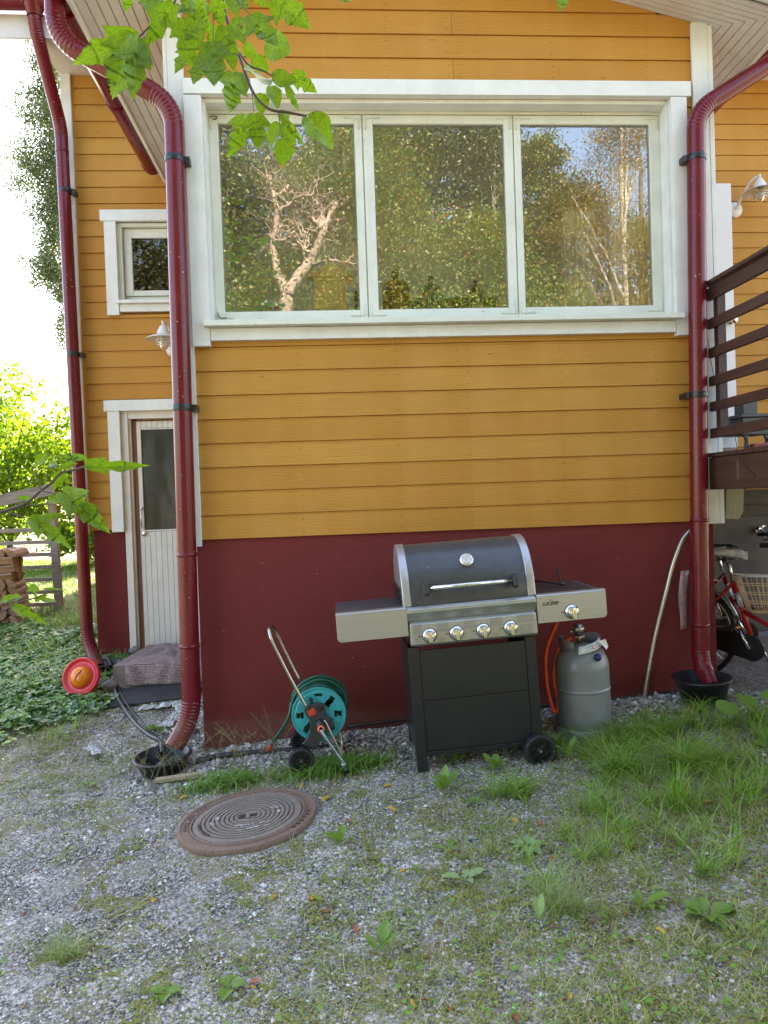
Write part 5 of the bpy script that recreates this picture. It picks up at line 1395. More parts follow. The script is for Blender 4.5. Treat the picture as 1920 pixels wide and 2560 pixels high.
def bottle(x, y, r_, h, col, label, swing=True):
    b = empty('glass_bottle', (x, y, SZ), label=label, cat='bottle', group='glass bottles on the window sill')
    g = NT('bottle_glass'); g.set(Base_Color=(*col, 1), Roughness=.06, Specular_IOR_Level=.7)
    g.t.links.new(g.n('MixShader', {0: .12, 1: g.b.outputs[0], 2: g.n('BsdfTransparent', {'Color': (*[min(1, c_ * 3) for c_ in col], 1)}).outputs[0]}).outputs[0], g.out.inputs[0])
    mb = MB(); mb.lathe([(0, 0), (r_ * .95, .0), (r_, .01), (r_, h * .50), (r_ * .99, h * .58), (r_ * .93, h * .65), (r_ * .80, h * .71), (r_ * .58, h * .76), (r_ * .34, h * .795), (r_ * .22, h * .84), (r_ * .2, h * .96), (r_ * .26, h * .97), (r_ * .26, h), (0, h)], None, 32); mb.build('bottle_body', g.mat, b)
    if swing: mb = MB(); mb.tube([(-r_ * .3, 0, h * .86), (-r_ * .34, -.01, h * .95), (0, -.01, h * 1.05), (r_ * .34, -.01, h * .95), (r_ * .3, 0, h * .86)], .003, 6); mb.lathe([(0, h * 1.04), (r_ * .2, h * 1.03), (r_ * .2, h)], None, 12); mb.build('stopper', M['chrome'], b)
    return b
bottle(1.262, .31, .090, .285, (.26, .085, .016), 'large brown swing top glass bottle behind the middle window pane')
bottle(1.496, .31, .074, .245, (.05, .09, .11), 'blue grey swing top glass bottle behind the middle window pane')
bottle(1.79, .31, .050, .215, (.13, .05, .045), 'slim reddish glass bottle with two dried dandelions, middle window pane', False)
bottle(1.03, .36, .05, .23, (.22, .09, .02), 'narrow amber glass bottle half hidden by the window mullion')
sd_ = empty('dried_dandelions', (1.79, .31, SZ + .2), label='two dried dandelion clocks standing in the slim reddish bottle', cat='dried flower')
mb = MB(); mb.tube([(0, 0, 0), (-.012, 0, .08), (-.02, 0, .14)], .0022, 5); mb.tube([(0, 0, 0), (.03, 0, .08), (.062, 0, .165)], .0022, 5); mb.build('stem', simple('dry_stem', (.32, .28, .16), .7), sd_)
for p_ in ((-.02, 0, .15), (.064, 0, .175)):
    mb = MB(); mb.lathe([(0, -.02), (.012, -.014), (.019, 0), (.014, .014), (0, .02)], Matrix.Translation(p_), 14); mb.build('flower_head', simple('dandelion_fluff', (.5, .48, .36), .9), sd_)
# ================================================================== VEGETATION
GREENS = [(.030, .075, .010), (.05, .12, .016), (.075, .155, .025), (.055, .10, .03), (.11, .17, .035)]
def tri_scatter(C, size, nrm=None, aspect=1.0, fold=.0):
    """one leaf-shaped quad (kite) per centre, random orientation unless nrm given"""
    n = len(C)
    a = rng.normal(size=(n, 3)); a /= np.linalg.norm(a, axis=1)[:, None]
    if nrm is not None: a = nrm + a * .45; a /= np.linalg.norm(a, axis=1)[:, None]
    b = rng.normal(size=(n, 3)); u = np.cross(a, b); u /= np.linalg.norm(u, axis=1)[:, None]; v = np.cross(a, u)
    s = np.asarray(size).reshape(-1, 1) * np.ones((n, 1))
    w = s * .38 * aspect
    V = np.stack([C - u * s * .5, C - u * s * .05 + v * w + a * s * fold, C + u * s * .5, C - u * s * .05 - v * w + a * s * fold], 1).reshape(-1, 3)
    F = np.arange(4 * n).reshape(n, 4)
    return V, F

def tree(name, base, label, cat, height, trunk_r, blobs, n, leaf, mat, bark, lean=(0, 0), group=None, limbs=9, droop=0.0, seed=1):
    """blobs: list of (dx,dy,z,rx,ry,rz,weight) crown masses; leaves gather in small clumps inside them"""
    r = np.random.default_rng(seed); rr = random.Random(seed)
    root = empty(name, base, label=label, cat=cat, group=group)
    mb = MB(); H = height
    tp_ = [Vector((lean[0] * (t ** 1.5) + .05 * math.sin(t * 7 + seed), lean[1] * (t ** 1.5) + .05 * math.cos(t * 6 + seed), t * H)) for t in [i / 12 for i in range(13)]]
    mb.tube([tp_[0] - Vector((0, 0, .3))] + tp_, [trunk_r * 1.3] + [trunk_r * (1.12 - .95 * (i / 12)) for i in range(13)], 10)
    for i in range(limbs):
        b = blobs[i % len(blobs)]; t = min(.92, max(.2, (b[2] - b[5] * .6) / H)) * rr.uniform(.75, 1.0); k = tp_[int(t * 12)]
        e = Vector((b[0] + rr.uniform(-.6, .6) * b[3], b[1] + rr.uniform(-.6, .6) * b[4], b[2] + rr.uniform(-.3, .7) * b[5])); m_ = k.lerp(e, .5) + Vector((0, 0, .08 * (e - k).length))
        mb.tube(smooth_path([k, m_, e], 4), [trunk_r * .42 * (1 - .9 * j / 8) for j in range(9)], 6)
    mb.build('trunk', bark, root)
    W_ = np.array([b[6] for b in blobs], float); W_ /= W_.sum()
    Cs = []
    ncl = max(12, n // (90 if n < 40000 else 170))
    for bi, b in enumerate(blobs):
        k = int(ncl * W_[bi]) + 1
        d = r.normal(size=(k, 3)); d /= np.linalg.norm(d, axis=1)[:, None]; d *= (r.random((k, 1)) ** .42)
        c = np.array(b[:3]) + d * np.array(b[3:6])
        for cc in c:
            m_ = int(n / ncl * r.uniform(.4, 1.6)); cr = r.uniform(.10, .24) * min(b[3], b[5]) + .06
            q = r.normal(size=(m_, 3)) * cr * np.array([1, 1, .55])
            if droop: q[:, 2] -= np.abs(r.normal(size=m_)) * droop
            Cs.append(cc + q)
    C = np.concatenate(Cs)
    V, F = tri_scatter(C, leaf * r.uniform(.6, 1.3, len(C)))
    np_mesh('crown', V, F, mat, parent=root)
    return root
BARK = wood_mat('grey_bark', (.06, .05, .04), (.13, .11, .09), .9, 2, .5, .6)
BIRCHB = wood_mat('birch_bark', (.30, .28, .25), (.55, .53, .50), .8, 0, .5, .3, (.03, .03, .03))
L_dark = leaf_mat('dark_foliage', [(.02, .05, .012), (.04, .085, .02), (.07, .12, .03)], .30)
L_birch = leaf_mat('birch_foliage', [(.04, .075, .03), (.06, .105, .04), (.09, .135, .05), (.16, .16, .06)], .15)  # lightened leaves: a haze-like brightness is put into the colour
L_yel = leaf_mat('sunlit_shrub_foliage', [(.08, .16, .015), (.13, .22, .02), (.20, .27, .03), (.06, .12, .02)], .45)
L_row = leaf_mat('rowan_foliage', [(.05, .09, .015), (.09, .15, .02), (.16, .20, .03), (.12, .14, .03), (.09, .13, .02), (.06, .10, .015), (.07, .11, .02), (.05, .09, .015), (.09, .12, .02), (.30, .08, .02)], .35)
L_aut = leaf_mat('autumn_birch_foliage', [(.09, .09, .02), (.14, .12, .03), (.22, .16, .04), (.24, .13, .05), (.10, .10, .03)], .35)
L_pine = leaf_mat('spruce_foliage', [(.018, .035, .012), (.035, .055, .02), (.06, .075, .025), (.09, .085, .03)], .15)

L_mix = leaf_mat('green_gold_foliage', [(.03, .06, .02), (.06, .09, .025), (.12, .13, .03), (.20, .16, .04)], .25)
# --- beyond the house, left
_pb = [(110, 60, 55, 50, 1), (100, 255, 62, 62, 1.5), (50, 400, 62, 70, 1.6), (125, 400, 50, 90, 1.4), (135, 540, 30, 80, .9), (68, 655, 42, 38, .6), (110, 690, 34, 50, .7), (140, 760, 24, 50, .5), (128, 825, 22, 38, .35), (130, 140, 40, 50, .7), (200, 420, 70, 260, 1.5), (95, 180, 50, 60, .9), (128, 320, 42, 80, 1.2), (110, 480, 45, 70, 1.1), (95, 560, 42, 60, .8), (122, 620, 32, 60, .7), (130, 700, 26, 60, .5), (150, 500, 30, 330, 1.6)]
tree('birch_tree', (-6.0, 16, 1.0), 'tall drooping birch against the white sky beyond the left downpipe', 'tree', 14.5, .16,
     [(-1.95 + .01146 * x, 0, 13.4 - (y - 100) * .0109, a * .0125, .7, b * .0125, w) for x, y, a, b, w in _pb], 62000, .055, L_birch, BIRCHB, (.9, 0), droop=.22, seed=4)
sh_blobs = [(-1.2, 0, 2.1, 1.1, .9, 1.1, 1), (0, 0, 2.3, 1.1, .9, 1.3, 1.2), (.9, .3, 1.6, .9, .9, 1.2, 1), (-.6, -.2, 1.0, 1.4, .8, .9, 1)]
tree('shrub', (-4.9, 8.6, .60), 'bright yellow green sunlit shrub nearest the weathered slat rack', 'shrub', 3.0, .05, [(a, b, c_, d, e, f, g) for a, b, c_, d, e, f, g in sh_blobs], 17000, .085, L_yel, BARK, seed=5, group=None)
tree('shrub', (-6.8, 10.0, .60), 'tall yellow green shrub at the far left behind the slat rack', 'shrub', 3.4, .05, [(0, 0, 2.3, 1.5, 1.1, 1.3, 1), (.6, 0, 1.2, 1.5, 1, 1.0, 1)], 12000, .09, L_yel, BARK, seed=6)
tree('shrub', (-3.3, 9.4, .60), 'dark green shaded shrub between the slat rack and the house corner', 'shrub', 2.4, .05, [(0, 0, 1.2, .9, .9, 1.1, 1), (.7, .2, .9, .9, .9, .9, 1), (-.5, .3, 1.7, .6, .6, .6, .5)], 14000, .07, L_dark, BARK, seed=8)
tree('shrub', (-3.0, 7.6, .60), 'low bright leaved bush on the lawn behind the rack post', 'shrub', .9, .02, [(0, 0, .45, .5, .3, .35, 1), (-.6, .1, .35, .35, .3, .3, .6)], 2600, .085, L_yel, BARK, seed=9, limbs=4)
for i, (x, y, s, lb, lm) in enumerate(((-9.5, 18, 1.0, 'hazy broad tree at the far left of the background', L_birch), (-5.6, 21, .85, 'rounded tree in the background just left of the house corner', L_birch), (-13, 24, 1.2, 'large far tree beyond the shrubs at the left edge', L_dark), (-2.2, 17, .55, 'dark small tree hidden low behind the house corner', L_dark))):
    tree('background_tree', (x, y, .7), lb, 'tree', 4.6 * s, .12, [(0, 0, 2.4 * s, 2.2 * s, 1.5 * s, 1.9 * s, 1), (1.2 * s, 0, 1.9 * s, 1.6 * s, 1.4 * s, 1.5 * s, .8), (-1.2 * s, 0, 1.7 * s, 1.4 * s, 1.2 * s, 1.4 * s, .7)], 11000, .10, lm, BARK, seed=20 + i)

# --- behind the camera: what the big window mirrors
T = [
 ('rowan_tree', (1.2, -9.5, -.3), 'rowan tree with red berries behind the camera, mirrored in the left and middle panes', 9.0, .13, [(-1.2, 0, 5.2, 1.6, 1.4, 1.5, 1), (.6, 0, 6.2, 1.8, 1.5, 1.7, 1.2), (2.0, .3, 4.6, 1.5, 1.3, 1.5, 1), (0, .4, 3.4, 1.8, 1.2, 1.1, .8), (.4, 0, 8.0, 1.4, 1.3, 1.2, .7)], 80000, .058, L_row),
 ('rowan_tree', (4.2, -10.5, -.3), 'second rowan tree behind the camera, mirrored low in the right pane', 7.5, .12, [(-.8, 0, 4.3, 1.5, 1.3, 1.6, 1), (.8, 0, 5.0, 1.5, 1.3, 1.5, 1), (0, 0, 6.8, 1.1, 1.1, 1.0, .6), (.2, .3, 2.8, 1.9, 1.2, 1.0, .8)], 80000, .058, L_row),
 ('spruce_tree', (-1.8, -12.5, -.3), 'dark spruce behind the camera, mirrored at the left of the window', 15, .20, [(0, 0, 3, 2.6, 2.0, 1.6, 1.2), (0, 0, 6, 2.6, 1.6, 1.8, 1.5), (.3, 0, 9, 2.4, 1.4, 1.8, 1.4), (.2, 0, 12, 1.7, 1.0, 1.8, .9)], 110000, .075, L_pine),
 ('pine_tree', (2.6, -15.5, -.3), 'dark pine behind the rowans, mirrored in the middle pane', 17, .22, [(0, 0, 9, 3.4, 1.6, 2.2, 1.5), (.8, 0, 12, 3.0, 1.6, 2.0, 1.4), (-.5, 0, 6.5, 3.2, 1.6, 1.8, 1.2), (0, 0, 15, 2.2, 1.5, 1.5, .8)], 110000, .085, L_pine),
 ('birch_tree', (8.6, -13.5, -.3), 'autumn gold birch behind the camera, mirrored in the right pane', 13, .15, [(0, 0, 6.2, 2.0, 1.4, 1.8, 1.3), (-.6, 0, 8.6, 1.6, 1.3, 1.6, .8), (.2, 0, 4.0, 2.2, 1.3, 1.4, 1.3), (.2, 0, 11, 1.0, 1.0, 1.3, .5)], 90000, .042, L_aut),
 ('birch_tree', (6.3, -18.0, -.3), 'thin tall birch far behind the camera, mirrored near the right pane centre', 15, .16, [(-.4, 0, 8.4, 2.0, 1.5, 2.2, 1), (0, 0, 5.2, 2.0, 1.4, 1.6, .9), (-.6, 0, 12.2, 1.5, 1.0, 1.6, .6)], 90000, .055, L_mix),
 ('spruce_tree', (11.5, -19.0, -.3), 'distant dark spruce far right behind the camera', 14, .2, [(0, 0, 3.5, 2.4, 2.2, 1.8, 1.2), (0, 0, 6.5, 1.9, 1.8, 1.8, 1.1), (0, 0, 9.5, 1.4, 1.3, 1.8, .8)], 18000, .12, L_pine),
 ('spruce_tree', (-6.0, -14.0, -.3), 'distant dark spruce far left behind the camera', 14, .2, [(0, 0, 3.5, 2.6, 2.2, 1.8, 1.2), (0, 0, 6.5, 2.1, 1.8, 1.8, 1.1), (0, 0, 9.5, 1.6, 1.3, 1.8, .8)], 18000, .12, L_pine)]
for i, (nm, b, lb, h, tr, bl, n, lf, mt) in enumerate(T):
    tree(nm, b, lb, 'tree', h, tr, bl, n, lf, mt, BIRCHB if 'birch' in nm else BARK, seed=40 + i, limbs=14)
ap = empty('apple_tree', (.05, -8.4, -.25), label='old tree with pale forked trunk behind the camera, mirrored in the left pane', cat='tree')
AB = simple('pale_apple_bark', (.30, .235, .19), .9, 0, .5, 12, .8)
mb = MB(); rt_ = random.Random(12)
mb.tube(smooth_path([(0, 0, -.2), (.04, 0, 2.5), (.0, 0, 4.4), (.03, 0, 5.55)], 6), [.15 - .0027 * i for i in range(19)], 12)
def limb(pts, r0, depth=0):
    P_ = smooth_path(pts, 6); n_ = len(P_); mb.tube([p + Vector((rt_.gauss(0, .012), 0, rt_.gauss(0, .012))) for p in P_], [r0 * (1 - .72 * i / n_) for i in range(n_)], 8)
    if depth < 3:
        for k in range(5 if depth < 2 else 3):
            p = P_[int(n_ * rt_.uniform(.25, .95))]; l = rt_.uniform(.4, .85) * (1.0 - .22 * depth); d_ = Vector((rt_.uniform(-1, 1), rt_.uniform(-.5, .5), rt_.uniform(-.1, 1))).normalized()
            limb([p, p + d_ * l * .5 + Vector((0, 0, rt_.uniform(-.1, .1))), p + d_ * l + Vector((rt_.uniform(-.2, .2), 0, rt_.uniform(-.1, .2)))], r0 * .36, depth + 1)
limb([(.03, 0, 5.45), (-.12, 0, 5.9), (-.18, .05, 6.4), (-.06, .05, 6.9), (-.2, 0, 7.6)], .10)
limb([(.03, 0, 5.45), (.28, .05, 5.8), (.55, .05, 6.15), (.70, .1, 6.5), (1.0, 0, 7.1)], .115)
limb([(.42, .05, 5.98), (.9, .1, 6.05), (1.4, .1, 5.92)], .04, 1)
mb.build('trunk', AB, ap)
r = np.random.default_rng(66); C = r.normal(size=(5200, 3)) * np.array([1.3, .7, .9]) + np.array([.3, -.3, 7.2]); C = C[(fnoise(C[:, 0] + 20, C[:, 2] + 20, 1.7, 67) > .5)]
V, F = tri_scatter(C, .06); np_mesh('crown', V, F, L_row, parent=ap)
tree('pine_tree', (7.0, -14.8, -.3), 'bushy pine behind the camera, mirrored at the left of the right pane', 'tree', 11.5, .16, [(0, 0, 7.0, 1.7, 1.0, 1.6, 1.2), (.3, 0, 9.2, 1.3, .9, 1.4, .9), (.9, 0, 5.2, 2.0, 1.0, 1.4, 1.1), (-.2, 0, 11.0, .7, .6, .8, .3)], 90000, .065, L_mix, BARK, seed=71, limbs=14)
r = np.random.default_rng(90); n_ = 90000; X = r.uniform(-16, 12.5, n_); top = 15 + 2.5 * np.sin(X * .9) + 1.5 * np.sin(X * 2.3 + 1) - np.clip(X - 9.0, 0, 9) * 2.0
Zf = r.random(n_) ** .8 * top; C = np.stack([X, -27 + r.normal(0, .8, n_), Zf - .3], 1); C += np.repeat(r.normal(0, .45, (n_ // 60, 3)), 60, 0)
V, F = tri_scatter(C, .26 * r.uniform(.6, 1.3, n_)); np_mesh('added_woodland_backdrop', V, F, leaf_mat('woodland_foliage', [(.012, .022, .010), (.025, .04, .015), (.04, .055, .02), (.07, .07, .025)], .1), label='dark far woodland added behind the camera to fill mirrored sky gaps', kind='stuff')  # unseen backdrop added so sky gaps between the mirrored trees turn dark
tree('hedge', (3.0, -8.2, -.25), 'low leafy hedge behind the camera across the yard', 'hedge', 1.4, .04, [(-4.5, 0, .8, 2.2, .5, .7, 1), (-1.5, 0, .8, 2.2, .5, .7, 1), (1.5, 0, .8, 2.2, .5, .7, 1), (4.5, 0, .8, 2.2, .5, .7, 1)], 22000, .07, L_row, BARK, seed=78, limbs=16)

# --- maple over the camera, with two branches hanging into view
LEAVES= [([0.481,-3.043,2.289],[0.366,-3.051,2.24],0.38,1),([0.496,-3.104,2.251],[0.442,-3.1,2.161],0.75,1),([0.502,-3.125,2.233],[0.492,-3.134,2.127],0.4,1),([0.476,-3.022,2.276],[0.5,-3.018,2.27],0.5,0),([0.571,-3.079,2.3],[0.578,-3.073,2.224],0.55,1),([0.553,-2.976,2.392],[0.541,-3.002,2.347],0.7,1),([0.577,-2.977,2.401],[0.586,-3.009,2.313],0.45,1),([0.552,-2.926,2.354],[0.528,-2.905,2.301],0.5,1),([0.631,-3.134,2.223],[0.634,-3.151,2.131],0.55,1),([0.582,-2.929,2.329],[0.56,-2.944,2.266],0.6,1),([0.635,-3.133,2.297],[0.644,-3.105,2.269],0.6,1),([0.649,-3.115,2.265],[0.66,-3.119,2.194],0.5,1),([0.609,-3.131,2.304],[0.622,-3.113,2.266],0.5,1),([0.658,-3.034,2.334],[0.679,-3.038,2.278],0.5,1),([0.696,-3.138,2.268],[0.738,-3.134,2.209],0.6,1),([0.708,-2.988,2.32],[0.759,-3.013,2.283],0.7,0),([0.661,-2.934,2.347],[0.685,-2.928,2.329],0.75,0),([0.68,-2.986,2.291],[0.712,-2.967,2.276],0.6,0),([0.736,-3.14,2.299],[0.795,-3.144,2.245],0.6,1),([0.692,-3.036,2.375],[0.719,-3.023,2.36],0.5,1),([0.564,-3.128,2.293],[0.51,-3.116,2.226],0.38,1),([0.514,-3.074,2.346],[0.525,-3.102,2.295],0.5,1),([0.458,-3.019,2.393],[0.459,-3.004,2.362],0.7,1),([0.663,-3.138,2.168],[0.645,-3.132,2.106],0.62,1),([0.661,-3.036,2.234],[0.67,-3.05,2.181],0.5,0),([0.691,-3.089,2.206],[0.706,-3.119,2.146],0.55,0),([0.723,-3.091,2.193],[0.766,-3.072,2.195],0.55,0),([0.715,-2.99,2.236],[0.726,-2.993,2.191],0.6,0),([0.76,-3.043,2.228],[0.803,-3.033,2.2],0.55,1),([0.749,-3.093,2.176],[0.767,-3.072,2.142],0.3,1),([0.697,-2.989,2.223],[0.692,-2.976,2.189],0.6,0),([0.695,-3.141,2.102],[0.698,-3.117,2.054],0.75,1),([0.676,-3.089,2.123],[0.653,-3.095,2.056],0.55,1),([0.73,-3.043,2.139],[0.705,-3.023,2.105],0.5,0),([0.729,-2.992,2.162],[0.754,-2.998,2.128],0.6,0),([0.742,-3.145,2.06],[0.739,-3.119,2.022],0.68,0),([0.784,-3.147,2.095],[0.83,-3.129,2.054],0.6,0),([0.782,-3.097,2.12],[0.785,-3.122,2.065],0.25,0),([0.734,-3.043,2.158],[0.764,-3.068,2.096],0.22,1),([0.851,-3.098,2.337],[0.869,-3.117,2.308],0.5,1),([0.602,-2.929,2.391],[0.589,-2.901,2.362],0.5,1),([0.664,-2.983,2.415],[0.673,-2.988,2.374],0.6,1),([0.504,-2.921,2.46],[0.494,-2.913,2.427],0.5,1),([0.635,-2.93,2.459],[0.652,-2.944,2.398],0.6,1),([0.579,-3.129,2.317],[0.587,-3.13,2.287],0.6,1),([1.265,-3.076,2.364],[1.249,-3.076,2.32],0.5,1),([0.391,-3.13,1.522],[0.489,-3.144,1.509],0.3,1),([0.368,-3.179,1.473],[0.447,-3.195,1.403],0.4,1),([0.293,-3.124,1.432],[0.358,-3.125,1.385],0.42,1),([0.284,-3.104,1.432],[0.34,-3.103,1.436],0.3,0),([0.329,-3.075,1.514],[0.306,-3.05,1.486],0.6,1),([0.327,-3.075,1.521],[0.354,-3.066,1.529],0.4,0),([0.306,-3.023,1.527],[0.267,-2.995,1.533],0.3,0),([0.356,-3.027,1.541],[0.283,-3.0,1.542],0.2,1),([0.267,-2.97,1.554],[0.224,-2.938,1.531],0.35,0),([0.328,-3.076,1.473],[0.296,-3.064,1.458],0.5,0),([0.253,-3.021,1.47],[0.236,-3.04,1.47],0.35,0),([0.26,-3.125,1.286],[0.31,-3.107,1.247],0.3,1),([0.274,-3.125,1.301],[0.222,-3.094,1.29],0.25,0),([0.26,-3.024,1.307],[0.234,-2.998,1.299],0.5,0),([0.275,-3.076,1.288],[0.297,-3.073,1.297],0.35,0),([0.29,-3.076,1.308],[0.326,-3.066,1.306],0.15,0),([0.267,-3.025,1.283],[0.31,-3.045,1.28],0.18,0),([0.258,-3.024,1.291],[0.237,-3.003,1.285],0.6,0)]
NTOP= 46
TWIGS= [([[0.631,-3.051,2.392],[0.647,-3.054,2.305],[0.659,-3.055,2.267],[0.67,-3.057,2.232],[0.684,-3.059,2.19],[0.699,-3.06,2.167],[0.718,-3.062,2.152],[0.746,-3.064,2.147],[0.781,-3.066,2.139]],0.0045),([[0.659,-3.045,2.272],[0.679,-3.047,2.241],[0.704,-3.049,2.23],[0.724,-3.051,2.217]],0.003),([[0.565,-3.026,2.409],[0.544,-3.026,2.361],[0.517,-3.024,2.339],[0.48,-3.022,2.305]],0.003),([[0.685,-3.069,2.184],[0.688,-3.07,2.14]],0.0012),([[0.731,-3.073,2.142],[0.733,-3.073,2.119],[0.738,-3.074,2.094]],0.0012),([[0.548,-3.046,2.347],[0.566,-3.048,2.321]],0.0012),([[0.623,-3.061,2.366],[0.619,-3.063,2.268]],0.0014),([[0.66,-3.076,2.235],[0.656,-3.076,2.204]],0.0012),([[0.725,-3.061,2.211],[0.761,-3.064,2.216]],0.0012),([[0.666,-3.095,2.324],[0.693,-3.097,2.295]],0.0014),([[0.187,-3.067,1.437],[0.219,-3.069,1.445],[0.254,-3.071,1.455],[0.272,-3.072,1.464],[0.292,-3.073,1.481],[0.311,-3.074,1.494],[0.329,-3.075,1.511],[0.347,-3.077,1.514],[0.376,-3.079,1.522]],0.004),([[0.304,-3.104,1.48],[0.327,-3.106,1.474],[0.341,-3.107,1.473]],0.0016),([[0.245,-3.101,1.445],[0.264,-3.102,1.439],[0.285,-3.104,1.432]],0.0016),([[0.271,-3.022,1.485],[0.264,-3.021,1.509],[0.258,-3.02,1.526]],0.0014),([[0.232,-3.019,1.456],[0.265,-3.022,1.456],[0.288,-3.023,1.457]],0.001),([[0.18,-3.069,1.256],[0.213,-3.071,1.27],[0.245,-3.073,1.285],[0.277,-3.076,1.293],[0.299,-3.077,1.301]],0.0025),([[0.203,-3.101,1.266],[0.227,-3.102,1.276],[0.251,-3.104,1.282]],0.0014),([[0.211,-3.101,1.274],[0.242,-3.104,1.271],[0.262,-3.105,1.262]],0.001)]

L_maple = leaf_mat('maple_leaf', [(.11, .19, .008), (.16, .25, .010), (.20, .28, .012), (.09, .16, .010), (.028, .06, .012), (.05, .10, .010), (.14, .22, .010)], .50, .34, veins=True)
mp = empty('maple_tree', (0, 0, 0), label='small maple whose leafy branches hang into view at the top left and left edge', cat='tree')
TW = simple('maple_twig', (.07, .045, .035), .6, 0, .25, 30)
for (ps, r_) in TWIGS:
    mb = MB(); P = smooth_path(ps, 5); mb.tube(P, [.72 * r_ * (1.0 - .35 * i / len(P)) for i in range(len(P))], 8); mb.build('twig', TW, mp)
mb = MB()
a0 = Vector(TWIGS[0][0][0]); a2 = Vector(TWIGS[2][0][0]); a10 = Vector(TWIGS[10][0][0]); a15 = Vector(TWIGS[15][0][0])
tb = Vector((-1.75, -3.75, -.25))
mb.tube(smooth_path([tb, (-1.70, -3.72, .6), (-1.60, -3.70, 1.6), (-1.45, -3.62, 2.6), (-1.2, -3.5, 3.6), (-1.1, -3.5, 4.6)], 6), [.055 - .0014 * i for i in range(31)], 10)
mb.tube(smooth_path([(-1.42, -3.60, 2.7), (-.6, -3.35, 3.1), (.2, -3.15, 2.95), a0], 6), [.018 - .0007 * i for i in range(19)], 8)
mb.tube(smooth_path([(-.2, -3.23, 3.03), (.25, -3.12, 2.75), a2], 6), .0055, 6)
mb.tube(smooth_path([(-1.68, -3.71, 1.0), (-1.0, -3.45, 1.35), a10], 6), .007, 6)
mb.tube(smooth_path([(-1.70, -3.72, .7), (-1.0, -3.45, .95), a15], 6), .006, 6)
for e in ((-2.4, -3.2, 4.2), (-.9, -4.4, 4.4), (-1.6, -4.3, 3.6), (-.4, -3.6, 4.3)): mb.tube(smooth_path([(-1.3, -3.56, 3.0), Vector((-1.3, -3.56, 3.0)).lerp(Vector(e), .5) + Vector((0, 0, .15)), e], 4), .010, 6)
mb.build('trunk', TW, mp)
side_l = [(0, 0), (-.05, .10), (-.02, .24), (.08, .34), (.20, .44), (.38, .56), (.36, .40), (.38, .27), (.44, .27), (.52, .33), (.60, .36), (.64, .25), (.74, .22), (.80, .15), (.90, .07), (1, 0)]
side_o = [(0, 0), (-.02, .12), (.04, .28), (.14, .40), (.28, .46), (.44, .44), (.58, .37), (.72, .27), (.84, .16), (.93, .07), (1, 0)]
def serrate(side, k=3, amp=.022):
    out = []
    for (u0, v0), (u1, v1) in zip(side[:-1], side[1:]):
        for i in range(k):
            t = i / k; u = u0 + (u1 - u0) * t; v = v0 + (v1 - v0) * t; d = Vector((v1 - v0, -(u1 - u0))) if True else 0
            if i % 2 == 1 and 0 < u < .97:
                l = math.hypot(u1 - u0, v1 - v0); u -= -amp * .5; v += amp * (.6 + .4 * rnd.random())
            out.append((u, max(v, 0)))
    out.append(side[-1]); return out
def maple_leaf(base, tip, wf, lobed, parent):
    wk = 1.05 if tip[2] < 2.0 else 1.28
    base = Vector(base); tip = Vector(tip); ax = tip - base; L = ax.length; ax.normalize()
    view = ((base + tip) / 2 - Vector((.8045, -4.363, 1.444))).normalized()
    up = ax.cross(view).normalized()
    up = (up + Vector((rnd.uniform(-.55, .55), rnd.uniform(-.55, .55), rnd.uniform(-.55, .55)))).normalized(); nr = up.cross(ax).normalized(); sd = ax.cross(nr).normalized()
    curl = rnd.uniform(-.3, .35); fold = rnd.uniform(.05, .5); tw = rnd.uniform(-.3, .3)
    mb = []; uv = []; F = []
    for s in (1, -1):
        pr = serrate(side_l if lobed else side_o, 4, rnd.uniform(.022, .045)); asym = rnd.uniform(.85, 1.12)
        n0 = len(mb)
        K = 4
        for (u, v) in pr:
            um = min(max(u * .97 + .01, 0), 1)
            if lobed and u < .4: um = min(max(u * .55, 0), 1)
            for q in range(K + 1):
                t = q / K; uu = um + (u - um) * t; vv = v * t * asym
                h = curl * uu * uu - fold * vv * .6 + .05 * math.sin(uu * 9 + s) * vv * 2 + tw * vv * s * uu * .5
                mb.append(base + ax * (uu * L) + sd * (s * vv * L * wf * wk) + nr * (h * L)); uv.append((uu, vv * s))
        m_ = len(pr)
        for i in range(m_ - 1):
            for q in range(K):
                a, b, c_, d = n0 + i * (K + 1) + q, n0 + i * (K + 1) + q + 1, n0 + (i + 1) * (K + 1) + q + 1, n0 + (i + 1) * (K + 1) + q
                F.append((a, b, c_, d) if s > 0 else (d, c_, b, a))
    # weld the two halves so that the leaf is one island
    V = np.array([tuple(v) for v in mb]); me_F = np.array(F)
    half = len(V) // 2; K1 = 5
    remap = np.arange(len(V))
    nrow = half // K1
    for i in range(nrow): remap[half + i * K1] = i * K1
    me_F = remap[me_F]
    return np_mesh('leaf', V, me_F, L_maple, parent=parent, smooth=True, uv=np.array(uv))
for (b_, t_, w_, lo_) in LEAVES:
    maple_leaf(b_, t_, w_, lo_, mp)
C = np.concatenate([np.array(c_) + rng.normal(size=(330, 3)) * np.array(s_) for c_, s_ in (((-1.2, -3.6, 4.5), (.5, .5, .35)), ((-2.2, -3.4, 4.1), (.4, .4, .3)), ((-1.5, -4.3, 3.8), (.4, .35, .3)), ((-.5, -3.7, 4.3), (.4, .35, .25)), ((-.1, -3.2, 3.35), (.25, .15, .12)))])
V, F = tri_scatter(C, .09 * rng.uniform(.7, 1.2, len(C)), np.array([0, 0, 1.0]), 1.3)
np_mesh('crown', V, F, leaf_mat('maple_crown', [(.03, .08, .012), (.05, .12, .015)], .3), parent=mp)
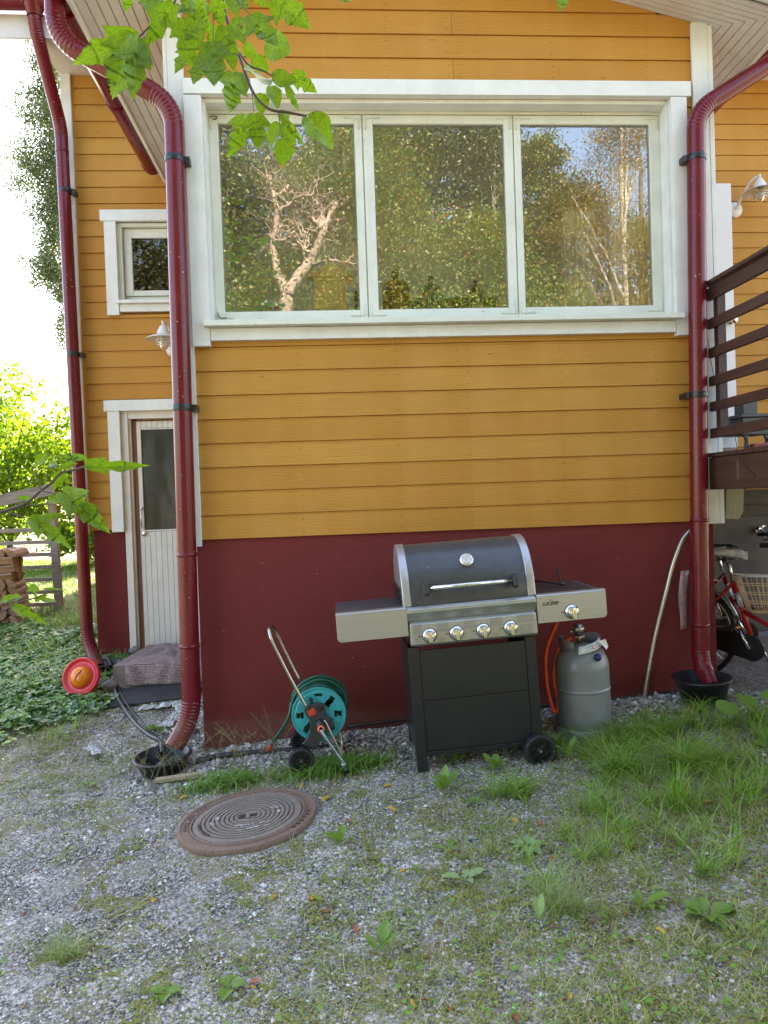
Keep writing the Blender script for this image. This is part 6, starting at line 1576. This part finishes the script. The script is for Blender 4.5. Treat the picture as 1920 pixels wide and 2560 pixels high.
# ================================================================== GROUND DETAIL
def in_view(X, Y, zz=0.0, pad=.06):
    dx, dy, dz = X - .80453, Y + 4.36332, zz + GZ(X, Y) - 1.44394
    f = dx * _fw.x + dy * _fw.y + dz * _fw.z; r_ = dx * _rt.x + dy * _rt.y + dz * _rt.z; u = dx * _up.x + dy * _up.y + dz * _up.z
    k = 1776.86
    return (f > .5) & (np.abs(r_ / f * k) < 960 * (1 + pad)) & (u / f * k > -1280 * (1 + pad)) & (u / f * k < 1280)
def free(X, Y):
    """ground not covered by the house, the manhole or the basins"""
    ok = ~((Y > .0) & (X > -.06)) & ~((Y > 2.1) & (X > -1.38))
    ok &= np.hypot(X - .347, Y + .985) > .35
    for cx_, cy_, r_ in ((-.235, -.17, .17), (3.02, -.24, .18), (2.187, -.40, .16), (-1.2, 1.8, .16)): ok &= np.hypot(X - cx_, Y - cy_) > r_
    ok &= ~((X > -.98) & (X < -.02) & (Y > 1.25) & (Y < 2.15))
    return ok
def sample(n, x0, x1, y0, y1, dens=None, seed=1, near=True):
    r = np.random.default_rng(seed); out = []; tot = 0
    while tot < n:
        m_ = n * 3; X = r.uniform(x0, x1, m_)
        Y = y0 + (y1 - y0) * (r.random(m_) ** (1.35 if near else 1)); k = in_view(X, Y) & free(X, Y)
        if dens is not None: k &= r.random(m_) < dens(X, Y)
        out.append(np.stack([X[k], Y[k]], 1)); tot += k.sum()
        if m_ > 40 * n: break
    return np.concatenate(out)[:n]
def pebbles(name, P, size, mat, seed, flat=.6, lift=.25, **kw):
    r = np.random.default_rng(seed); n = len(P)
    base = np.array([(1, 0, 0), (.45, .85, 0), (-.5, .8, .1), (-1, .05, 0), (-.4, -.85, 0), (.5, -.8, -.1), (.15, .1, 1), (-.1, -.05, -1)])
    fc = [(i, (i + 1) % 6, 6) for i in range(6)] + [((i + 1) % 6, i, 7) for i in range(6)]
    V = np.repeat(base[None], n, 0) * (1 + r.uniform(-.28, .28, (n, 8, 3)))
    s = (size * r.lognormal(0, .35, n))[:, None, None] * np.stack([np.ones(n), r.uniform(.6, 1, n), r.uniform(flat * .7, flat * 1.3, n)], 1)[:, None, :]
    V = V * s; a = r.uniform(0, 6.28, n); ca, sa = np.cos(a)[:, None], np.sin(a)[:, None]
    t = r.uniform(-.5, .5, n)[:, None]; z = V[..., 2] + V[..., 0] * t
    x = V[..., 0] * ca - V[..., 1] * sa; y = V[..., 0] * sa + V[..., 1] * ca
    g = GZ(P[:, 0], P[:, 1])[:, None] + s[:, 0, 2][:, None] * lift
    W_ = np.stack([x + P[:, 0:1], y + P[:, 1:2], z + g], -1).reshape(-1, 3)
    F = (np.array(fc)[None] + 8 * np.arange(n)[:, None, None]).reshape(-1, 3)
    return np_mesh(name, W_, F, mat, smooth=False, **kw)
def stone_mat(name, stops):
    m = NT(name); rp = m.n('NewGeometry').outputs['Random Per Island']; c = m.ramp(rp, stops); f = m.noise(m.coord(), 380, 3, .7)
    c = m.mix(m.ramp(f, [(.35, .5), (.62, 0.)]), c, (.07, .07, .07)); m.set(Base_Color=c, Roughness=.8, Specular_IOR_Level=.3); m.bump(f, .3, .001); return m.mat
SM = stone_mat('crushed_granite', [(0., (.065, .060, .056)), (.25, (.19, .18, .168)), (.5, (.39, .368, .34)), (.75, (.61, .575, .53)), (.85, (.50, .38, .32)), (1., (.95, .93, .90))])
gd = lambda X, Y: np.clip(1.12 - cover(X, Y) * 1.0, .03, 1)
P = sample(90000, -2.4, 3.4, -2.9, 1.2, gd, 11)
pebbles('fine_gravel', P, .0043, SM, 12, label='grey crushed stone spread over the yard', kind='stuff')
cd = lambda X, Y: np.clip(1.0 - (-Y - .02) / .55, 0, 1) * (Y < 0.0) * (X > -.3) + .9 * ((np.abs(X + .15) < .22) & (Y > -.5) & (Y < .9)) + .03
P = sample(9000, -.6, 3.4, -.62, .9, cd, 13, near=False)
pebbles('coarse_gravel', P, .0115, SM, 14, label='coarser pinkish grey stones along the foot of the plinth', kind='stuff')

def blades(name, P, h, w, mat, seed, bend=.6, seg=4, spread=.5, dirs=None, **kw):
    r = np.random.default_rng(seed); n = len(P)
    H = h * r.uniform(.5, 1.3, n); a = r.uniform(0, 6.283, n) if dirs is None else dirs + r.normal(0, .5, n)
    L = r.uniform(.1, 1, n) * spread; t = np.linspace(0, 1, seg + 1)
    cx_, sx_ = np.cos(a), np.sin(a); V = []
    for k, q in enumerate(t):
        out = H * (L * q + bend * r.uniform(.4, 1.2, n) * q * q if k == 0 else L * q + bend * q * q); z = H * (q - .38 * bend * q ** 2.5)
        ww = w * (1 - q) ** .6 * np.ones(n) + .0003
        x = P[:, 0] + cx_ * out; y = P[:, 1] + sx_ * out
        g = GZ(P[:, 0], P[:, 1]) + z
        V.append(np.stack([x - sx_ * ww, y + cx_ * ww, g], -1)); V.append(np.stack([x + sx_ * ww, y - cx_ * ww, g], -1))
    V = np.stack(V, 1); m_ = 2 * (seg + 1)
    F = np.array([(2 * i, 2 * i + 1, 2 * i + 3, 2 * i + 2) for i in range(seg)])
    F = (F[None] + m_ * np.arange(n)[:, None, None]).reshape(-1, 4)
    return np_mesh(name, V.reshape(-1, 3), F, mat, smooth=True, **kw)
G_long = leaf_mat('long_grass', [(.12, .25, .03), (.17, .32, .04), (.24, .40, .06), (.10, .20, .03), (.40, .38, .16)], .3)
G_short = leaf_mat('short_grass', [(.13, .22, .03), (.18, .27, .05), (.26, .31, .08), (.45, .38, .18), (.14, .21, .06)], .3)
G_blue = leaf_mat('fescue_grass', [(.12, .20, .06), (.18, .26, .09), (.25, .31, .12), (.45, .38, .2)], .3)
G_low = leaf_mat('low_weed_leaf', [(.10, .22, .03), (.14, .28, .04), (.19, .31, .06), (.17, .24, .09)], .3)
MOSS = leaf_mat('moss_flecks', [(.14, .15, .02), (.22, .21, .04), (.30, .27, .07), (.16, .19, .04)], .1, .8)
def clumps(P, k, r_, seed):
    r = np.random.default_rng(seed); n = len(P)
    return (np.repeat(P, k, 0) + r.normal(0, r_, (n * k, 2)))
rd = lambda X, Y: np.clip(cover(X, Y) * 1.15 - .35, 0, 1) * (X > 1.3)
P = sample(85, 1.5, 3.7, -1.95, -.30, rd, 21, near=False)
blades('long_grass', clumps(P, 24, .016, 22), .135, .0019, G_long, 23, .75, 5, .6, label='long arching grass growing at the right side of the yard', kind='stuff')
P = sample(190, 1.3, 3.7, -2.6, -.15, lambda X, Y: np.clip(cover(X, Y) * 1.0 - .12, .03, 1), 24, near=False)
blades('thin_grass', clumps(P, 16, .03, 25), .055, .0011, G_short, 26, .7, 4, .7, label='thin short grass between the long clumps at the right', kind='stuff')
P = sample(2300, -2.6, 3.4, -2.5, 1.3, lambda X, Y: np.clip(cover(X, Y) * .9 + .035, 0, 1), 27)
blades('sparse_grass', clumps(P, 7, .018, 28), .026, .0009, G_short, 29, .8, 3, .9, label='sparse short grass coming up through the gravel', kind='stuff')
P = sample(80000, -2.6, 3.4, -2.6, 1.6, lambda X, Y: np.clip(cover(X, Y) * .8 + .9 * (fnoise(X, Y, 5.5, 44) > .62) * (fnoise(X, Y, 1.6, 45) > .42), .004, 1) * (fnoise(X, Y, 22, 46) > .42), 30)
V, F = tri_scatter(np.stack([P[:, 0], P[:, 1], GZ(P[:, 0], P[:, 1]) + .005], 1), .0075 * rng.uniform(.5, 1.5, len(P)), np.array([0, 0, 1.0]), 1.3)
np_mesh('moss', V, F, MOSS, label='olive moss and tiny plants creeping over the gravel', kind='stuff')
P = sample(2600, -2.3, 3.4, -2.6, .9, lambda X, Y: np.clip(cover(X, Y) * .9 + .03, 0, 1) * (fnoise(X, Y, 7, 47) > .45), 31)
V, F = tri_scatter(np.stack([P[:, 0], P[:, 1], GZ(P[:, 0], P[:, 1]) + .012 + rng.uniform(0, .012, len(P))], 1), .016 * rng.uniform(.35, 1.4, len(P)), np.array([0, 0, 1.0]), 1.4)
np_mesh('clover_leaves', V, F, G_low, label='small round clover and weed leaves low on the ground', kind='stuff')
G_straw = leaf_mat('dry_grass', [(.40, .32, .17), (.55, .45, .26), (.30, .24, .14)], .1)
P = sample(2600, -2.4, 3.4, -2.6, .9, lambda X, Y: np.clip(cover(X, Y) * .9 + .06, 0, 1), 33)
blades('dry_litter', P, .035, .0008, G_straw, 34, .2, 3, 1.5, label='dry grass stems littering the ground', kind='stuff')
# the two thick green tufts between the manhole and the plinth
def tuft(cx_, cy_, rx, ry, n, h, seed, label, mat=G_low, w=.0042, name='grass_tuft', bend=.7, cat='grass tuft', spread=.8):
    r = np.random.default_rng(seed); P = np.stack([cx_ + r.normal(0, rx, n), cy_ + r.normal(0, ry, n)], 1)
    return blades(name, P, h, w, mat, seed + 1, bend, 5, spread, label=label, cat=cat)
tuft(.74, -.545, .13, .05, 620, .085, 51, 'dense bright green leafy tuft in front of the hose reel')
tuft(.17, -.50, .12, .045, 420, .07, 53, 'bright green leafy tuft between the left basin and the manhole')
tuft(.45, -.53, .16, .04, 160, .06, 55, 'thin green grass joining the two leafy tufts behind the manhole', G_short, .0014)
tuft(-.20, -1.82, .03, .025, 170, .085, 57, 'fine fescue tuft alone on the gravel at the lower left', G_blue, .0009)
tuft(1.55, -1.98, .04, .03, 190, .11, 59, 'fine spiky grass tuft at the bottom right of the yard', G_blue, .0009)
tuft(1.86, -1.30, .04, .025, 180, .10, 61, 'fine pale based grass tuft in the middle right of the gravel', G_blue, .0009)
tuft(2.23, -1.42, .02, .02, 60, .17, 63, 'upright broad bladed grass plant near the right edge', G_long, .0028, bend=.35, spread=.35)
tuft(2.15, -.98, .035, .03, 170, .17, 65, 'large arching grass clump with long bent blades right of centre', G_long, .0026, bend=.9)
tuft(2.45, -1.05, .05, .04, 220, .19, 67, 'tall arching grass clump near the right edge of the yard', G_long, .0026, bend=.8)
tuft(1.62, -1.05, .04, .03, 150, .11, 69, 'arching green grass clump left of the big right clumps', G_long, .0024, bend=.9)
tuft(1.95, -.62, .07, .05, 150, .12, 71, 'green grass clump in front of the gas cylinder', G_long, .002, bend=.8)
tuft(2.35, -.62, .10, .05, 200, .13, 73, 'long loose grass clump right of the gas cylinder', G_long, .002, bend=.9)
tuft(.94, -2.03, .01, .01, 10, .13, 75, 'few thin dark grass blades on the gravel at bottom centre', G_long, .0018, bend=.4)
# wispy seed stalks beside the left basin and the plinth corner
def stalks(label, roots, seed, mat, h=.3):
    r = random.Random(seed); mb = MB()
    for (x, y, n) in roots:
        for _ in range(n):
            bx_, by_ = x + r.gauss(0, .04), y + r.gauss(0, .03); z0 = gzf(bx_, by_); a = r.uniform(0, 6.28); hh = h * r.uniform(.5, 1.1)
            pts = smooth_path([(bx_, by_, z0), (bx_ + .25 * hh * math.cos(a), by_ + .2 * hh * math.sin(a), z0 + hh * .6), (bx_ + .7 * hh * math.cos(a), by_ + .35 * hh * math.sin(a), z0 + hh * .95)], 6)
            mb.tube(pts, [.0011] * len(pts), 4, caps=False)
            for k in range(6, len(pts)):
                for _2 in range(2):
                    p = pts[k]; q = p + Vector((r.gauss(0, .012), r.gauss(0, .01), r.uniform(.0, .02))); mb.tube([p, q], [.0007, .0007], 3, caps=False); mb.add([q + Vector((0, 0, .002)), q + Vector((.0016, 0, -.001)), q + Vector((-.0016, .0016, -.001))], [(0, 1, 2)])
    return mb.build('seed_stalks', mat, None, label, 'weed')
DRY = simple('dry_stalk', (.22, .19, .08), .8, 0, .3, 40)
stalks('wispy dry seed stalks arching over the left basin rim', [(-.22, -.44, 9), (-.05, -.42, 7)], 5, DRY, .26)
stalks('wispy seed stalks before the plinth left of the hose reel', [(.15, -.35, 10), (.42, -.30, 10), (.30, -.38, 7)], 6, DRY, .26)

# broad-leaved weeds
def weed(x, y, n, L, label, upright=.5, wf=.16, mat=None, name='weed', lob=False, seed=None, tone=None):
    r = random.Random(seed or hash((round(x, 3), round(y, 3))) % 9999); root = empty(name, (x, y, gzf(x, y)), label=label, cat='weed')
    mat = mat or W_LEAF
    for k in range(n):
        a = 2 * math.pi * k / n + r.uniform(-.5, .5); l = L * r.uniform(.65, 1.15); up = upright * r.uniform(.7, 1.25)
        d = Vector((math.cos(a), math.sin(a), 0)); s = Vector((-math.sin(a), math.cos(a), 0)); V = []; F = []; uv = []; N = 12
        for i in range(N + 1):
            t = i / N; p = d * (l * (t * math.cos(up) + .0)) + Vector((0, 0, l * (math.sin(up) * t - .35 * (1 - .4 * up) * t ** 2.4)) ) + Vector((0, 0, .006))
            w = l * wf * (math.sin(math.pi * min(1, max(0, (t - .16) / .84)) ** .75) + .05) * (1 + (.22 if (lob and i % 2) else 0))
            for q in (-1, -.5, 0, .5, 1): V.append(p + s * (w * q) + Vector((0, 0, abs(q) * w * .35 + .02 * l * math.sin(t * 14 + q * 3) * abs(q)))); uv.append((t, q * .4))
        for i in range(N):
            for j in range(4): F.append((5 * i + j, 5 * i + j + 1, 5 * i + j + 6, 5 * i + j + 5))
        np_mesh('leaf', np.array([tuple(v) for v in V]), np.array(F), mat, parent=root, smooth=True, uv=np.array(uv))
    return root
W_LEAF = leaf_mat('weed_leaf', [(.085, .165, .03), (.12, .21, .04), (.17, .25, .065)], .3, .45, veins=True)
W_GREY = leaf_mat('dusty_weed_leaf', [(.20, .29, .14), (.27, .37, .19)], .25, .55, veins=True)
weed(.780, -1.335, 4, .115, 'upright dandelion plant right of the manhole', 1.15, .15, lob=True, seed=1)
weed(1.28, -.98, 5, .15, 'tall two leaved dandelion in front of the grill', 1.2, .13, lob=True, seed=2)
weed(1.58, -.80, 7, .11, 'bright jagged dandelion under the grill bottom edge', .95, .17, lob=True, seed=3)
weed(1.42, -1.36, 4, .05, 'round leaved little weed in the gravel below the grill leg', .35, .30, seed=4)
weed(1.54, -1.55, 8, .085, 'grey green flat rosette weed in the middle of the yard', .30, .22, W_GREY, seed=5)
weed(1.25, -1.72, 4, .10, 'pale green weed with two broad leaves, centre bottom', .5, .2, W_GREY, seed=6)
weed(1.22, -1.50, 4, .085, 'small pale weed with spread leaves left of the rosette', .55, .16, seed=7)
weed(1.80, -2.03, 5, .12, 'long leaved weed at the bottom right corner, nearest leaves upright', .95, .16, W_LEAF, seed=8)
weed(1.98, -2.12, 6, .14, 'broad dark leaved weed at the extreme bottom right corner', .6, .26, W_LEAF, seed=9)
weed(.90, -2.05, 5, .11, 'leafy weed at the bottom edge near the picture centre', .85, .18, W_LEAF, lob=True, seed=10)
weed(.42, -2.12, 5, .07, 'low bright weed at the bottom edge left of centre', .4, .3, seed=11)
weed(.22, -2.10, 4, .06, 'round leaved weed at the bottom edge, farther left', .4, .34, seed=12)
weed(1.41, -1.12, 5, .06, 'little rosette weed below the grill centre', .5, .2, seed=13)
weed(1.62, -1.22, 3, .11, 'single upright blade leaved weed in mid yard', 1.3, .08, seed=14)
weed(1.00, -.52, 7, .10, 'bright green seedling between hose reel and grill', .5, .18, seed=15)
weed(1.40, -.66, 4, .10, 'small bright weed growing under the grill cabinet', .9, .17, seed=16)
weed(1.98, -.78, 6, .13, 'upright leafy weed growing beside the grill wheel', 1.05, .13, seed=17)
weed(-.62, -.30, 5, .06, 'small leafy weed on mossy gravel left of the basin', .5, .22, seed=18)
weed(2.05, -.95, 5, .09, 'pale weed among the grass by the yellow fallen leaf', .6, .25, W_GREY, seed=19)
weed(1.95, -1.14, 5, .08, 'small forked weed among grass clumps', .6, .2, seed=20)
weed(1.08, -1.62, 6, .055, 'tiny dark tuft weed on the gravel left of the pale weed', .8, .12, seed=21)
weed(-.42, .42, 6, .09, 'weed growing through the white cloth rag', .5, .22, seed=22)
weed(1.45, -2.02, 3, .10, 'tall thin weed with folded leaf near bottom right', 1.2, .14, W_GREY, seed=23)
# big heart-leaved creeper at the right edge
cr = empty('creeper_plant', (3.09, -.74, gzf(2.98, -.72) - .045), label='large heart leaved creeper with tiny pink flowers at the right edge', cat='plant')
def heart_leaf(c_, size, nrm, yaw, parent):
    nrm = Vector(nrm).normalized(); u = nrm.cross(Vector((math.sin(yaw), math.cos(yaw), .1))).normalized(); v = nrm.cross(u); V = [Vector(c_)]; uv = [(0.1, 0)]
    N = 32
    for i in range(N):
        t = 2 * math.pi * i / N; r_ = size * (.52 + .10 * math.cos(t) - .22 * math.exp(-((t - math.pi) / .35) ** 2) + (.16 * math.exp(-(min(t, 2 * math.pi - t) / .25) ** 2)) + .018 * (i % 2))
        V.append(Vector(c_) + u * (r_ * math.cos(t)) + v * (r_ * math.sin(t)) + nrm * (.12 * size * math.sin(t) ** 2 - .10 * size * math.cos(t))); uv.append((.1 + .6 * r_ / size * math.cos(t), .6 * r_ / size * math.sin(t)))
    me = bpy.data.meshes.new('leaf'); me.from_pydata([tuple(v) for v in V], [], [(0, 1 + i, 1 + (i + 1) % N) for i in range(N)])
    l = me.uv_layers.new(name='UVMap')
    for lp in me.loops: l.data[lp.index].uv = uv[lp.vertex_index]
    me.materials.append(W_LEAF)
    for p in me.polygons: p.use_smooth = True
    o = bpy.data.objects.new('leaf', me); COL.objects.link(o); o.parent = parent
for (x, y, z, s, n_, yw) in ((-.22, .05, .16, .13, (-.1, -.6, 1), 2.8), (-.06, .10, .17, .12, (.2, -.7, 1), 1.2), (.05, .02, .22, .13, (.1, -.4, 1), .3), (.02, -.05, .12, .10, (-.3, -.5, 1), 2.0), (.20, .0, .15, .15, (.3, -.6, 1), .9), (.15, -.08, .08, .12, (0, -.8, 1), 4.0), (-.10, -.10, .08, .09, (-.2, -.4, 1), 5), (.30, .1, .2, .14, (0, -.3, 1), 1.5), (-.18, -.22, .06, .08, (0, -.3, 1), 1)):
    heart_leaf((x, y, z), s * .85, n_, yw, cr)
mb = MB()
for e in ((-.22, .05, .16), (-.06, .10, .17), (.05, .02, .22), (.20, 0, .15), (.30, .1, .2), (-.18, -.22, .06)): mb.tube(smooth_path([(.05, .05, -.02), (e[0] * .5, e[1] * .5 + .02, e[2] * .8), e], 5), .0025, 6)
mb.build('stem', simple('green_stem', (.08, .14, .03), .5), cr)
mb = MB()
for (x, y, z) in ((-.02, -.12, .10), (.0, -.10, .085), (.10, -.14, .07), (.08, -.22, .03), (.02, -.14, .12), (.06, -.12, .11)):
    for k in range(5): a = 1.257 * k; mb.add([(x, y, z), (x + .008 * math.cos(a - .4), y - .002, z + .008 * math.sin(a - .4)), (x + .012 * math.cos(a), y - .004, z + .012 * math.sin(a)), (x + .008 * math.cos(a + .4), y - .002, z + .008 * math.sin(a + .4))], [(0, 1, 2, 3)])
mb.build('pink_flower', simple('pink_petal', (.62, .18, .36), .6), cr)
# ground cover at the back left: thousands of small round leaves
r = np.random.default_rng(60); X = r.uniform(-3.8, -.7, 60000); Y = r.uniform(.35, 3.9, 60000)
k = in_view(X, Y) & free(X, Y) & (r.random(60000) < np.clip((-X - 1.12 + (Y - .6) * .10) * 4 + (fnoise(X, Y, 2.2, 61) - .5) * 2.6, 0, 1)) & (Y < 3.6 + .5 * np.sin(X * 4)) & (r.random(60000) < np.clip((Y - .25 - .5 * fnoise(X, Y, 3, 63)) * 1.6, 0, 1))
X, Y = X[k][:12500], Y[k][:12500]
N = 7; h = .03 + .07 * fnoise(X, Y, 2.6, 62) * np.clip((-X - 1.1) * 3, .15, 1) * r.random(len(X)); C = np.stack([X, Y, GZ(X, Y) + h], 1)
s = .026 * r.uniform(.55, 1.4, len(X)); nn = np.stack([r.normal(0, .28, len(X)), r.normal(-.15, .28, len(X)), np.ones(len(X))], 1); nn /= np.linalg.norm(nn, axis=1)[:, None]
u = np.cross(nn, np.stack([r.normal(size=len(X)), r.normal(size=len(X)), np.zeros(len(X))], 1)); u /= np.linalg.norm(u, axis=1)[:, None]; v = np.cross(nn, u)
V = [C - nn * (s * .12)[:, None]]
for i in range(N):
    t = 2 * math.pi * i / N + .3; q = .72 if i == 0 else 1.0; V.append(C + u * (s * q * math.cos(t))[:, None] + v * (s * q * math.sin(t))[:, None] + nn * (s * .16 * (i % 2))[:, None])
V = np.stack(V, 1); F = np.array([(0, 1 + i, 1 + (i + 1) % N) for i in range(N)]); F = (F[None] + (N + 1) * np.arange(len(X))[:, None, None]).reshape(-1, 3)
np_mesh('ground_cover', V.reshape(-1, 3), F, leaf_mat('ground_elder_leaf', [(.035, .10, .03), (.06, .15, .045), (.10, .20, .06), (.19, .32, .06)], .15, .38), label='dense dark green round leaved ground cover left of the back downpipe', kind='stuff')
r = np.random.default_rng(68); X = r.uniform(-3.6, -.9, 9000); Y = r.uniform(.3, 3.8, 9000); k = in_view(X, Y) & free(X, Y) & (X < -1.0) & (fnoise(X, Y, 1.9, 69) > .44); P = np.stack([X[k], Y[k]], 1)
blades('rough_grass', P, .13, .0022, G_long, 70, .6, 4, .6, label='rough grass blades growing through the ground cover at the left', kind='stuff')
P = np.stack([np.random.default_rng(72).uniform(-.95, -.12, 420), np.random.default_rng(73).normal(1.16, .10, 420)], 1)
pebbles('leaf_litter', P, .011, stone_mat('brown_litter', [(0., (.10, .05, .03)), (.5, (.24, .14, .09)), (1., (.42, .30, .22))]), 74, .3, .8, label='dry brown leaf litter heaped in front of the door step', kind='stuff')
r = np.random.default_rng(64); X = r.uniform(-9, -1.4, 60000); Y = 3.0 + 7.5 * r.random(60000) ** 1.2; k = in_view(X, Y) & (Y > 3.2 + .4 * np.sin(X * 5)); P = np.stack([X[k], Y[k]], 1)[:24000]
blades('lawn', P, .07, .0035, leaf_mat('lawn_grass', [(.06, .14, .02), (.09, .19, .02), (.13, .24, .03)], .35), 65, .6, 3, .6, label='rough green lawn behind the ground cover at the left', kind='stuff')

# ================================================================== FALLEN LEAVES
def fallen(n, cols, name, label, group, seed, size, region, dens=None):
    r = random.Random(seed); m = leaf_mat(name, cols, .15, .55); protos = []
    for v in range(3):
        N = 14; V = []; L_ = 1.0
        for i in range(N): t = 2 * math.pi * i / N; rad = (.5 + .08 * r.random() + .12 * math.cos(2 * t)); V.append((rad * math.cos(t), rad * .62 * math.sin(t), .22 * math.sin(t) ** 2 + r.uniform(-.03, .06)))
        V.append((0, 0, 0)); F = [(i, (i + 1) % N, N) for i in range(N)]
        V += [(.60, .01, .02), (.60, -.01, .02), (.95, .03, .1)]; F.append((N + 1, N + 2, N + 3))
        me = bpy.data.meshes.new('fallen_leaf'); me.from_pydata(V, [], F); me.materials.append(m)
        for p in me.polygons: p.use_smooth = True
        protos.append(me)
    P = sample(n, *region, dens, seed, near=True)
    for i, (x, y) in enumerate(P):
        o = bpy.data.objects.new('fallen_leaf', protos[i % 3]); COL.objects.link(o)
        s = size * r.uniform(.7, 1.3); o.scale = (s, s * r.uniform(.7, 1.1), s); o.location = (x, y, float(GZ(x, y)) + .008); o.rotation_euler = (r.gauss(0, .25), r.gauss(0, .25), r.uniform(0, 6.28))
        tag(o, label, 'leaf', group)
fallen(26, [(.55, .36, .03), (.60, .30, .04)], 'yellow_dead_leaf', 'small yellow fallen leaf lying on the ground', 'yellow fallen leaves on the ground', 101, .032, (-1.0, 3.3, -2.4, .3))
fallen(120, [(.16, .060, .03), (.24, .09, .045), (.11, .05, .03)], 'brown_dead_leaf', 'small brown curled fallen leaf lying on the ground', 'brown fallen leaves on the ground', 103, .020, (-1.2, 3.3, -2.4, .6))
fallen(26, [(.45, .045, .035), (.50, .14, .05)], 'red_dead_leaf', 'small orange red fallen leaf lying on the gravel', 'red fallen leaves on the ground', 105, .022, (-.5, 3.0, -2.4, -.3))
# dry straws
for i, (x, y, l, a) in enumerate(((-.02, -1.62, .32, 35), (.02, -1.55, .2, 60), (1.72, -1.02, .13, -50), (.10, -1.33, .10, 50), (-.35, -1.38, .09, 5), (1.30, -2.0, .12, 60))):
    dx, dy = math.cos(R(a)) * l / 2, math.sin(R(a)) * l / 2
    mb = MB(); mb.tube(smooth_path([(x - dx, y - dy, gzf(x - dx, y - dy) + .010), (x, y + .01, gzf(x, y) + .013), (x + dx, y + dy, gzf(x + dx, y + dy) + .010)], 5), .0016 if i != 2 else .005, 6)
    tag(mb.build('straw', simple('dry_straw', (.38, .32, .20), .8)), ['longest dry straw lying across the gravel left of centre', 'shorter dry straw crossing the longest one', 'bent brown dry leaf stalk among the right grass', 'short dry twig just below the manhole', 'short pale twig on the grey gravel at the left', 'thin dry twig at the bottom edge right of centre'][i], 'straw')

# ================================================================== FIREWOOD, RACK, DRUM AT THE BACK LEFT
FWB = wood_mat('split_wood_face', (.20, .105, .055), (.36, .21, .11), .85, 1, .6, .5); BRK = wood_mat('birch_log_bark', (.22, .13, .10), (.40, .30, .26), .85, 1, .5, .4)
def log_mesh(seed):
    r = random.Random(seed); k = r.choice((3, 4)); mb = MB(); R_ = .052; L_ = .33
    a0 = r.uniform(0, 6.28); arc_ = 2.2 if k == 3 else 1.6
    prof = [(0, 0)] if k == 3 else [(-.02, -.015), (.02, -.015)]
    ang = [math.pi / 2 - arc_ / 2 + arc_ * i / 6 for i in range(7)]
    ring = [(R_ * 1.5 * math.cos(a), R_ * 1.5 * math.sin(a) - .03) for a in ang]
    poly = [(p[0], p[1] - .03) for p in prof] + ring
    ca, sa = math.cos(a0), math.sin(a0); poly = [(x * ca - y * sa, x * sa + y * ca) for x, y in poly]
    n = len(poly); vs = [(a, 0, b) for a, b in poly] + [(a, L_, b) for a, b in poly]; mb.add(vs, [list(range(n)), list(range(2 * n - 1, n - 1, -1))], 0)
    for i in range(n): mb.add([vs[i], vs[(i + 1) % n], vs[n + (i + 1) % n], vs[n + i]], [(0, 1, 2, 3)], 1 if i >= len(prof) and i < n - 1 else 0)
    o = mb.build('firewood_log', [FWB, BRK]); return o
protos = [log_mesh(200 + i) for i in range(5)]
nlog = 0; rr2 = random.Random(9)
for row in range(10):
    for c_ in range(5):
        for dep in (0,):
            src = protos[nlog % 5]
            o = src if nlog < 5 else src.copy()
            if nlog >= 5: COL.objects.link(o)
            x = -2.80 - c_ * .105 + rr2.uniform(-.012, .012); side = (row in (6, 7, 8) and c_ < 3)
            o.location = (x, 3.80 + rr2.uniform(-.03, .03), .235 + row * .083)
            o.rotation_euler = (rr2.uniform(-.05, .05), rr2.uniform(-.3, .3), rr2.uniform(-.08, .08))
            if side: o.location = (-2.76 + rr2.uniform(-.02, .02), 3.80 + c_ * .11, .235 + row * .083); o.rotation_euler = (rr2.uniform(-.1, .1), rr2.uniform(-.3, .3), R(90) + rr2.uniform(-.12, .12))
            tag(o, 'split birch firewood log in the stack at the left edge', 'log', 'stacked firewood logs at the left edge'); nlog += 1
fr_ = empty('slat_rack', (-2.515, 4.40, .22), label='weathered grey wooden slat rack with corner post behind the firewood', cat='rack')
GW = M['greywood']
mb = MB(); mb.box(-.045, .035, -.04, .04, -.05, 1.36, 0, Matrix.Rotation(R(-1.5), 4, 'Y')); mb.build('post', GW, fr_, bevel=.003)
for i in range(7):
    mb = MB(); mb.box(-1.6, -.03, .02, .05, .085 + i * .150, .130 + i * .150); mb.build('slat', GW, fr_, bevel=.002)
mb = MB(); mb.beam((-1.0, -.35, 1.27), (.06, -.20, 1.48), .05, .13); mb.build('top_beam', GW, fr_, bevel=.003)
mb = MB(); mb.box(-1.6, -1.52, -.04, .04, -.05, 1.36); mb.build('post', GW, fr_, bevel=.003)
dr_ = empty('metal_drum', (-2.82, 3.05, .30), (0, 0, R(25)), label='small maroon metal drum lying on its side at the left edge', cat='drum')
Mx = Matrix.Rotation(R(90), 4, 'Y')
mb = MB(); mb.lathe([(0, .17), (.10, .17), (.125, .16), (.13, .15), (.13, -.3), (0, -.3)], Mx, 40); mb.build('body', simple('maroon_grey_enamel', (.13, .075, .085), .3, .2, .2, 10), dr_)
mb = MB(); mb.lathe([(.126, .165), (.134, .16), (.136, .148), (.132, .14)], Mx, 40); mb.build('rim', M['chrome'], dr_)
mb = MB()
for a in ((.02, -.10, -.17), (.10, .06, -.17), (-.1, .06, -.17)): mb.tube([(a[0] * .5, a[1] * .5, -.10), a], .005, 6)
mb.build('leg', M['black_metal'], dr_)
